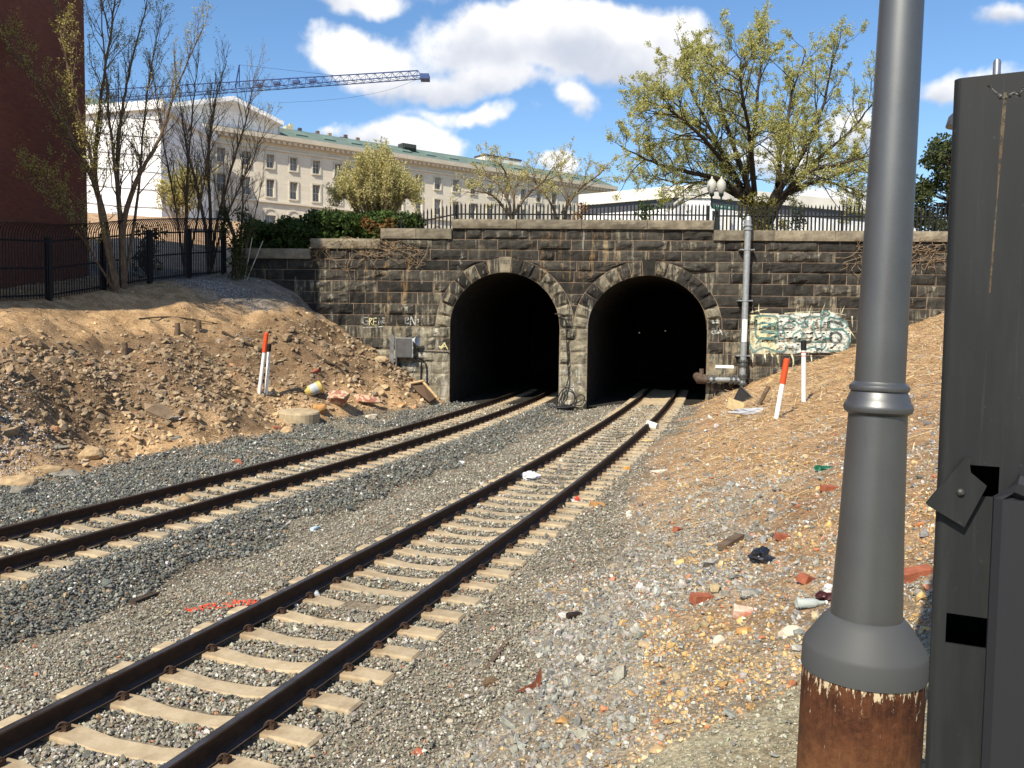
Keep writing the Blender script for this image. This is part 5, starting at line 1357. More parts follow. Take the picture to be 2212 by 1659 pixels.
def street_lamp():
    root = empty('twin_globe_lamp', 'dark green street lamp with two pale globes behind the picket fence', 'street lamp')
    IR = simple('lamp_green_iron', (0.022, 0.04, 0.034), 0.5, 0.3); GLO = simple('frosted_globe', (0.42, 0.42, 0.37), 0.35, 0, 0.1, 3, spec=0.5)
    Y = 40.2; b = at(1546, 505, Y); zb = 7.2; s = FPX / Y
    zt = at(1546, 450, Y)[2]
    m = MB(); m.lathe([(0.22, 0), (0.2, 0.3), (0.11, 0.45), (0.085, 0.7), (0.075, zt - zb - 0.2), (0.11, zt - zb - 0.15), (0.07, zt - zb)], (b[0], Y, zb - 0.1), 14); m.build('lamp_post', IR, root, True)
    for px in (1537.5, 1558):
        g = at(px, 402, Y); arm = at(px, 421, Y)
        m = MB(); m.tube(smooth_line(np.array([(b[0], Y, zt - 0.1), ((b[0] * 2 + arm[0]) / 3, Y, zt + 0.02), (arm[0], Y, zt + 0.12), (arm[0], Y, arm[2])])), 0.045, 6); m.lathe([(0.04, -0.1), (0.1, -0.04), (0.12, 0.04), (0.09, 0.08)], arm, 12); m.build('lamp_arm', IR, root)
        m = MB(); m.lathe([(0.1, -0.32), (0.19, -0.18), (0.225, 0.02), (0.19, 0.18), (0.1, 0.29), (0.05, 0.33), (0.04, 0.40), (0.005, 0.46)], g, 16); m.build('lamp_globe', GLO, root, True)
    sg = empty('street_sign', 'small dark green street name sign beside the twin globe lamp', 'sign')
    m = MB(); a, c = at(1541, 443, Y - .3), at(1587, 449, Y - .3); m.box((a + c) / 2 + np.array([0, 0, -.05]), (abs(c[0] - a[0]), 0.03, 0.19), roty(0.05)); m.build('sign_blade', simple('sign_green', (0.01, 0.085, 0.065), 0.5, 0, 0.1), sg)
    m = MB(); m.tube([((a[0] * .75 + c[0] * .25), Y - .27, a[2] + 0.05), ((a[0] * .75 + c[0] * .25), Y - .27, 7.0)], 0.03, 6); m.build('sign_post', IR, sg)
    m = MB()
    for k in range(7):
        q = a + (c - a) * (0.14 + 0.12 * k); m.box(q + np.array([0, -0.02, -.03]), (0.07 if k % 3 else 0.04, 0.006, 0.085))
    m.build('sign_lettering', simple('sign_white', (0.35, 0.45, 0.42)), sg)
street_lamp()
# ------------------------------------------------------------------ trees and shrubs
def M_bark(name, a, b_): 
    b = NB(name); p = b.coord('Position', (1, 1, 0.25)); n = b.noise(p, 14, 6, 0.7); b.bump(n, 0.6, 0.02); return b.done(b.mix(b.ramp(n, 0.3, 0.7), a, b_), 0.95, spec=0.1)
def M_leaf(name, a, b_, c_=None, trans=0.35):
    b = NB(name); t = b.attr('shade').outputs['Fac']; col = b.mix(t, a, b_)
    b.done(col, 0.7, spec=0.2)
    tr = b.N.new('ShaderNodeBsdfTranslucent'); b.set(tr.inputs['Color'], b.mix(1.0, col, (1.3, 1.35, 0.7), 'MULTIPLY')); mx = b.N.new('ShaderNodeMixShader'); mx.inputs[0].default_value = trans
    b.L.new(b.b.outputs[0], mx.inputs[1]); b.L.new(tr.outputs[0], mx.inputs[2]); b.L.new(mx.outputs[0], b.out.inputs['Surface']); return b.m
BARK = M_bark('dark_bark', (0.025, 0.02, 0.016), (0.075, 0.06, 0.045)); BARKT = M_bark('brown_bark', (0.075, 0.052, 0.036), (0.19, 0.14, 0.095))
LEAF_Y = M_leaf('young_leaf', (0.30, 0.295, 0.10), (0.50, 0.475, 0.20)); LEAF_B = M_leaf('bud_leaf', (0.28, 0.235, 0.07), (0.46, 0.40, 0.15)); LEAF_S = M_leaf('spring_shrub_leaf', (0.38, 0.33, 0.15), (0.56, 0.51, 0.27)); LEAF_D = M_leaf('evergreen_leaf', (0.018, 0.03, 0.010), (0.075, 0.085, 0.028), trans=0.15); LEAF_I = M_leaf('ivy_leaf', (0.018, 0.034, 0.010), (0.085, 0.13, 0.03), trans=0.2); LEAF_R = M_leaf('brown_ivy_leaf', (0.16, 0.075, 0.025), (0.24, 0.13, 0.05), trans=0.2)
class Plant:
    thick = 0.0115
    def __init__(s, seed): s.rng = np.random.RandomState(seed); s.w = MB(); s.tw = MB(); s.lp = []; s.ls = []; s.bt = {}
    def wood(s, P, R):
        P = np.asarray(P); r = float(np.max(R)); k = 8 if r > 0.09 else 5 if r > 0.03 else 3
        (s.w if r > 0.022 else s.tw).tube(P, R, k, cap=False)
    def limb(s, P, r0, r1):
        P = smooth_line(np.asarray(P, float), 8); P = P + s.rng.normal(0, 0.02, P.shape) * np.linspace(0, 1, len(P))[:, None]
        R = r0 + (r1 - r0) * np.linspace(0, 1, len(P)) ** 0.8; s.wood(P, R); return P, R
    def sprout(s, P, R, n, lo, hi, len0, level, spread, up, leafn, leafsz, leafspan=0.5):
        """n side branches along path P"""
        rng = s.rng; m = len(P)
        for i in range(n):
            t = lo + (hi - lo) * (i + rng.uniform(0, 1)) / n; k = min(int(t * (m - 1)), m - 2); p = P[k] + (P[k + 1] - P[k]) * (t * (m - 1) - k)
            d = P[k + 1] - P[k]; d = d / (np.linalg.norm(d) + 1e-9)
            q = rng.normal(size=3); q -= d * (q @ d); q /= np.linalg.norm(q) + 1e-9
            a = rng.uniform(*spread); dr = d * math.cos(a) + q * math.sin(a); dr[2] += up * rng.uniform(0.4, 1.2); dr /= np.linalg.norm(dr)
            L = len0 * rng.uniform(0.55, 1.2) * (1 - 0.45 * t); r0 = min(R[k] * 0.62, s.thick * L + 0.003)
            s.branch(p, dr, L, r0, level, spread, up, leafn, leafsz)
    def branch(s, p, d, L, r0, level, spread, up, leafn, leafsz):
        rng = s.rng; n = 5; P = [p]; st = L / n
        for i in range(n):
            d = d + rng.normal(0, 0.16, 3) + np.array([0, 0, up * 0.16]); d /= np.linalg.norm(d); P.append(P[-1] + d * st)
        P = np.array(P); R = np.linspace(r0, max(r0 * 0.3, 0.003), n + 1); s.bt.setdefault(6 if r0 > 0.05 else 4 if r0 > 0.015 else 3, []).append((P, R))
        if level > 0: s.sprout(P, R, 4 if level > 1 else 4, 0.2, 1.0, L * 0.55, level - 1, spread, up, leafn, leafsz)
        if level <= 1 and leafn:
            m = rng.poisson(leafn * (1.0 if level == 0 else 0.6)); t = rng.uniform(0.15, 1.0, m) * n; k = np.minimum(t.astype(int), n - 1)
            q = P[k] + (P[k + 1] - P[k]) * (t - k)[:, None] + rng.normal(0, 0.035 + leafsz * 0.6, (m, 3)); s.lp.append(q); s.ls.append(np.full(m, leafsz) * rng.uniform(0.6, 1.3, m))
    def cloud(s, c, r, n, sz):
        """leaves filling a rounded clump"""
        q = s.rng.normal(size=(n, 3)); q /= np.linalg.norm(q, axis=1)[:, None]; q *= s.rng.uniform(0.25, 1, (n, 1)) ** 0.5; s.lp.append(np.asarray(c) + q * np.asarray(r)); s.ls.append(np.full(n, sz) * s.rng.uniform(0.6, 1.4, n))
    def leaves(s, name, mat, root, asp=0.55):
        if not s.lp: return
        P = np.concatenate(s.lp); S = np.concatenate(s.ls); n = len(P); rng = s.rng
        a = rng.normal(size=(n, 3)); a /= np.linalg.norm(a, axis=1)[:, None]; b = rng.normal(size=(n, 3)); b -= a * (a * b).sum(1)[:, None]; b /= np.linalg.norm(b, axis=1)[:, None]
        c = np.cross(a, b)
        V = np.stack([P - a * S[:, None], P + b * (S * asp)[:, None] + c * (S * 0.2)[:, None], P + a * S[:, None], P - b * (S * asp)[:, None] + c * (S * 0.2)[:, None]], 1).reshape(-1, 3)
        F = np.arange(4 * n).reshape(-1, 4)
        me = bpy.data.meshes.new(name); me.vertices.add(4 * n); me.vertices.foreach_set('co', V.ravel()); me.loops.add(4 * n); me.loops.foreach_set('vertex_index', F.ravel()); me.polygons.add(n); me.polygons.foreach_set('loop_start', np.arange(0, 4 * n, 4)); me.update(); me.validate()
        at_ = me.attributes.new('shade', 'FLOAT', 'POINT'); at_.data.foreach_set('value', np.repeat(rng.uniform(0, 1, n), 4).astype(np.float32)); me.materials.append(mat)
        o = bpy.data.objects.new(name, me); COL.objects.link(o); child(o, root); s.lp = []; s.ls = []; return o
    def finish(s, root, bark, leafmat, leafname='crown'):
        if s.w.n: s.w.build('trunk', bark, root, True)
        VV, FF, k0 = [], [], 0
        for kk, lst in s.bt.items():
            v, f = tubes(np.array([q[0] for q in lst]), np.array([q[1] for q in lst]), kk); VV.append(v); FF.append(f + k0); k0 += len(v)
        if s.tw.n:
            pass
        if VV:
            o = bpy.data.objects.new('twigs', quad_mesh('twigs', np.concatenate(VV), np.concatenate(FF), bark)); COL.objects.link(o); child(o, root)
        if s.tw.n: s.tw.build('small_stems', bark, root)
        s.bt = {}
        s.leaves(leafname, leafmat, root)
def path(pts): return np.array([at(*p) for p in pts])
def big_tree():
    root = empty('spreading_tree', 'large spreading tree with fresh yellow green leaves behind the portal fence', 'tree')
    t = Plant(4); Y = 43.0; t.thick = 0.013
    b = at(1641, 512, Y); b[2] = 6.9
    limbs = [([(1638, 498, Y), (1622, 445, Y), (1560, 392, Y - 1), (1480, 370, Y - 2), (1410, 350, Y - 2), (1340, 315, Y - 2)], .30, .03),
             ([(1636, 495, Y), (1612, 430, Y), (1560, 330, Y + 1), (1490, 255, Y + 2), (1425, 190, Y + 2)], .26, .03),
             ([(1640, 495, Y), (1620, 420, Y), (1590, 330, Y - 1), (1555, 220, Y - 2), (1535, 125, Y - 2)], .28, .03),
             ([(1640, 495, Y), (1612, 400, Y), (1630, 280, Y + 1), (1640, 170, Y + 1), (1655, 85, Y + 1)], .26, .03),
             ([(1650, 495, Y), (1668, 430, Y), (1700, 360, Y + 1), (1705, 230, Y + 2), (1740, 110, Y + 2)], .28, .03),
             ([(1655, 495, Y), (1680, 420, Y), (1735, 330, Y - 1), (1780, 220, Y - 2), (1800, 110, Y - 2)], .27, .03),
             ([(1655, 497, Y), (1690, 430, Y), (1760, 350, Y + 1), (1840, 280, Y + 2), (1895, 210, Y + 2)], .26, .03),
             ([(1655, 497, Y), (1685, 432, Y), (1740, 375, Y - 2), (1830, 350, Y - 3), (1900, 330, Y - 3)], .22, .025),
             ([(1620, 440, Y), (1540, 400, Y + 2), (1450, 392, Y + 3), (1380, 380, Y + 3)], .15, .02),
             ([(1700, 420, Y), (1760, 395, Y + 1), (1820, 400, Y + 1), (1880, 430, Y + 1)], .12, .02),
             ([(1630, 420, Y), (1620, 300, Y - 3), (1600, 180, Y - 5), (1600, 110, Y - 5)], .18, .02), ([(1680, 400, Y), (1690, 300, Y + 4), (1720, 200, Y + 6)], .18, .02), ([(1600, 410, Y), (1540, 290, Y), (1490, 190, Y), (1470, 130, Y)], .16, .02), ([(1600, 400, Y), (1520, 300, Y - 3), (1450, 240, Y - 4), (1410, 225, Y - 5)], .16, .02)]
    t.limb([b, at(1640, 492, Y), at(1640, 470, Y)], .52, .42)
    for pts, r0, r1 in limbs:
        P, R = t.limb(path(pts), r0 * 0.8, r1 * 0.8)
        t.sprout(P, R, 26, 0.22, 1.0, 3.1, 2, (0.4, 1.1), 0.16, 17.0, 0.045)
    t.finish(root, BARK, LEAF_Y)
    v = Plant(9)
    for k in range(26):
        q = at(1641 + v.rng.normal(0, 14) + (20 if k % 3 == 0 else -8), 505 - k * 3.0, Y - 0.5); v.cloud(q, (0.35, 0.3, 0.35), 70, 0.075)
    v.leaves('ivy', LEAF_B, root)
big_tree()
def slim_tree(name, label, base, stems, seed, leafmat, leafn, leafsz, n1=15, len0=1.9, up=0.42, spread=(0.25, 0.65), bark=BARKT, lo=0.3, level=2, group=None):
    root = empty(name, label, 'tree', group); t = Plant(seed); g = hit(*base) if len(base) == 2 else np.array(base)
    for pts, r0, r1 in stems:
        P = path(pts); off = g - P[0]; k = np.linspace(1, 0, len(P))[:, None]; P = P + off * k; P[0] = g - np.array([0, 0, 0.12])
        P, R = t.limb(P, r0, r1); t.sprout(P, R, n1, lo, 1.0, len0, level, spread, up, leafn, leafsz)
    t.finish(root, bark, leafmat); return root, t
Yt = float(hit(250, 628)[1])
def left_trees():
    Y = Yt
    slim_tree('young_tree', 'forked tree with yellow buds rising from the dirt bank by the brick building', (252, 630),
              [([(252, 630, Y), (232, 520, Y), (205, 400, Y), (150, 290, Y - 1), (75, 170, Y - 2), (10, 90, Y - 2)], .17, .015), ([(252, 630, Y), (225, 470, Y), (206, 380, Y), (215, 240, Y + 1), (240, 60, Y + 1), (255, -60, Y + 1)], .14, .015), ([(232, 520, Y), (205, 400, Y - 1), (190, 300, Y - 2), (150, 150, Y - 3), (110, -20, Y - 3)], .10, .012), ([(205, 410, Y), (150, 395, Y - 1.5), (70, 385, Y - 2.5)], .05, .01)], 21, LEAF_B, 4.2, 0.034, 30, 2.3)
    slim_tree('young_tree', 'twin stemmed tree with upright limbs beside the forked tree at the fence', (266, 622),
              [([(266, 622, Y + .4), (262, 500, Y + .4), (253, 370, Y + .4), (262, 250, Y + 1), (290, 110, Y + 2), (330, -40, Y + 2)], .14, .014), ([(266, 622, Y + .4), (268, 480, Y + .4), (300, 380, Y), (345, 300, Y), (385, 180, Y), (440, 60, Y)], .14, .014), ([(262, 470, Y + .4), (258, 360, Y + .4), (240, 230, Y), (225, 90, Y), (215, -50, Y)], .10, .012), ([(285, 400, Y), (310, 280, Y + 1), (320, 160, Y + 1), (350, 20, Y + 1)], .08, .012)], 22, LEAF_B, 2.6, 0.032, 30, 2.2)
    Y2 = 36.0
    slim_tree('bare_tree', 'thin bare tree with fine upright twigs in front of the curved fence', (400, 594), [([(400, 594, Y2), (402, 480, Y2), (405, 380, Y2), (415, 250, Y2), (430, 110, Y2)], .11, .012), ([(402, 420, Y2), (380, 330, Y2), (350, 230, Y2), (330, 150, Y2)], .06, .01), ([(403, 380, Y2), (440, 300, Y2), (470, 190, Y2)], .06, .01)], 23, LEAF_B, 0.9, 0.03, 34, 2.1)
    slim_tree('bare_tree', 'clump of bare stems spreading upward from one base by the curved fence', (452, 592), [([(452, 592, Y2), (445, 500, Y2), (425, 400, Y2), (400, 300, Y2), (385, 180, Y2)], .12, .012), ([(452, 592, Y2), (455, 470, Y2), (450, 350, Y2), (460, 240, Y2), (490, 130, Y2)], .11, .012), ([(455, 520, Y2), (470, 430, Y2), (500, 330, Y2), (535, 230, Y2), (550, 160, Y2)], .09, .012), ([(456, 500, Y2), (490, 410, Y2), (540, 330, Y2), (580, 260, Y2)], .07, .01)], 24, LEAF_B, 0.6, 0.03, 34, 2.0)
    r, t = slim_tree('ivy_tree', 'crooked small tree wrapped in dark ivy at the end of the wall', (512, 600), [([(512, 600, 37), (508, 520, 37), (485, 450, 37), (478, 400, 37)], .12, .03), ([(510, 560, 37), (520, 470, 37), (525, 400, 37), (520, 330, 37)], .10, .012), ([(515, 520, 37), (545, 450, 37), (570, 380, 37)], .06, .01)], 25, LEAF_B, 0.3, 0.03, 9, 1.7)
    for k in range(28):
        q = at(np.interp(k, [0, 14, 28], [512, 516, 524]) + t.rng.normal(0, 9), 598 - k * 5.2, 37 - 0.2); t.cloud(q, (0.2 + 0.16 * t.rng.uniform(), 0.25, 0.25), 60, 0.05)
    for k in range(8):
        q = at(np.interp(k, [0, 8], [508, 482]) + t.rng.normal(0, 6), 540 - k * 12, 37); t.cloud(q, (0.22, 0.25, 0.25), 80, 0.06)
    t.leaves('ivy', LEAF_D, r)
    # climbing shrub caught in the fence behind the first trees
    r = empty('fence_shrub', 'dark leafy shrub growing through the fence behind the twin stemmed tree', 'shrub'); t = Plant(31); g = at(318, 590, 34)
    for k in range(10): t.limb([at(318, 598, 34), at(315 + t.rng.normal(0, 12), 540, 34), at(318 + t.rng.normal(0, 22), 490 + t.rng.uniform(-20, 20), 34)], .02, .006)
    for k in range(26): t.cloud(at(320 + t.rng.normal(0, 16), 545 + t.rng.normal(0, 28), 34), (.28, .28, .28), 34, .06)
    t.finish(r, BARK, LEAF_D)
    # further shrub showing between the stems, before the wrapped wing
    r = empty('pale_bush', 'pale green bush glimpsed behind the bare stems before the white sheeting', 'bush'); t = Plant(32)
    for k in range(26): 
        px = 395 + t.rng.normal(0, 26); P, R = t.limb([at(392, 520, 58), at(px, 440, 58), at(px + t.rng.normal(0, 15), 380 + t.rng.uniform(-15, 30), 58)], .05, .01); t.sprout(P, R, 8, .3, 1, 1.5, 1, (.3, .8), .3, 9, .07)
    t.finish(r, BARKT, LEAF_S)
left_trees()
def shrubs():
    r = empty('forsythia_shrub', 'tall bushy shrub with yellow green upright stems above the ivy', 'shrub'); t = Plant(41); Y = 46.0
    for k in range(75):
        a = t.rng.uniform(-1, 1); e = t.rng.uniform(-2, 2); x1 = 812 + a * 85; y1 = 335 + abs(a) ** 1.6 * 95 + t.rng.uniform(-12, 22)
        P, R = t.limb([at(812 + a * 22, 500, Y + e * .4), at(812 + a * 62, 430, Y + e), at(x1, y1, Y + e)], .045, .008); t.sprout(P, R, 12, .2, 1, 1.25, 1, (.2, .55), .6, 11, .05)
    t.finish(r, BARKT, LEAF_S)
    for i, (px, Y, pts, lab) in enumerate([(1105, 50.0, [[(1105, 505), (1100, 440), (1075, 400), (1040, 360)], [(1105, 500), (1110, 430), (1090, 370), (1080, 355)], [(1105, 470), (1060, 420), (1010, 415)], [(1105, 470), (1140, 420), (1175, 390), (1195, 360)]], 'crooked bare tree behind the fence left of the twin lamp, nearer the shrub'), (1215, 52.0, [[(1215, 505), (1190, 440), (1160, 400), (1150, 360)], [(1215, 505), (1225, 430), (1210, 380), (1220, 345)], [(1215, 460), (1250, 410), (1290, 380), (1310, 360)]], 'crooked bare tree behind the fence with few leaves, below the spreading limbs')]):
        lab = ['crooked nearly bare tree behind the fence, above the first arch', 'small bare tree with tangled twigs behind the fence, between the two arches'][i]
        root = empty('crooked_tree', lab, 'tree'); t = Plant(50 + i)
        for p in pts:
            P, R = t.limb([at(q[0], q[1], Y + t.rng.uniform(-.5, .5)) for q in p], .11, .02); t.sprout(P, R, 12, .2, 1, 2.1, 2, (.4, 1.0), .18, 6.0, .045)
        t.finish(root, BARKT, LEAF_S)
    # evergreen by the steel post
    root = empty('evergreen_tree', 'dark glossy evergreen tree between the lamp post and the steel post', 'tree'); t = Plant(60); Y = 52.0
    t.limb([np.array([*at(2060, 505, Y)[:2], 6.8]), at(2050, 430, Y), at(2045, 330, Y)], .3, .05)
    for k in range(70):
        a = t.rng.uniform(0, 1); py = 300 + 190 * a; half = 30 + 75 * min(1, a * 1.5); px = 2062 + t.rng.uniform(-1, 1) * half; q = at(px, py, Y + t.rng.uniform(-2, 2)); t.limb([at(2052, min(py + 25, 490), Y), q], .05, .01); t.cloud(q, (.75, .75, .5), 130, .12)
    t.finish(root, BARK, LEAF_D)
    # ivy mass on the wall end
    root = empty('ivy_hedge', 'dense dark green ivy hedge heaped on the stepped end of the wall', 'hedge'); t = Plant(70)
    for k in range(330):
        px = t.rng.uniform(530, 905); topy = np.interp(px, [530, 600, 640, 700, 780, 830, 905], [482, 478, 462, 456, 462, 464, 470]); boty = np.interp(px, [530, 672, 673, 823, 824, 905], [540, 536, 514, 512, 494, 490])
        py = topy + (boty - topy) * t.rng.uniform(0.06, 1.0) ** 0.9; Y = np.interp(px, [530, 905], [40.0, 39.6]) + t.rng.uniform(-0.5, 1.5); t.cloud(at(px, py, Y), (.36, .4, .3), 80, .085)
    for k in range(14): px = 560 + k * 25; t.limb([at(px, 528, 40), at(px + 8, 500, 40), at(px + 3, 470, 40)], .025, .008)
    t.finish(root, BARK, LEAF_I, 'ivy')
    for k in range(12):
        px = t.rng.uniform(790, 850); t.cloud(at(px, t.rng.uniform(472, 505), 39.2), (.28, .3, .25), 60, .07)
    t.leaves('brown_ivy', LEAF_R, root)
    # ivy tufts on the picket fence
    for i, (px, py, n, lab) in enumerate([(1400, 455, 6, 'small ivy tuft on the pickets above the second arch'), (1250, 462, 4, 'sparse brown ivy tuft on the pickets above the pier'), (1722, 470, 5, 'ivy tuft climbing the pickets right beside the big trunk')]):
        root = empty('fence_ivy', lab, 'ivy'); t = Plant(80 + i)
        for k in range(n): t.cloud(at(px + t.rng.normal(0, 9), py + t.rng.uniform(-18, 28), 38.4), (.3, .25, .3), 60, .06)
        t.limb([at(px, 492, 38.5), at(px + 2, py, 38.5)], .015, .006); t.finish(root, BARK, LEAF_I if i != 1 else LEAF_R, 'ivy_leaves')
    # dead creeper on the wall face
    DRY = simple('dry_creeper', (0.30, 0.21, 0.13), 0.9, 0, 0.4, 20)
    for i, (x0, x1, y0, y1, n, lab) in enumerate([(690, 900, 520, 575, 46, 'dry leafless creeper trailing over the stepped wall below the ivy'), (1840, 2060, 515, 640, 70, 'dry tangled creeper hanging on the wall behind the lamp post')]):
        root = empty('dry_creeper', lab, 'creeper'); rng = np.random.RandomState(90 + i)
        for k in range(n):
            px = rng.uniform(x0, x1); py = y0 + (y1 - y0) * rng.uniform(0, .4); pts = [(px, py)]
            for j in range(4): pts.append((pts[-1][0] + rng.normal(0, 16), pts[-1][1] + rng.normal(7, 9)))
            P = smooth_line(np.array([wall_uz(*p) for p in pts]), 3); m = MB(); m.tube([W3(a, wall_w(a, b, .03) + rng.uniform(0, .15), b) for a, b in P], .012, 3, False); m.build('dry_stem', DRY, root)
shrubs()
# ------------------------------------------------------------------ close to the camera
def M_pole():
    b = NB('charcoal_paint'); n = b.noise(b.coord('Position'), 900, 2, 0.5); n2 = b.noise(b.coord('Position'), 3, 5, 0.6)
    c = b.mix(b.ramp(n2, 0.3, 0.7), (0.112, 0.116, 0.119), (0.135, 0.14, 0.142)); c = b.mix(b.ramp(b.noise(b.coord('Position'), 420, 2, 0.6), 0.4, 0.7, 0, 0.35), c, (0.19, 0.195, 0.197)); c = b.mix(b.ramp(b.noise(b.coord('Position', (1, 1, 0.12)), 26, 6, 0.7), 0.6, 0.8, 0, 0.3), c, (0.07, 0.07, 0.068)); b.bump(n, 0.12, 0.001)
    return b.done(c, 0.46, 0.75, 0.4)
def M_rust():
    b = NB('rusted_base'); p = b.coord('Object'); z = b.sepxyz(p)[2]
    n1 = b.noise(p, 9, 8, 0.75); n2 = b.noise(p, 45, 6, 0.75); st = b.noise(b.coord('Object', (16, 16, 1.2)), 3.0, 6, 0.7)
    c = b.mix(b.ramp(n1, 0.32, 0.68), (0.030, 0.012, 0.008), (0.095, 0.036, 0.016)); c = b.mix(b.ramp(st, 0.45, 0.7, 0, 0.45), c, (0.135, 0.055, 0.024))
    low = b.ramp(b.math('ADD', z, b.math('MULTIPLY', n1, 0.12)), -0.34, -0.06, 0.7, 0.0); c = b.mix(low, c, b.mix(b.ramp(n1, 0.35, 0.65), (0.10, 0.043, 0.019), (0.20, 0.092, 0.04)))
    c = b.mix(b.ramp(n2, 0.5, 0.75, 0, 0.5), c, (0.17, 0.075, 0.032))
    zz = b.ramp(z, -0.30, 0.0, 0, 1, False); n3 = b.noise(b.coord('Object', (26, 26, 6.0)), 2.6, 8, 0.7)
    f = b.ramp(b.math('ADD', n3, b.math('MULTIPLY', b.math('POWER', zz, 5.0), 0.17)), 0.66, 0.69); c = b.mix(f, c, (0.50, 0.41, 0.27))
    b.bump(b.math('ADD', n1, b.math('MULTIPLY', n2, 0.6)), 0.5, 0.006); return b.done(c, 0.9, 0.0, 0.15)
def build_lamp_post():
    Y = 3.25; pm = M_pole()
    root = empty('lamp_post', 'charcoal tapered lamp post on a rusted round base beside the steel post', 'lamp post', loc=tuple(at(1868, 1345, Y)))
    cm = bpy.data.materials.get('charcoal_cover') or NB('charcoal_cover').done((0.062, 0.065, 0.067), 0.62, 0.1, 0.3)
    def X(px, py): return at(px, py, Y)
    c = X(1870, 1345); k = 0.5 / FPX * Y * 1.02
    def z(px, py): return at(px, py, Y)[2] - c[2]
    cx, cy = c[0], Y
    # shaft axis must stay upright; radii from the widths seen in the photograph
    def prof(L): return [(w * k, z(px, py)) for (w, px, py) in L]
    m = MB(); m.lathe(prof([(150, 1870, 1400), (148, 1871, 1345), (132, 1880, 1150), (118, 1895, 905), (117, 1897, 862)]), (cx, cy, c[2]), 48); m.build('lower_shaft', pm, root, True)
    ring = [(118, 895), (136, 888), (140, 880), (137, 873), (128, 868), (126, 862), (117, 852), (112, 845), (118, 843), (121, 838), (118, 832), (106, 828), (101, 824)]
    m = MB(); m.lathe([(w * k, z(1898, py)) for w, py in ring], (cx, cy, c[2]), 48); m.build('collar_ring', pm, root, True)
    zt = z(1950, -260)
    m = MB(); m.lathe([(101 * k, z(1898, 826)), (99 * k, z(1905, 700)), (86 * k, z(1948, 0)), (83 * k, zt), (82 * k, zt + 1.5)], (cx, cy, c[2]), 48); m.build('upper_shaft', pm, root, True)
    m = MB(); zc = z(1866, 1445)
    m.lathe([(150 * k, z(1870, 1330) + 0.004), (156 * k, z(1870, 1328) - 0.002), (180 * k, z(1870, 1335) - 0.012), (248 * k, z(1868, 1392)), (254 * k, z(1868, 1400)), (256 * k, zc)], (cx, cy, c[2]), 56); m.build('base_cover', cm, root, True)
    zg = float(ground(cx, cy)) - c[2] - 0.3
    m = MB(); m.lathe([(251 * k, zg - zc), (251 * k, 0.02)], (0, 0, 0), 56); o = m.build('rusted_pipe', M_rust(), None, True); o.location = (cx, cy, c[2] + zc); child(o, root)
    root.rotation_euler = (0, 0.019, 0)
build_lamp_post()
def plate(m, xs, zs, holes, y, d, T):
    """flat steel plate as a grid of cells with real cut-outs; T maps (x, y, z) to the world"""
    V = []; Fc = []; idx = {}
    solid = lambda i, j: 0 <= i < len(xs) - 1 and 0 <= j < len(zs) - 1 and not any(h[0] <= (xs[i] + xs[i + 1]) / 2 <= h[1] and h[2] <= (zs[j] + zs[j + 1]) / 2 <= h[3] for h in holes)
    def vid(i, j, b):
        if (i, j, b) not in idx: idx[(i, j, b)] = len(V); V.append(T(xs[i], y + (d if b else 0), zs[j]))
        return idx[(i, j, b)]
    for i in range(len(xs) - 1):
        for j in range(len(zs) - 1):
            if not solid(i, j): continue
            Fc.append((vid(i, j, 0), vid(i + 1, j, 0), vid(i + 1, j + 1, 0), vid(i, j + 1, 0))); Fc.append((vid(i, j, 1), vid(i, j + 1, 1), vid(i + 1, j + 1, 1), vid(i + 1, j, 1)))
            if not solid(i - 1, j): Fc.append((vid(i, j, 0), vid(i, j + 1, 0), vid(i, j + 1, 1), vid(i, j, 1)))
            if not solid(i + 1, j): Fc.append((vid(i + 1, j, 0), vid(i + 1, j, 1), vid(i + 1, j + 1, 1), vid(i + 1, j + 1, 0)))
            if not solid(i, j - 1): Fc.append((vid(i, j, 0), vid(i, j, 1), vid(i + 1, j, 1), vid(i + 1, j, 0)))
            if not solid(i, j + 1): Fc.append((vid(i, j + 1, 0), vid(i + 1, j + 1, 0), vid(i + 1, j + 1, 1), vid(i, j + 1, 1)))
    m.add(np.array(V), Fc)
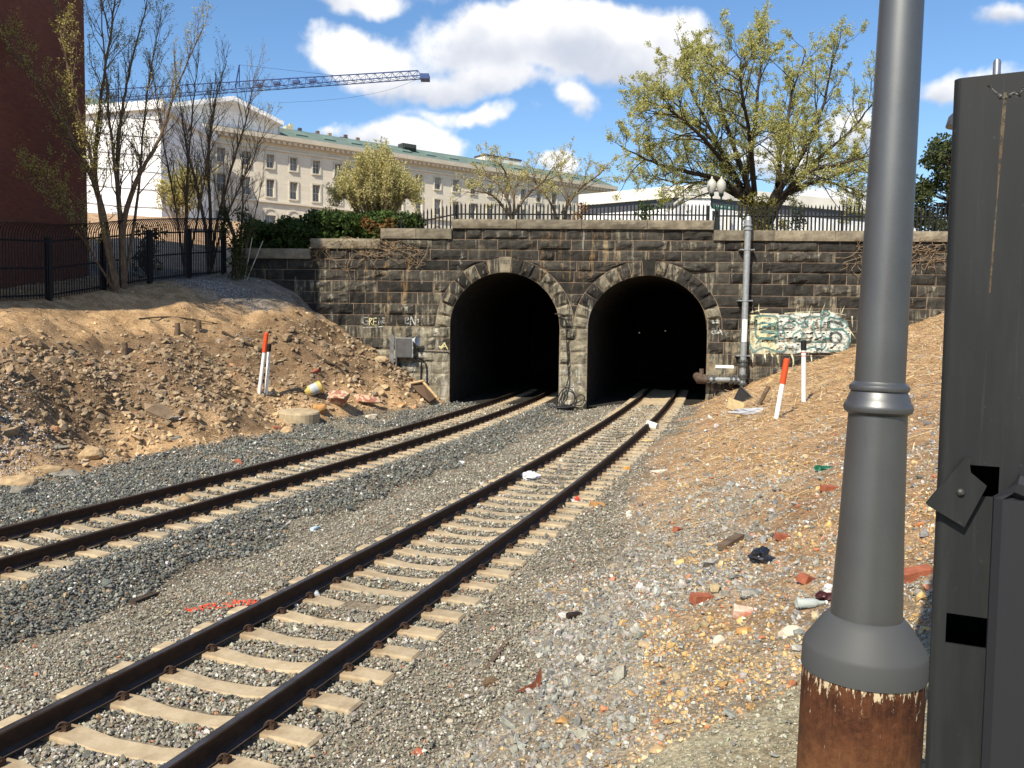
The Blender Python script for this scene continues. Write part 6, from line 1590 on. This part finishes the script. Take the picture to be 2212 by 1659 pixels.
def build_steel_post():
    root = empty('steel_post', 'black square steel gate post with a loose latch plate at the edge', 'gate post')
    Y = 1.95
    b = NB('black_steel_paint'); n = b.noise(b.coord('Position', (6, 6, 0.8)), 3.0, 6, 0.65); n2 = b.noise(b.coord('Position'), 60, 3, 0.6)
    c = b.mix(b.ramp(n, 0.4, 0.75, 0, 0.55), (0.013, 0.014, 0.015), (0.024, 0.026, 0.026)); c = b.mix(b.ramp(n2, 0.66, 0.8, 0, 0.5), c, (0.06, 0.062, 0.06)); c = b.mix(b.ramp(b.noise(b.coord('Position', (30, 30, 0.7)), 2.0, 5, 0.7), 0.56, 0.8, 0, 0.45), c, (0.05, 0.054, 0.053)); SM = b.done(c, b.ramp(n, 0.3, 0.7, 0.5, 0.65), 0.0, 0.25)
    top = at(2066, 176, Y); x0 = at(2030, 900, Y)[0]; zt = top[2]; zg = float(ground(x0, Y)) - 0.3
    W = 0.34
    # square tube turned so that its street side lies along the line of sight
    th = rad(-27); tx = np.array([math.cos(th), math.sin(th), 0]); ty = np.array([-math.sin(th), math.cos(th), 0]); C0 = np.array([x0, Y, 0])
    def T(x, y, z): return tuple(C0 + tx * x + ty * y + np.array([0, 0, z]))
    def fpx(px, py):
        D = ray(px, py); o = np.array([0, 0, CAMZ]); t = np.dot(C0 - o, ty) / np.dot(D, ty); p = o + D * t
        return float(np.dot(p - C0, tx)), float(p[2])
    def zpx(px, py): return fpx(px, py)[1]
    def xpx(px, py): return fpx(px, py)[0]
    r = 0.018
    h1 = (xpx(2043, 1360), xpx(2140, 1360), zpx(2090, 1396), zpx(2090, 1330)); h2 = (xpx(2088, 1040), xpx(2158, 1040), zpx(2120, 1072), zpx(2120, 1006))
    xs = sorted([r, h1[0], h1[1], h2[0], h2[1], W]); zs = sorted([zg, h1[2], h1[3], h2[2], h2[3], zt])
    m = MB(); plate(m, xs, zs, [h1, h2], 0, 0.008, T)
    # rounded arris and the other three sides of the tube
    arc = [(r - r * math.sin(a), r - r * math.cos(a)) for a in np.linspace(0, math.pi / 2, 7)]
    V = []; Fc = []
    pts = arc + [(0, W), (W, W), (W, 0.008)]
    for x, y in pts: V += [T(x, y, zg), T(x, y, zt)]
    for i in range(len(pts) - 1): Fc.append((2 * i, 2 * i + 1, 2 * i + 3, 2 * i + 2))
    m.add(np.array(V), Fc); m.build('post_tube', SM, root)
    m = MB(); m.prism([T(x, y, zt) for x, y in [(r, 0.0)] + arc[1:] + [(0, W), (W, W), (W, 0)]], (0, 0, 0.006)); m.build('post_cap', SM, root)
    # ribbed panel hung on the post
    px0 = xpx(2162, 1200); zt2 = zpx(2180, 1012)
    RIBM = NB('dark_panel_paint'); RIBM = RIBM.done((0.018, 0.0185, 0.022), 0.55, 0.0, 0.25)
    m = MB(); m.box(T(px0 + 0.15, -0.035, (zt2 + zg) / 2 - 0.03), (0.3, 0.05, zt2 - zg - 0.06), rotz(th)); m.build('side_panel', RIBM, root)
    m = MB(); m.tube([T(px0 + 0.004, -0.035, zg), T(px0 + 0.004, -0.035, zt2 - 0.06), T(px0 + 0.02, -0.035, zt2 - 0.03), T(px0 + 0.3, -0.035, zt2 - 0.14)], 0.027, 8); m.build('panel_frame', RIBM, root)
    # loose latch plate with its bolt
    pl = [(2085, 986), (2098, 988), (2095, 1003), (2097, 1018), (2131, 1046), (2128, 1053), (2083, 1135), (2008, 1090), (2003, 1083)]
    m = MB(); m.prism([T(xpx(a, b_), -0.022, zpx(a, b_)) for a, b_ in pl][::-1], (0, 0.007, 0)); m.build('latch_plate', SM, root)
    q = T(xpx(2075, 1060), -0.022, zpx(2075, 1060)); m = MB(); V = []
    m.tube([(q[0], q[1] + 0.03, q[2]), (q[0], q[1] - 0.004, q[2]), (q[0], q[1] - 0.009, q[2])], [0.0085, 0.0085, 0.004], 14); m.build('bolt', simple('worn_bolt', (0.09, 0.09, 0.085), 0.4, 0.6), root)
    # peg on top and the weld below it with a rust run
    p = T(xpx(2155, 145), 0.05, zt); m = MB(); m.lathe([(0.008, -0.02), (0.008, 0.045), (0.006, 0.05), (0.002, 0.052)], p, 12); m.build('peg', simple('bright_pin', (0.3, 0.31, 0.32), 0.35, 0.8), root, True)
    rng = np.random.RandomState(3); m = MB(); wp = [(2138, 183), (2146, 196), (2156, 203), (2166, 212), (2176, 210), (2188, 201), (2200, 204), (2209, 195), (2216, 186)]
    W_ = smooth_line(np.array([T(xpx(*q), 0.0015, zpx(*q)) for q in wp]), 5); m.tube(W_, 0.0034 * np.exp(rng.normal(0, 0.3, len(W_))), 9)
    m.build('weld_bead', simple('bare_weld', (0.10, 0.10, 0.095), 0.5, 0.4, 0.5, 120), root, True)
    m = MB(); u0, z0 = xpx(2172, 195), zt - 0.035; V = []; Fc = []
    for i, t in enumerate(np.linspace(0, 1, 14)):
        w_ = 0.0022 * (1 - t) + 0.0009 + 0.0008 * math.sin(9 * t); V += [T(u0 - 0.012 * t - w_, -0.0012, z0 - 0.43 * t), T(u0 - 0.012 * t + w_, -0.0012, z0 - 0.43 * t)]
        if i: Fc.append((2 * i - 2, 2 * i - 1, 2 * i + 1, 2 * i))
    m.add(np.array(V), Fc); m.build('rust_run', paint_mat('rust_streak', (0.13, 0.065, 0.03), (0.16, 0.135, 0.09), 0.3, 0.6, 0.7, 60), root)
    # shaded lamp head standing behind the post
    l = empty('shaded_lamp', 'dark domed lamp head peeping out behind the steel post', 'lamp'); Yl = 7.0; q = at(2078, 268, Yl)
    m = MB(); m.lathe([(0.115, -0.02), (0.118, -0.01), (0.10, 0.06), (0.06, 0.10), (0.03, 0.13), (0.02, 0.2)], q, 24); m.build('lamp_dome', bpy.data.materials['charcoal_paint'], l, True)
    m = MB(); m.tube([(q[0], q[1], q[2] + 0.18), (q[0] + 0.1, q[1], q[2] + 0.25), (q[0] + 0.3, q[1], q[2] + 0.2), (q[0] + 0.3, q[1], float(ground(q[0] + 0.3, q[1])) - 0.1)], 0.025, 10); m.build('lamp_pole', bpy.data.materials['charcoal_paint'], l, True)
build_steel_post()
# ------------------------------------------------------------------ marker posts, rubble and litter
ORANGE = simple('orange_red_paint', (0.62, 0.075, 0.02), 0.5, 0, 0.15, 8); MARKW = simple('marker_white', (0.80, 0.79, 0.76), 0.55, 0, 0.12, 6); BLK = simple('black_cap', (0.012, 0.012, 0.013), 0.5)
def marker(base, top, r, cap, capm, label, fleck=False):
    root = empty('marker_post', label, 'marker post', 'white marker posts on the banks'); g = hit(*base); Y = g[1]; t = at(*top, Y)
    d = t - g; a = g - d * 0.05; k = g + d * (1 - cap)
    m = MB(); m.tube([a, k], r, 14); m.build('post_shaft', MARKW, root, True)
    m = MB(); m.tube([k, t - d * 0.02, t], [r * 1.22, r * 1.22, r * 0.7], 14); m.build('post_cap', capm, root, True)
    if fleck:
        m = MB()
        for f in (0.86, 0.80): q = a + d * (f - cap * .2 + .02); m.tube([q, q + d * 0.015], r * 1.03, 14)
        m.build('red_band', ORANGE, root)
    return g
marker((560, 849), (576, 718), 0.062, 0.33, ORANGE, 'leaning white post with long orange cap on the rubble bank'); marker((575, 852), (582, 742), 0.06, 0.16, BLK, 'white post with black cap on the rubble bank, behind the orange capped one'); marker((1677, 904), (1700, 774), 0.06, 0.42, ORANGE, 'leaning white post with orange cap on the straw bank'); marker((1736, 868), (1736, 735), 0.06, 0.16, BLK, 'upright white post with black cap on the straw bank', True)
for i, (b, t, lab) in enumerate([((528, 606), (545, 512), 'thin pale pole leaning at the end of the wall, nearer upright'), ((533, 606), (568, 520), 'thin pale pole leaning steeply at the end of the wall')]):
    g = hit(*b); m = MB(); m.tube([g, at(t[0], t[1], g[1])], 0.02, 8); m.build('leaning_pole', simple('pale_pole', (0.50, 0.47, 0.42)) if i == 0 else bpy.data.materials['pale_pole'], None, label=lab, cat='pole')

TANR = simple('tan_rock', (0.48, 0.34, 0.19), 0.9, 0, 0.4, 5, bump=0.5); GREYR = simple('grey_rock', (0.24, 0.22, 0.18), 0.9, 0, 0.4, 6, bump=0.5); BRICKR = simple('red_brick', (0.36, 0.115, 0.06), 0.9, 0, 0.35, 9, bump=0.4); PALER = simple('pale_rock', (0.60, 0.52, 0.40), 0.9, 0, 0.25, 5, bump=0.4); ORR = simple('orange_rock', (0.52, 0.28, 0.10), 0.85, 0, 0.35, 6, bump=0.4)
def rock(px, py, size, mat, label, name='rock', cat='rock', seed=1, yaw=0.3, sink=0.3, chop=True):
    rng = np.random.RandomState(seed * 7 + 1); g = hit(px, py)
    bm = bmesh.new(); bmesh.ops.create_icosphere(bm, subdivisions=3, radius=0.5)
    ax = rng.normal(size=(9, 3)); ax /= np.linalg.norm(ax, axis=1)[:, None]; lim = rng.uniform(0.26, 0.42, 9)
    V = np.array([v.co for v in bm.verts]); 
    for a_, l_ in zip(ax, lim):
        d = V @ a_; V = V - np.outer(np.maximum(d - l_, 0), a_)
    V = V * (1 + 0.10 * fbm(V[:, 0:1] * 6 + seed, V[:, 1:2] * 6 + V[:, 2:3] * 5, 3, seed)); F = [[v.index for v in f.verts] for f in bm.faces]; bm.free()
    V = (V * np.array(size)) @ rotx(rng.normal(0, .15)).T @ rotz(yaw).T; V[:, 2] += size[2] * (0.5 - sink) * 0.75
    return mesh_obj(name, V + g, F, mat, loc=g, label=label, cat=cat)
def brick(px, py, size, mat, label, rot=(0, 0, 0), name='brick', cat='brick', seed=0, lift=0.3):
    rng = np.random.RandomState(seed + 5); g = hit(px, py); s = np.array(size)
    bm = bmesh.new(); bmesh.ops.create_cube(bm, size=1.0); bmesh.ops.bevel(bm, geom=bm.edges[:], offset=0.05, segments=1, affect='EDGES'); bmesh.ops.subdivide_edges(bm, edges=bm.edges[:], cuts=1)
    V = np.array([v.co for v in bm.verts]) * s; V += rng.normal(0, 0.025, V.shape) * s.min(); F = [[v.index for v in f.verts] for f in bm.faces]; bm.free()
    V = V @ (rotz(rot[2]) @ rotx(rot[0]) @ roty(rot[1])).T; V[:, 2] += s[2] * lift
    return mesh_obj(name, V + g, F, mat, loc=g, label=label, cat=cat)
def rubble():
    # round concrete disc and the broken masonry below the marker posts
    root = empty('concrete_disc', 'round concrete manhole cover slab lying at the foot of the bank', 'concrete slab'); g = hit(645, 905); m = MB(); k = 0.72
    m.lathe([(k, -0.3), (k, 0.22), (k - .03, 0.27), (k - 0.2, 0.29), (0.05, 0.30)], (0, 0, 0), 30); o = m.build('disc', simple('buff_concrete', (0.45, 0.36, 0.23), 0.9, 0, 0.3, 4, bump=0.4)); o.parent = root; root.location = g; root.rotation_euler = (0.05, 0.04, 0)
    MAS = NB('broken_masonry'); v = MAS.coord('Object'); n = MAS.vor(v, 8.0, out='Color'); sp = MAS.N.new('ShaderNodeSeparateColor'); MAS.L.new(n, sp.inputs[0]); MASM = MAS.done(MAS.mix(MAS.ramp(sp.outputs[0], .45, .55), (0.46, 0.33, 0.23), (0.30, 0.13, 0.085)), 0.9)
    rock(730, 874, (1.35, 0.75, 0.65), MASM, 'thick chunk of mortared red brickwork beside the yellow bucket', 'masonry_chunk', 'masonry', 2, -0.35, 0.05); rock(788, 872, (1.5, 0.55, 0.45), MASM, 'long broken piece of mortared brickwork nearest the tunnel', 'masonry_chunk', 'masonry', 3, 0.2, 0.05)
    rock(690, 886, (0.62, 0.5, 0.5), ORR, 'orange tan block beside the masonry chunk', seed=4); rock(803, 905, (0.52, 0.4, 0.36), PALER, 'squarish pale stone block near the far rail', seed=5); rock(620, 938, (0.45, 0.35, 0.4), TANR, 'upright tan stone just below the round concrete slab', seed=6); rock(195, 988, (0.62, 0.45, 0.42), TANR, 'large tan boulder on the sandy toe of the bank', seed=7); rock(28, 1050, (0.95, 0.5, 0.4), TANR, 'wide tan slab stone at the ballast edge, frame side', seed=8); rock(45, 1068, (0.6, 0.4, 0.35), GREYR, 'grey tan stone in front of the wide slab stone', seed=9); rock(100, 1020, (0.8, 0.35, 0.25), TANR, 'flat tan stone on the sandy toe beside the boulder', seed=10); rock(137, 1030, (0.7, 0.4, 0.3), GREYR, 'slanted grey stone at the ballast edge', seed=11); rock(70, 1112, (0.22, 0.16, 0.16), TANR, 'small yellow stone against the far rail', seed=12); rock(398, 1085, (0.3, 0.22, 0.3), TANR, 'small tan stone at the ballast edge below the sandy toe', seed=13); rock(380, 908, (0.5, 0.35, 0.14), GREYR, 'flat grey stone half way up the rubble bank', seed=14); rock(380, 950, (0.5, 0.4, 0.15), GREYR, 'flat grey slab low on the rubble bank', seed=15); rock(120, 970, (0.8, 0.4, 0.2), GREYR, 'grey brown slab below the white chippings', seed=16); rock(510, 843, (0.35, 0.25, 0.2), TANR, 'tan stone left of the leaning marker post', seed=17); rock(718, 858, (0.4, 0.3, 0.3), TANR, 'tan stone uphill of the masonry chunk', seed=18); rock(820, 850, (0.5, 0.4, 0.4), TANR, 'tan stone capping the long brickwork piece', seed=19); rock(868, 878, (0.32, 0.25, 0.25), ORR, 'small rusty stone between rubble and far rail', seed=20)
    brick(600, 928, (0.3, 0.14, 0.11), BRICKR, 'loose red brick below the round concrete slab', (0.2, 0.1, 0.6)); brick(680, 805, (0.36, 0.14, 0.12), BRICKR, 'red brick high on the bank beside the marker posts', (0.2, -0.4, 0.9)); brick(520, 1006, (0.55, 0.1, 0.06), BRICKR, 'rusty red bar lying near the ballast edge', (0.1, 0.35, -0.9), 'rusty_bar', 'bar')
    # bucket
    root = empty('bucket', 'tipped yellow and white paint bucket on the rubble bank', 'bucket'); g = hit(676, 856); R = rotz(0.5) @ roty(rad(68)); BY = simple('bucket_yellow', (0.55, 0.42, 0.12), 0.5); BW = simple('bucket_label', (0.45, 0.48, 0.50), 0.5)
    def ring(r0, r1, z0, z1, name, mat, cap=False):
        V = []; Fc = []; k = 20
        for r, z in ((r0, z0), (r1, z1)):
            for j in range(k): a = 2 * math.pi * j / k; V.append(R @ np.array([r * math.cos(a), r * math.sin(a), z]))
        for j in range(k): Fc.append((j, (j + 1) % k, k + (j + 1) % k, k + j))
        if cap: Fc.append(tuple(range(k)))
        o = mesh_obj(name, np.array(V) + g + np.array([0, 0, 0.24]), Fc, mat); child(o, root)
    ring(0.19, 0.20, -0.34, -0.12, 'bucket_body', BY, True); ring(0.20, 0.212, -0.12, 0.16, 'bucket_label', BW); ring(0.212, 0.225, 0.16, 0.3, 'bucket_rim', BY)
    # roots, sticks, stumps
    WD = simple('weathered_wood', (0.15, 0.105, 0.07), 0.95, 0, 0.45, 9, bump=0.5); DW = simple('root_and_shadow_dark', (0.06, 0.042, 0.03), 0.95, 0, 0.4, 9)
    for i, (px, py, h, lab) in enumerate([(382, 722, .38, 'short cut stump on the crest of the rubble bank, thicker one'), (428, 712, .3, 'short cut stump on the crest beside the thicker stump'), (268, 765, .36, 'short cut stump lower down the rubble bank')]):
        g = hit(px, py); m = MB(); m.tube([g - np.array([0, 0, .15]), g + np.array([.03, 0, h * .5]), g + np.array([0.02, 0, h])], [.12, .09, .085], 10); m.build('stump', WD, None, label=lab, cat='stump')
    for i, (pts, r, lab) in enumerate([([(680, 770), (705, 785), (730, 795), (745, 812)], .07, 'dark root curling out of the bank above the bucket'), ([(480, 720), (530, 745), (580, 760), (640, 778)], .06, 'long dark strip standing in for a trunk shadow across the rubble bank'), ([(860, 778), (820, 760), (770, 730), (740, 715)], .035, 'thin dead branch on the slope beside the wall'), ([(300, 690), (360, 686), (410, 690), (470, 700)], .03, 'thin dead branch on the dirt crest'), ([(470, 1015), (520, 1000), (570, 985)], .035, 'dead stick along the ballast edge below the rubble'), ([(1330, 950), (1420, 918), (1470, 912)], .03, 'dark stick on the straw near the near rail'), ([(1860, 980), (1900, 965), (1960, 960)], .03, 'dark branch lying on the straw bank behind the lamp post')]):  # second path is a dark tube added as a tree trunk's cast shadow
        P = smooth_line(np.array([hit(*p) + np.array([0, 0, r * .6]) for p in pts]), 5); m = MB(); m.tube(P, np.linspace(r, r * .45, len(P)), 7); m.build('branch_and_shadow', DW if i < 2 else WD, None, label=lab, cat='branch')
    m = MB(); a, b_ = hit(400, 905), hit(372, 925); 
    # near bank pieces
    brick(1515, 1300, (.20, .10, .085), BRICKR, 'dark red brick lying on the gravel bank', (.1, .1, .35)); brick(1604, 1330, (.15, .09, .08), simple('mortared_brick', (0.46, 0.15, 0.08), .9, 0, .5, 7, c2=(0.62, 0.48, 0.38)), 'broken red brick with white mortar on its top', (.25, .1, -.3), seed=2); brick(1741, 1258, (.13, .1, .08), BRICKR, 'red brick stub next to the lamp post', (.2, .3, .6), seed=3); brick(1975, 1250, (.3, .12, .09), BRICKR, 'red brick between the lamp post and the steel post', (0.1, -.1, .2), seed=4); brick(1290, 1093, (.26, .12, .09), ORR, 'orange brick beside the near rail tie ends', (0, .1, .1), seed=5); brick(1465, 1148, (.18, .08, .07), BRICKR, 'red brick fragment on the grey gravel, uphill', (.2, .2, .8), seed=6); brick(1690, 1165, (.16, .08, .07), BRICKR, 'red brick fragment above the black bag', (.1, .2, .3), seed=7); brick(1790, 1060, (.2, .1, .08), BRICKR, 'small red brick high on the bank by the lamp post', (.1, .1, .3), seed=8)
    rock(1420, 1622, (.115, .068, .055), TANR, 'smooth oval tan stone on the grey path edge', seed=31, yaw=.1); rock(1552, 1390, (.13, .085, .10), PALER, 'rounded pale stone with a ringed face below the bricks', seed=32); rock(1706, 1372, (.22, .14, .11), PALER, 'broad pale stone beside the rusted lamp base', seed=33); rock(1608, 1365, (.17, .10, .075), ORR, 'ochre stone uphill of the ringed stone', seed=34); rock(1470, 1310, (.11, .09, .07), GREYR, 'grey stone just behind the dark red brick', seed=35); rock(1570, 1290, (.11, .1, .08), GREYR, 'dark grey stone between brick and plastic bottle', seed=36); rock(1135, 1118, (.2, .14, .12), GREYR, 'grey stone beside the near rail fastenings', seed=37); rock(1025, 1440, (.16, .12, .09), GREYR, 'dull lump of earth by the tie ends', seed=38); rock(1060, 1480, (.15, .12, .1), simple('brown_clod', (.16, .105, .06), .95, 0, .4, 14, bump=.6), 'brown clod of roots near the tie ends', seed=39); rock(1424, 1020, (.5, .2, .12), PALER, 'long pale slab on the straw litter', seed=40, yaw=.1); rock(1215, 1560, (.11, .08, .06), ORR, 'orange stone low on the gravel bank', seed=41); rock(1140, 1545, (.14, .1, .07), GREYR, 'dark flat stone below the rusty shard', seed=42); rock(905, 1630, (.1, .08, .07), BRICKR, 'reddish stone at the bottom of the bank', seed=43)
    # litter
    SH = simple('rust_shard_steel', (0.20, 0.06, 0.03), .8, .2, .4, 12); g = hit(1140, 1495); P = [g + np.array(q) for q in ((-.09, .0, .0), (.085, .03, .005), (.105, .04, .10), (.095, .05, .17), (.05, .04, .06))]; m = MB(); m.prism(P, (.004, -.012, .004)); m.build('rusty_shard', SH, None, label='jagged rusty steel shard standing out of the gravel', cat='scrap')
    def plank(a, b_, w, t, mat, label, name='plank'):
        A, B = hit(*a), hit(*b_); d = B - A; L = np.linalg.norm(d); d /= L; s = np.cross(d, [0, 0, 1.0]); s /= np.linalg.norm(s); u = np.cross(s, d); m = MB(); m.prism([A - s * w, A + s * w, A + s * w * .8 + u * t, A - s * w + u * t], B - A); m.build(name, mat, None, label=label, cat='plank')
    plank((1052, 1450), (1100, 1385), .022, .035, WD, 'weathered splinter of timber on the gravel bank'); plank((288, 1308), (340, 1288), .05, .06, DW, 'dark timber offcut beside the heaped ballast', 'timber_offcut'); plank((385, 1302 - 90), (425, 1195), .05, .05, DW, 'dark timber offcut at the foot of the heaped ballast', 'timber_offcut'); plank((1560, 1190), (1600, 1165), .06, .07, WD, 'short weathered timber on the bank above the red bricks')
    def bottle(px, py, L, r, mat, label, yaw, seed=0, tilt=0.0):
        g = hit(px, py) + np.array([0, 0, r * 1.0]); d = np.array([math.cos(yaw), math.sin(yaw), tilt]); pr = [(0.0, .92), (.03, 1), (.55, 1), (.68, .8), (.8, .42), (.97, .38), (1.0, .36)]; root = empty('bottle', label, 'bottle'); m = MB(); m.tube([g + d * L * (t - .5) for t, _ in pr], [r * k for _, k in pr], 14); m.build('bottle_body', mat, root, True); m = MB(); m.tube([g + d * L * .48, g + d * L * .53], r * .44, 10); m.build('bottle_cap', MARKW if 'plastic' in label else BLK, root)
    def glass(name, c, rough=.08, tr=0.85): b = NB(name); m = b.done(c, rough, 0, .5); b.b.inputs['Transmission Weight'].default_value = tr; b.b.inputs['IOR'].default_value = 1.35; return m
    bottle(1244, 1334, .2, .031, simple('brown_glass', (.035, .022, .014), .15, 0, .3, 10, spec=.6), 'brown glass bottle lying on the grey gravel', .45); bottle(1625, 1290, .22, .036, glass('clear_plastic', (.82, .86, .84)), 'crushed clear plastic bottle among the red bricks', .15); bottle(1752, 1312, .24, .036, glass('clear_bottle_plastic', (.75, .82, .78), .05, .6), 'clear plastic bottle against the lamp post base', .1); bottle(683, 1288, .24, .035, glass('grey_plastic', (.6, .65, .68), .15, .3), 'grey plastic bottle lying between the near rails', 1.9); bottle(682, 1146, .24, .04, simple('pale_blue_plastic', (.50, .62, .70), .3), 'pale blue plastic bottle on the gravel between the tracks', 1.2)
    def crumple(px, py, size, mat, label, name, cat, seed, spiky=.6):
        rng = np.random.RandomState(seed); g = hit(px, py); bm = bmesh.new(); bmesh.ops.create_icosphere(bm, subdivisions=3, radius=.5); V = np.array([v.co for v in bm.verts]); n = fbm(V[:, 0] * 4 + seed, V[:, 1] * 4 + V[:, 2] * 3, 3, seed) + .5 * np.abs(fbm(V[:, 0] * 9, V[:, 2] * 9 + V[:, 1] * 7, 2, seed + 2)); V = V * (1 + spiky * 1.3 * n)[:, None]; F = [[v.index for v in f.verts] for f in bm.faces]; bm.free(); V = V * np.array(size) @ rotz(rng.uniform(0, 3)).T; V[:, 2] += size[2] * .35; return mesh_obj(name, V + g, F, mat, loc=g, label=label, cat=cat)
    crumple(1643, 1212, (.22, .17, .12), simple('black_bag_film', (.012, .012, .014), .25, 0, .3, 20, spec=.6), 'crumpled black plastic bag on the bank', 'plastic_bag', 'bag', 3, .9); crumple(1142, 1036, (.42, .3, .2), simple('white_bag_film', (.78, .79, .82), .5), 'crumpled white plastic bag against the near track rail', 'plastic_bag', 'bag', 4, .7); crumple(1230, 1090, (.26, .2, .1), simple('white_wrapper', (.66, .66, .62), .5), 'crushed white food wrapper beside the near rail', 'wrapper', 'wrapper', 5, .8); crumple(1247, 1084, (.1, .08, .1), simple('red_wrapper', (.6, .07, .05), .5), 'scrap of red wrapper stuck on the white one', 'wrapper', 'wrapper', 6, .8); crumple(1353, 1016, (.18, .15, .1), simple('orange_wrapper', (.65, .28, .05), .5), 'orange snack wrapper on the straw beside the rail', 'wrapper', 'wrapper', 7, .8); crumple(1780, 1015, (.26, .12, .06), simple('green_film', (.01, .10, .05), .3), 'dark green scrap of film on the bank', 'plastic_scrap', 'scrap', 8, .8); crumple(997, 1003, (.16, .14, .1), simple('white_scrap', (.75, .76, .78), .6), 'small white paper scrap on the gravel between the tracks', 'paper_scrap', 'paper', 9, .5); crumple(1780, 1295, (.13, .09, .07), simple('maroon_film', (.05, .012, .012), .3), 'dark maroon scrap behind the clear bottle', 'plastic_scrap', 'scrap', 10, .8); crumple(1788, 1280, (.08, .05, .08), MARKW, 'white paper scrap behind the lamp base', 'paper_scrap', 'paper', 11, .6); crumple(1620, 893, (1.3, .5, .16), simple('pale_film', (.50, .50, .52), .35), 'pale plastic sheet lying below the pipe', 'plastic_sheet', 'sheet', 12, .8); crumple(1993, 652, (.6, .3, .25), simple('green_tarp', (.03, .20, .13), .4), 'green and black bag high on the bank by the wall', 'plastic_bag', 'bag', 13, .6); crumple(640, 1310, (.05, .05, .04), MARKW, 'tiny white scrap between the rails', 'paper_scrap', 'paper', 14, .5); crumple(928, 1173, (.16, .12, .05), MARKW, 'white paper scrap beside the near rail clip', 'paper_scrap', 'paper', 15, .4)
    # paper cup and bucket lid by the far curve of the near rail
    g = hit(1409, 930); root = empty('paper_cup', 'tipped white paper cup beside the curving rail', 'cup'); d = np.array([.75, -.5, -.1]); m = MB(); m.tube([g + np.array([-.12, .1, .16]), g + np.array([-.12, .1, .16]) + d * .36], [.16, .12], 16); m.build('cup_body', simple('cup_white', (.80, .75, .64), .6), root, True); m = MB(); q = g + np.array([-.12, .1, .16]); m.tube([q - d * .02, q + d * .02], .175, 16); m.build('cup_rim', MARKW, root)
    g = hit(1397, 955); root = empty('round_lid', 'round yellow lid lying beside the curving rail', 'lid'); m = MB(); m.lathe([(.16, 0), (.16, .05), (.13, .06), (.01, .06)], g, 18); m.build('lid_disc', simple('lid_yellow', (.62, .38, .07), .5), root); m = MB(); th = np.linspace(0, 6.28, 20); m.tube([(g[0] + .19 * math.cos(t), g[1] + .19 * math.sin(t), g[2] + .05) for t in th], .02, 5); m.build('lid_rim', simple('lid_rim', (.55, .45, .28), .5), root)
    # black wedge and stake below the pipe
    g = hit(1605, 868); root = empty('black_wedge', 'black wedge shaped metal scrap at the foot of the pipe', 'scrap'); s = 1.0; m = MB(); m.prism([g + np.array([-.4, 0, -.05]), g + np.array([.55, 0, -.1]), g + np.array([-.12, 0, .55])], (.1, .35, .02)); m.build('wedge', simple('wedge_black', (.03, .03, .032), .6), root); m = MB(); m.tube([g + np.array([.58, -.03, -.1]), g + np.array([-.1, -.03, .57])], .03, 6); m.build('wedge_edge', simple('wedge_edge', (.12, .12, .12), .5), root)
    g = hit(1638, 878); m = MB(); m.tube([g, g + np.array([.3, 0, .62])], .07, 8); m.build('wooden_stake', WD, None, label='stubby wooden stake leaning below the pipe', cat='stake')
    g = hit(1588, 890); m = MB(); m.box(g + np.array([0, 0, .2]), (.55, .04, .4), roty(.35) @ rotx(-.5)); m.build('cardboard_piece', simple('cardboard', (.50, .38, .2), .9), None, label='tan cardboard piece below the pipe wedge', cat='cardboard')
rubble()
def straw():
    rng = np.random.RandomState(5); n = 70000
    x, y = near_field(rng, n, 9.0, 38); dr = TR.d(x, y); u, w = uw(x, y)
    nn = fbm(x * .6, y * .6, 3, 77)
    k = (dr + nn * 1.5 > 2.6) & (w > .1) & (rng.uniform(0, 1, len(x)) < np.interp(y, [9, 14, 18], [.15, .7, 1]))
    x, y = x[k], y[k]; z = ground(x, y) + .012; L = rng.uniform(.08, .42, len(x)) * np.interp(y, [9, 30], [.75, 1.25]); 
    yaw = rng.normal(0.35, .75, len(x)); rot = np.c_[rng.normal(0, .22, len(x)), rng.normal(0, .25, len(x)), yaw]
    m = MB(); m.box((0, 0, 0), (1, .045, .03)); me = bpy.data.meshes.new('straw_blade'); me.from_pydata(np.concatenate(m.v).tolist(), [], m.f); me.update()
    c = pick(rng, len(x), [(5, (.54, .39, .22)), (4, (.42, .29, .16)), (3, (.64, .51, .33)), (2, (.17, .11, .07))])
    scatter('straw_litter', np.c_[x, y, z], L, c, M_GRAVEL, [me], 'dry straw and wood chips covering the bank by the pipe', 6, rot=rot, flatten=np.array([1, .6, .6]))
    # twigs and chips on the other bank
    n = 9000; x, y = near_field(rng, n, 16, 38, -100, 1100); dl = TL.d(x, y); u, w = uw(x, y); k = (dl < -4.2) & (w > .1) & (rng.uniform(0, 1, len(x)) < .5); x, y = x[k], y[k]
    scatter('bank_twigs', np.c_[x, y, ground(x, y) + .02], rng.uniform(.1, .55, len(x)), pick(rng, len(x), [(3, (.30, .21, .12)), (3, (.16, .11, .07)), (1, (.45, .36, .24))]), M_GRAVEL, [me], 'dry twigs scattered on the rubble bank', 8, rot=np.c_[rng.normal(0, .3, len(x)), rng.normal(0, .3, len(x)), rng.uniform(0, 6.28, len(x))], flatten=np.array([1, .5, .5]))
    # white chippings spilled at the frame side of the bank
    P = []
    for (px, py, rx, ry, q) in ((-30, 890, 1.5, 1.3, 3200), (-40, 990, 1.0, 0.9, 1500), (480, 625, 1.7, 1.3, 1300)):
        g = hit(px, py); P.append(np.c_[g[0] + rng.normal(0, rx * .5, q), g[1] + rng.normal(0, ry * .5, q)])
    P = np.concatenate(P); H = np.c_[P, ground(P[:, 0], P[:, 1]) + .012]
    scatter('white_chippings', H, rng.uniform(.02, .06, len(H)), pick(rng, len(H), [(3, (.52, .52, .54)), (2, (.3, .3, .32)), (1, (.1, .1, .11))]), M_GRAVEL, ROCKS, 'spilled white and grey chippings on the dirt bank', 9)
straw()
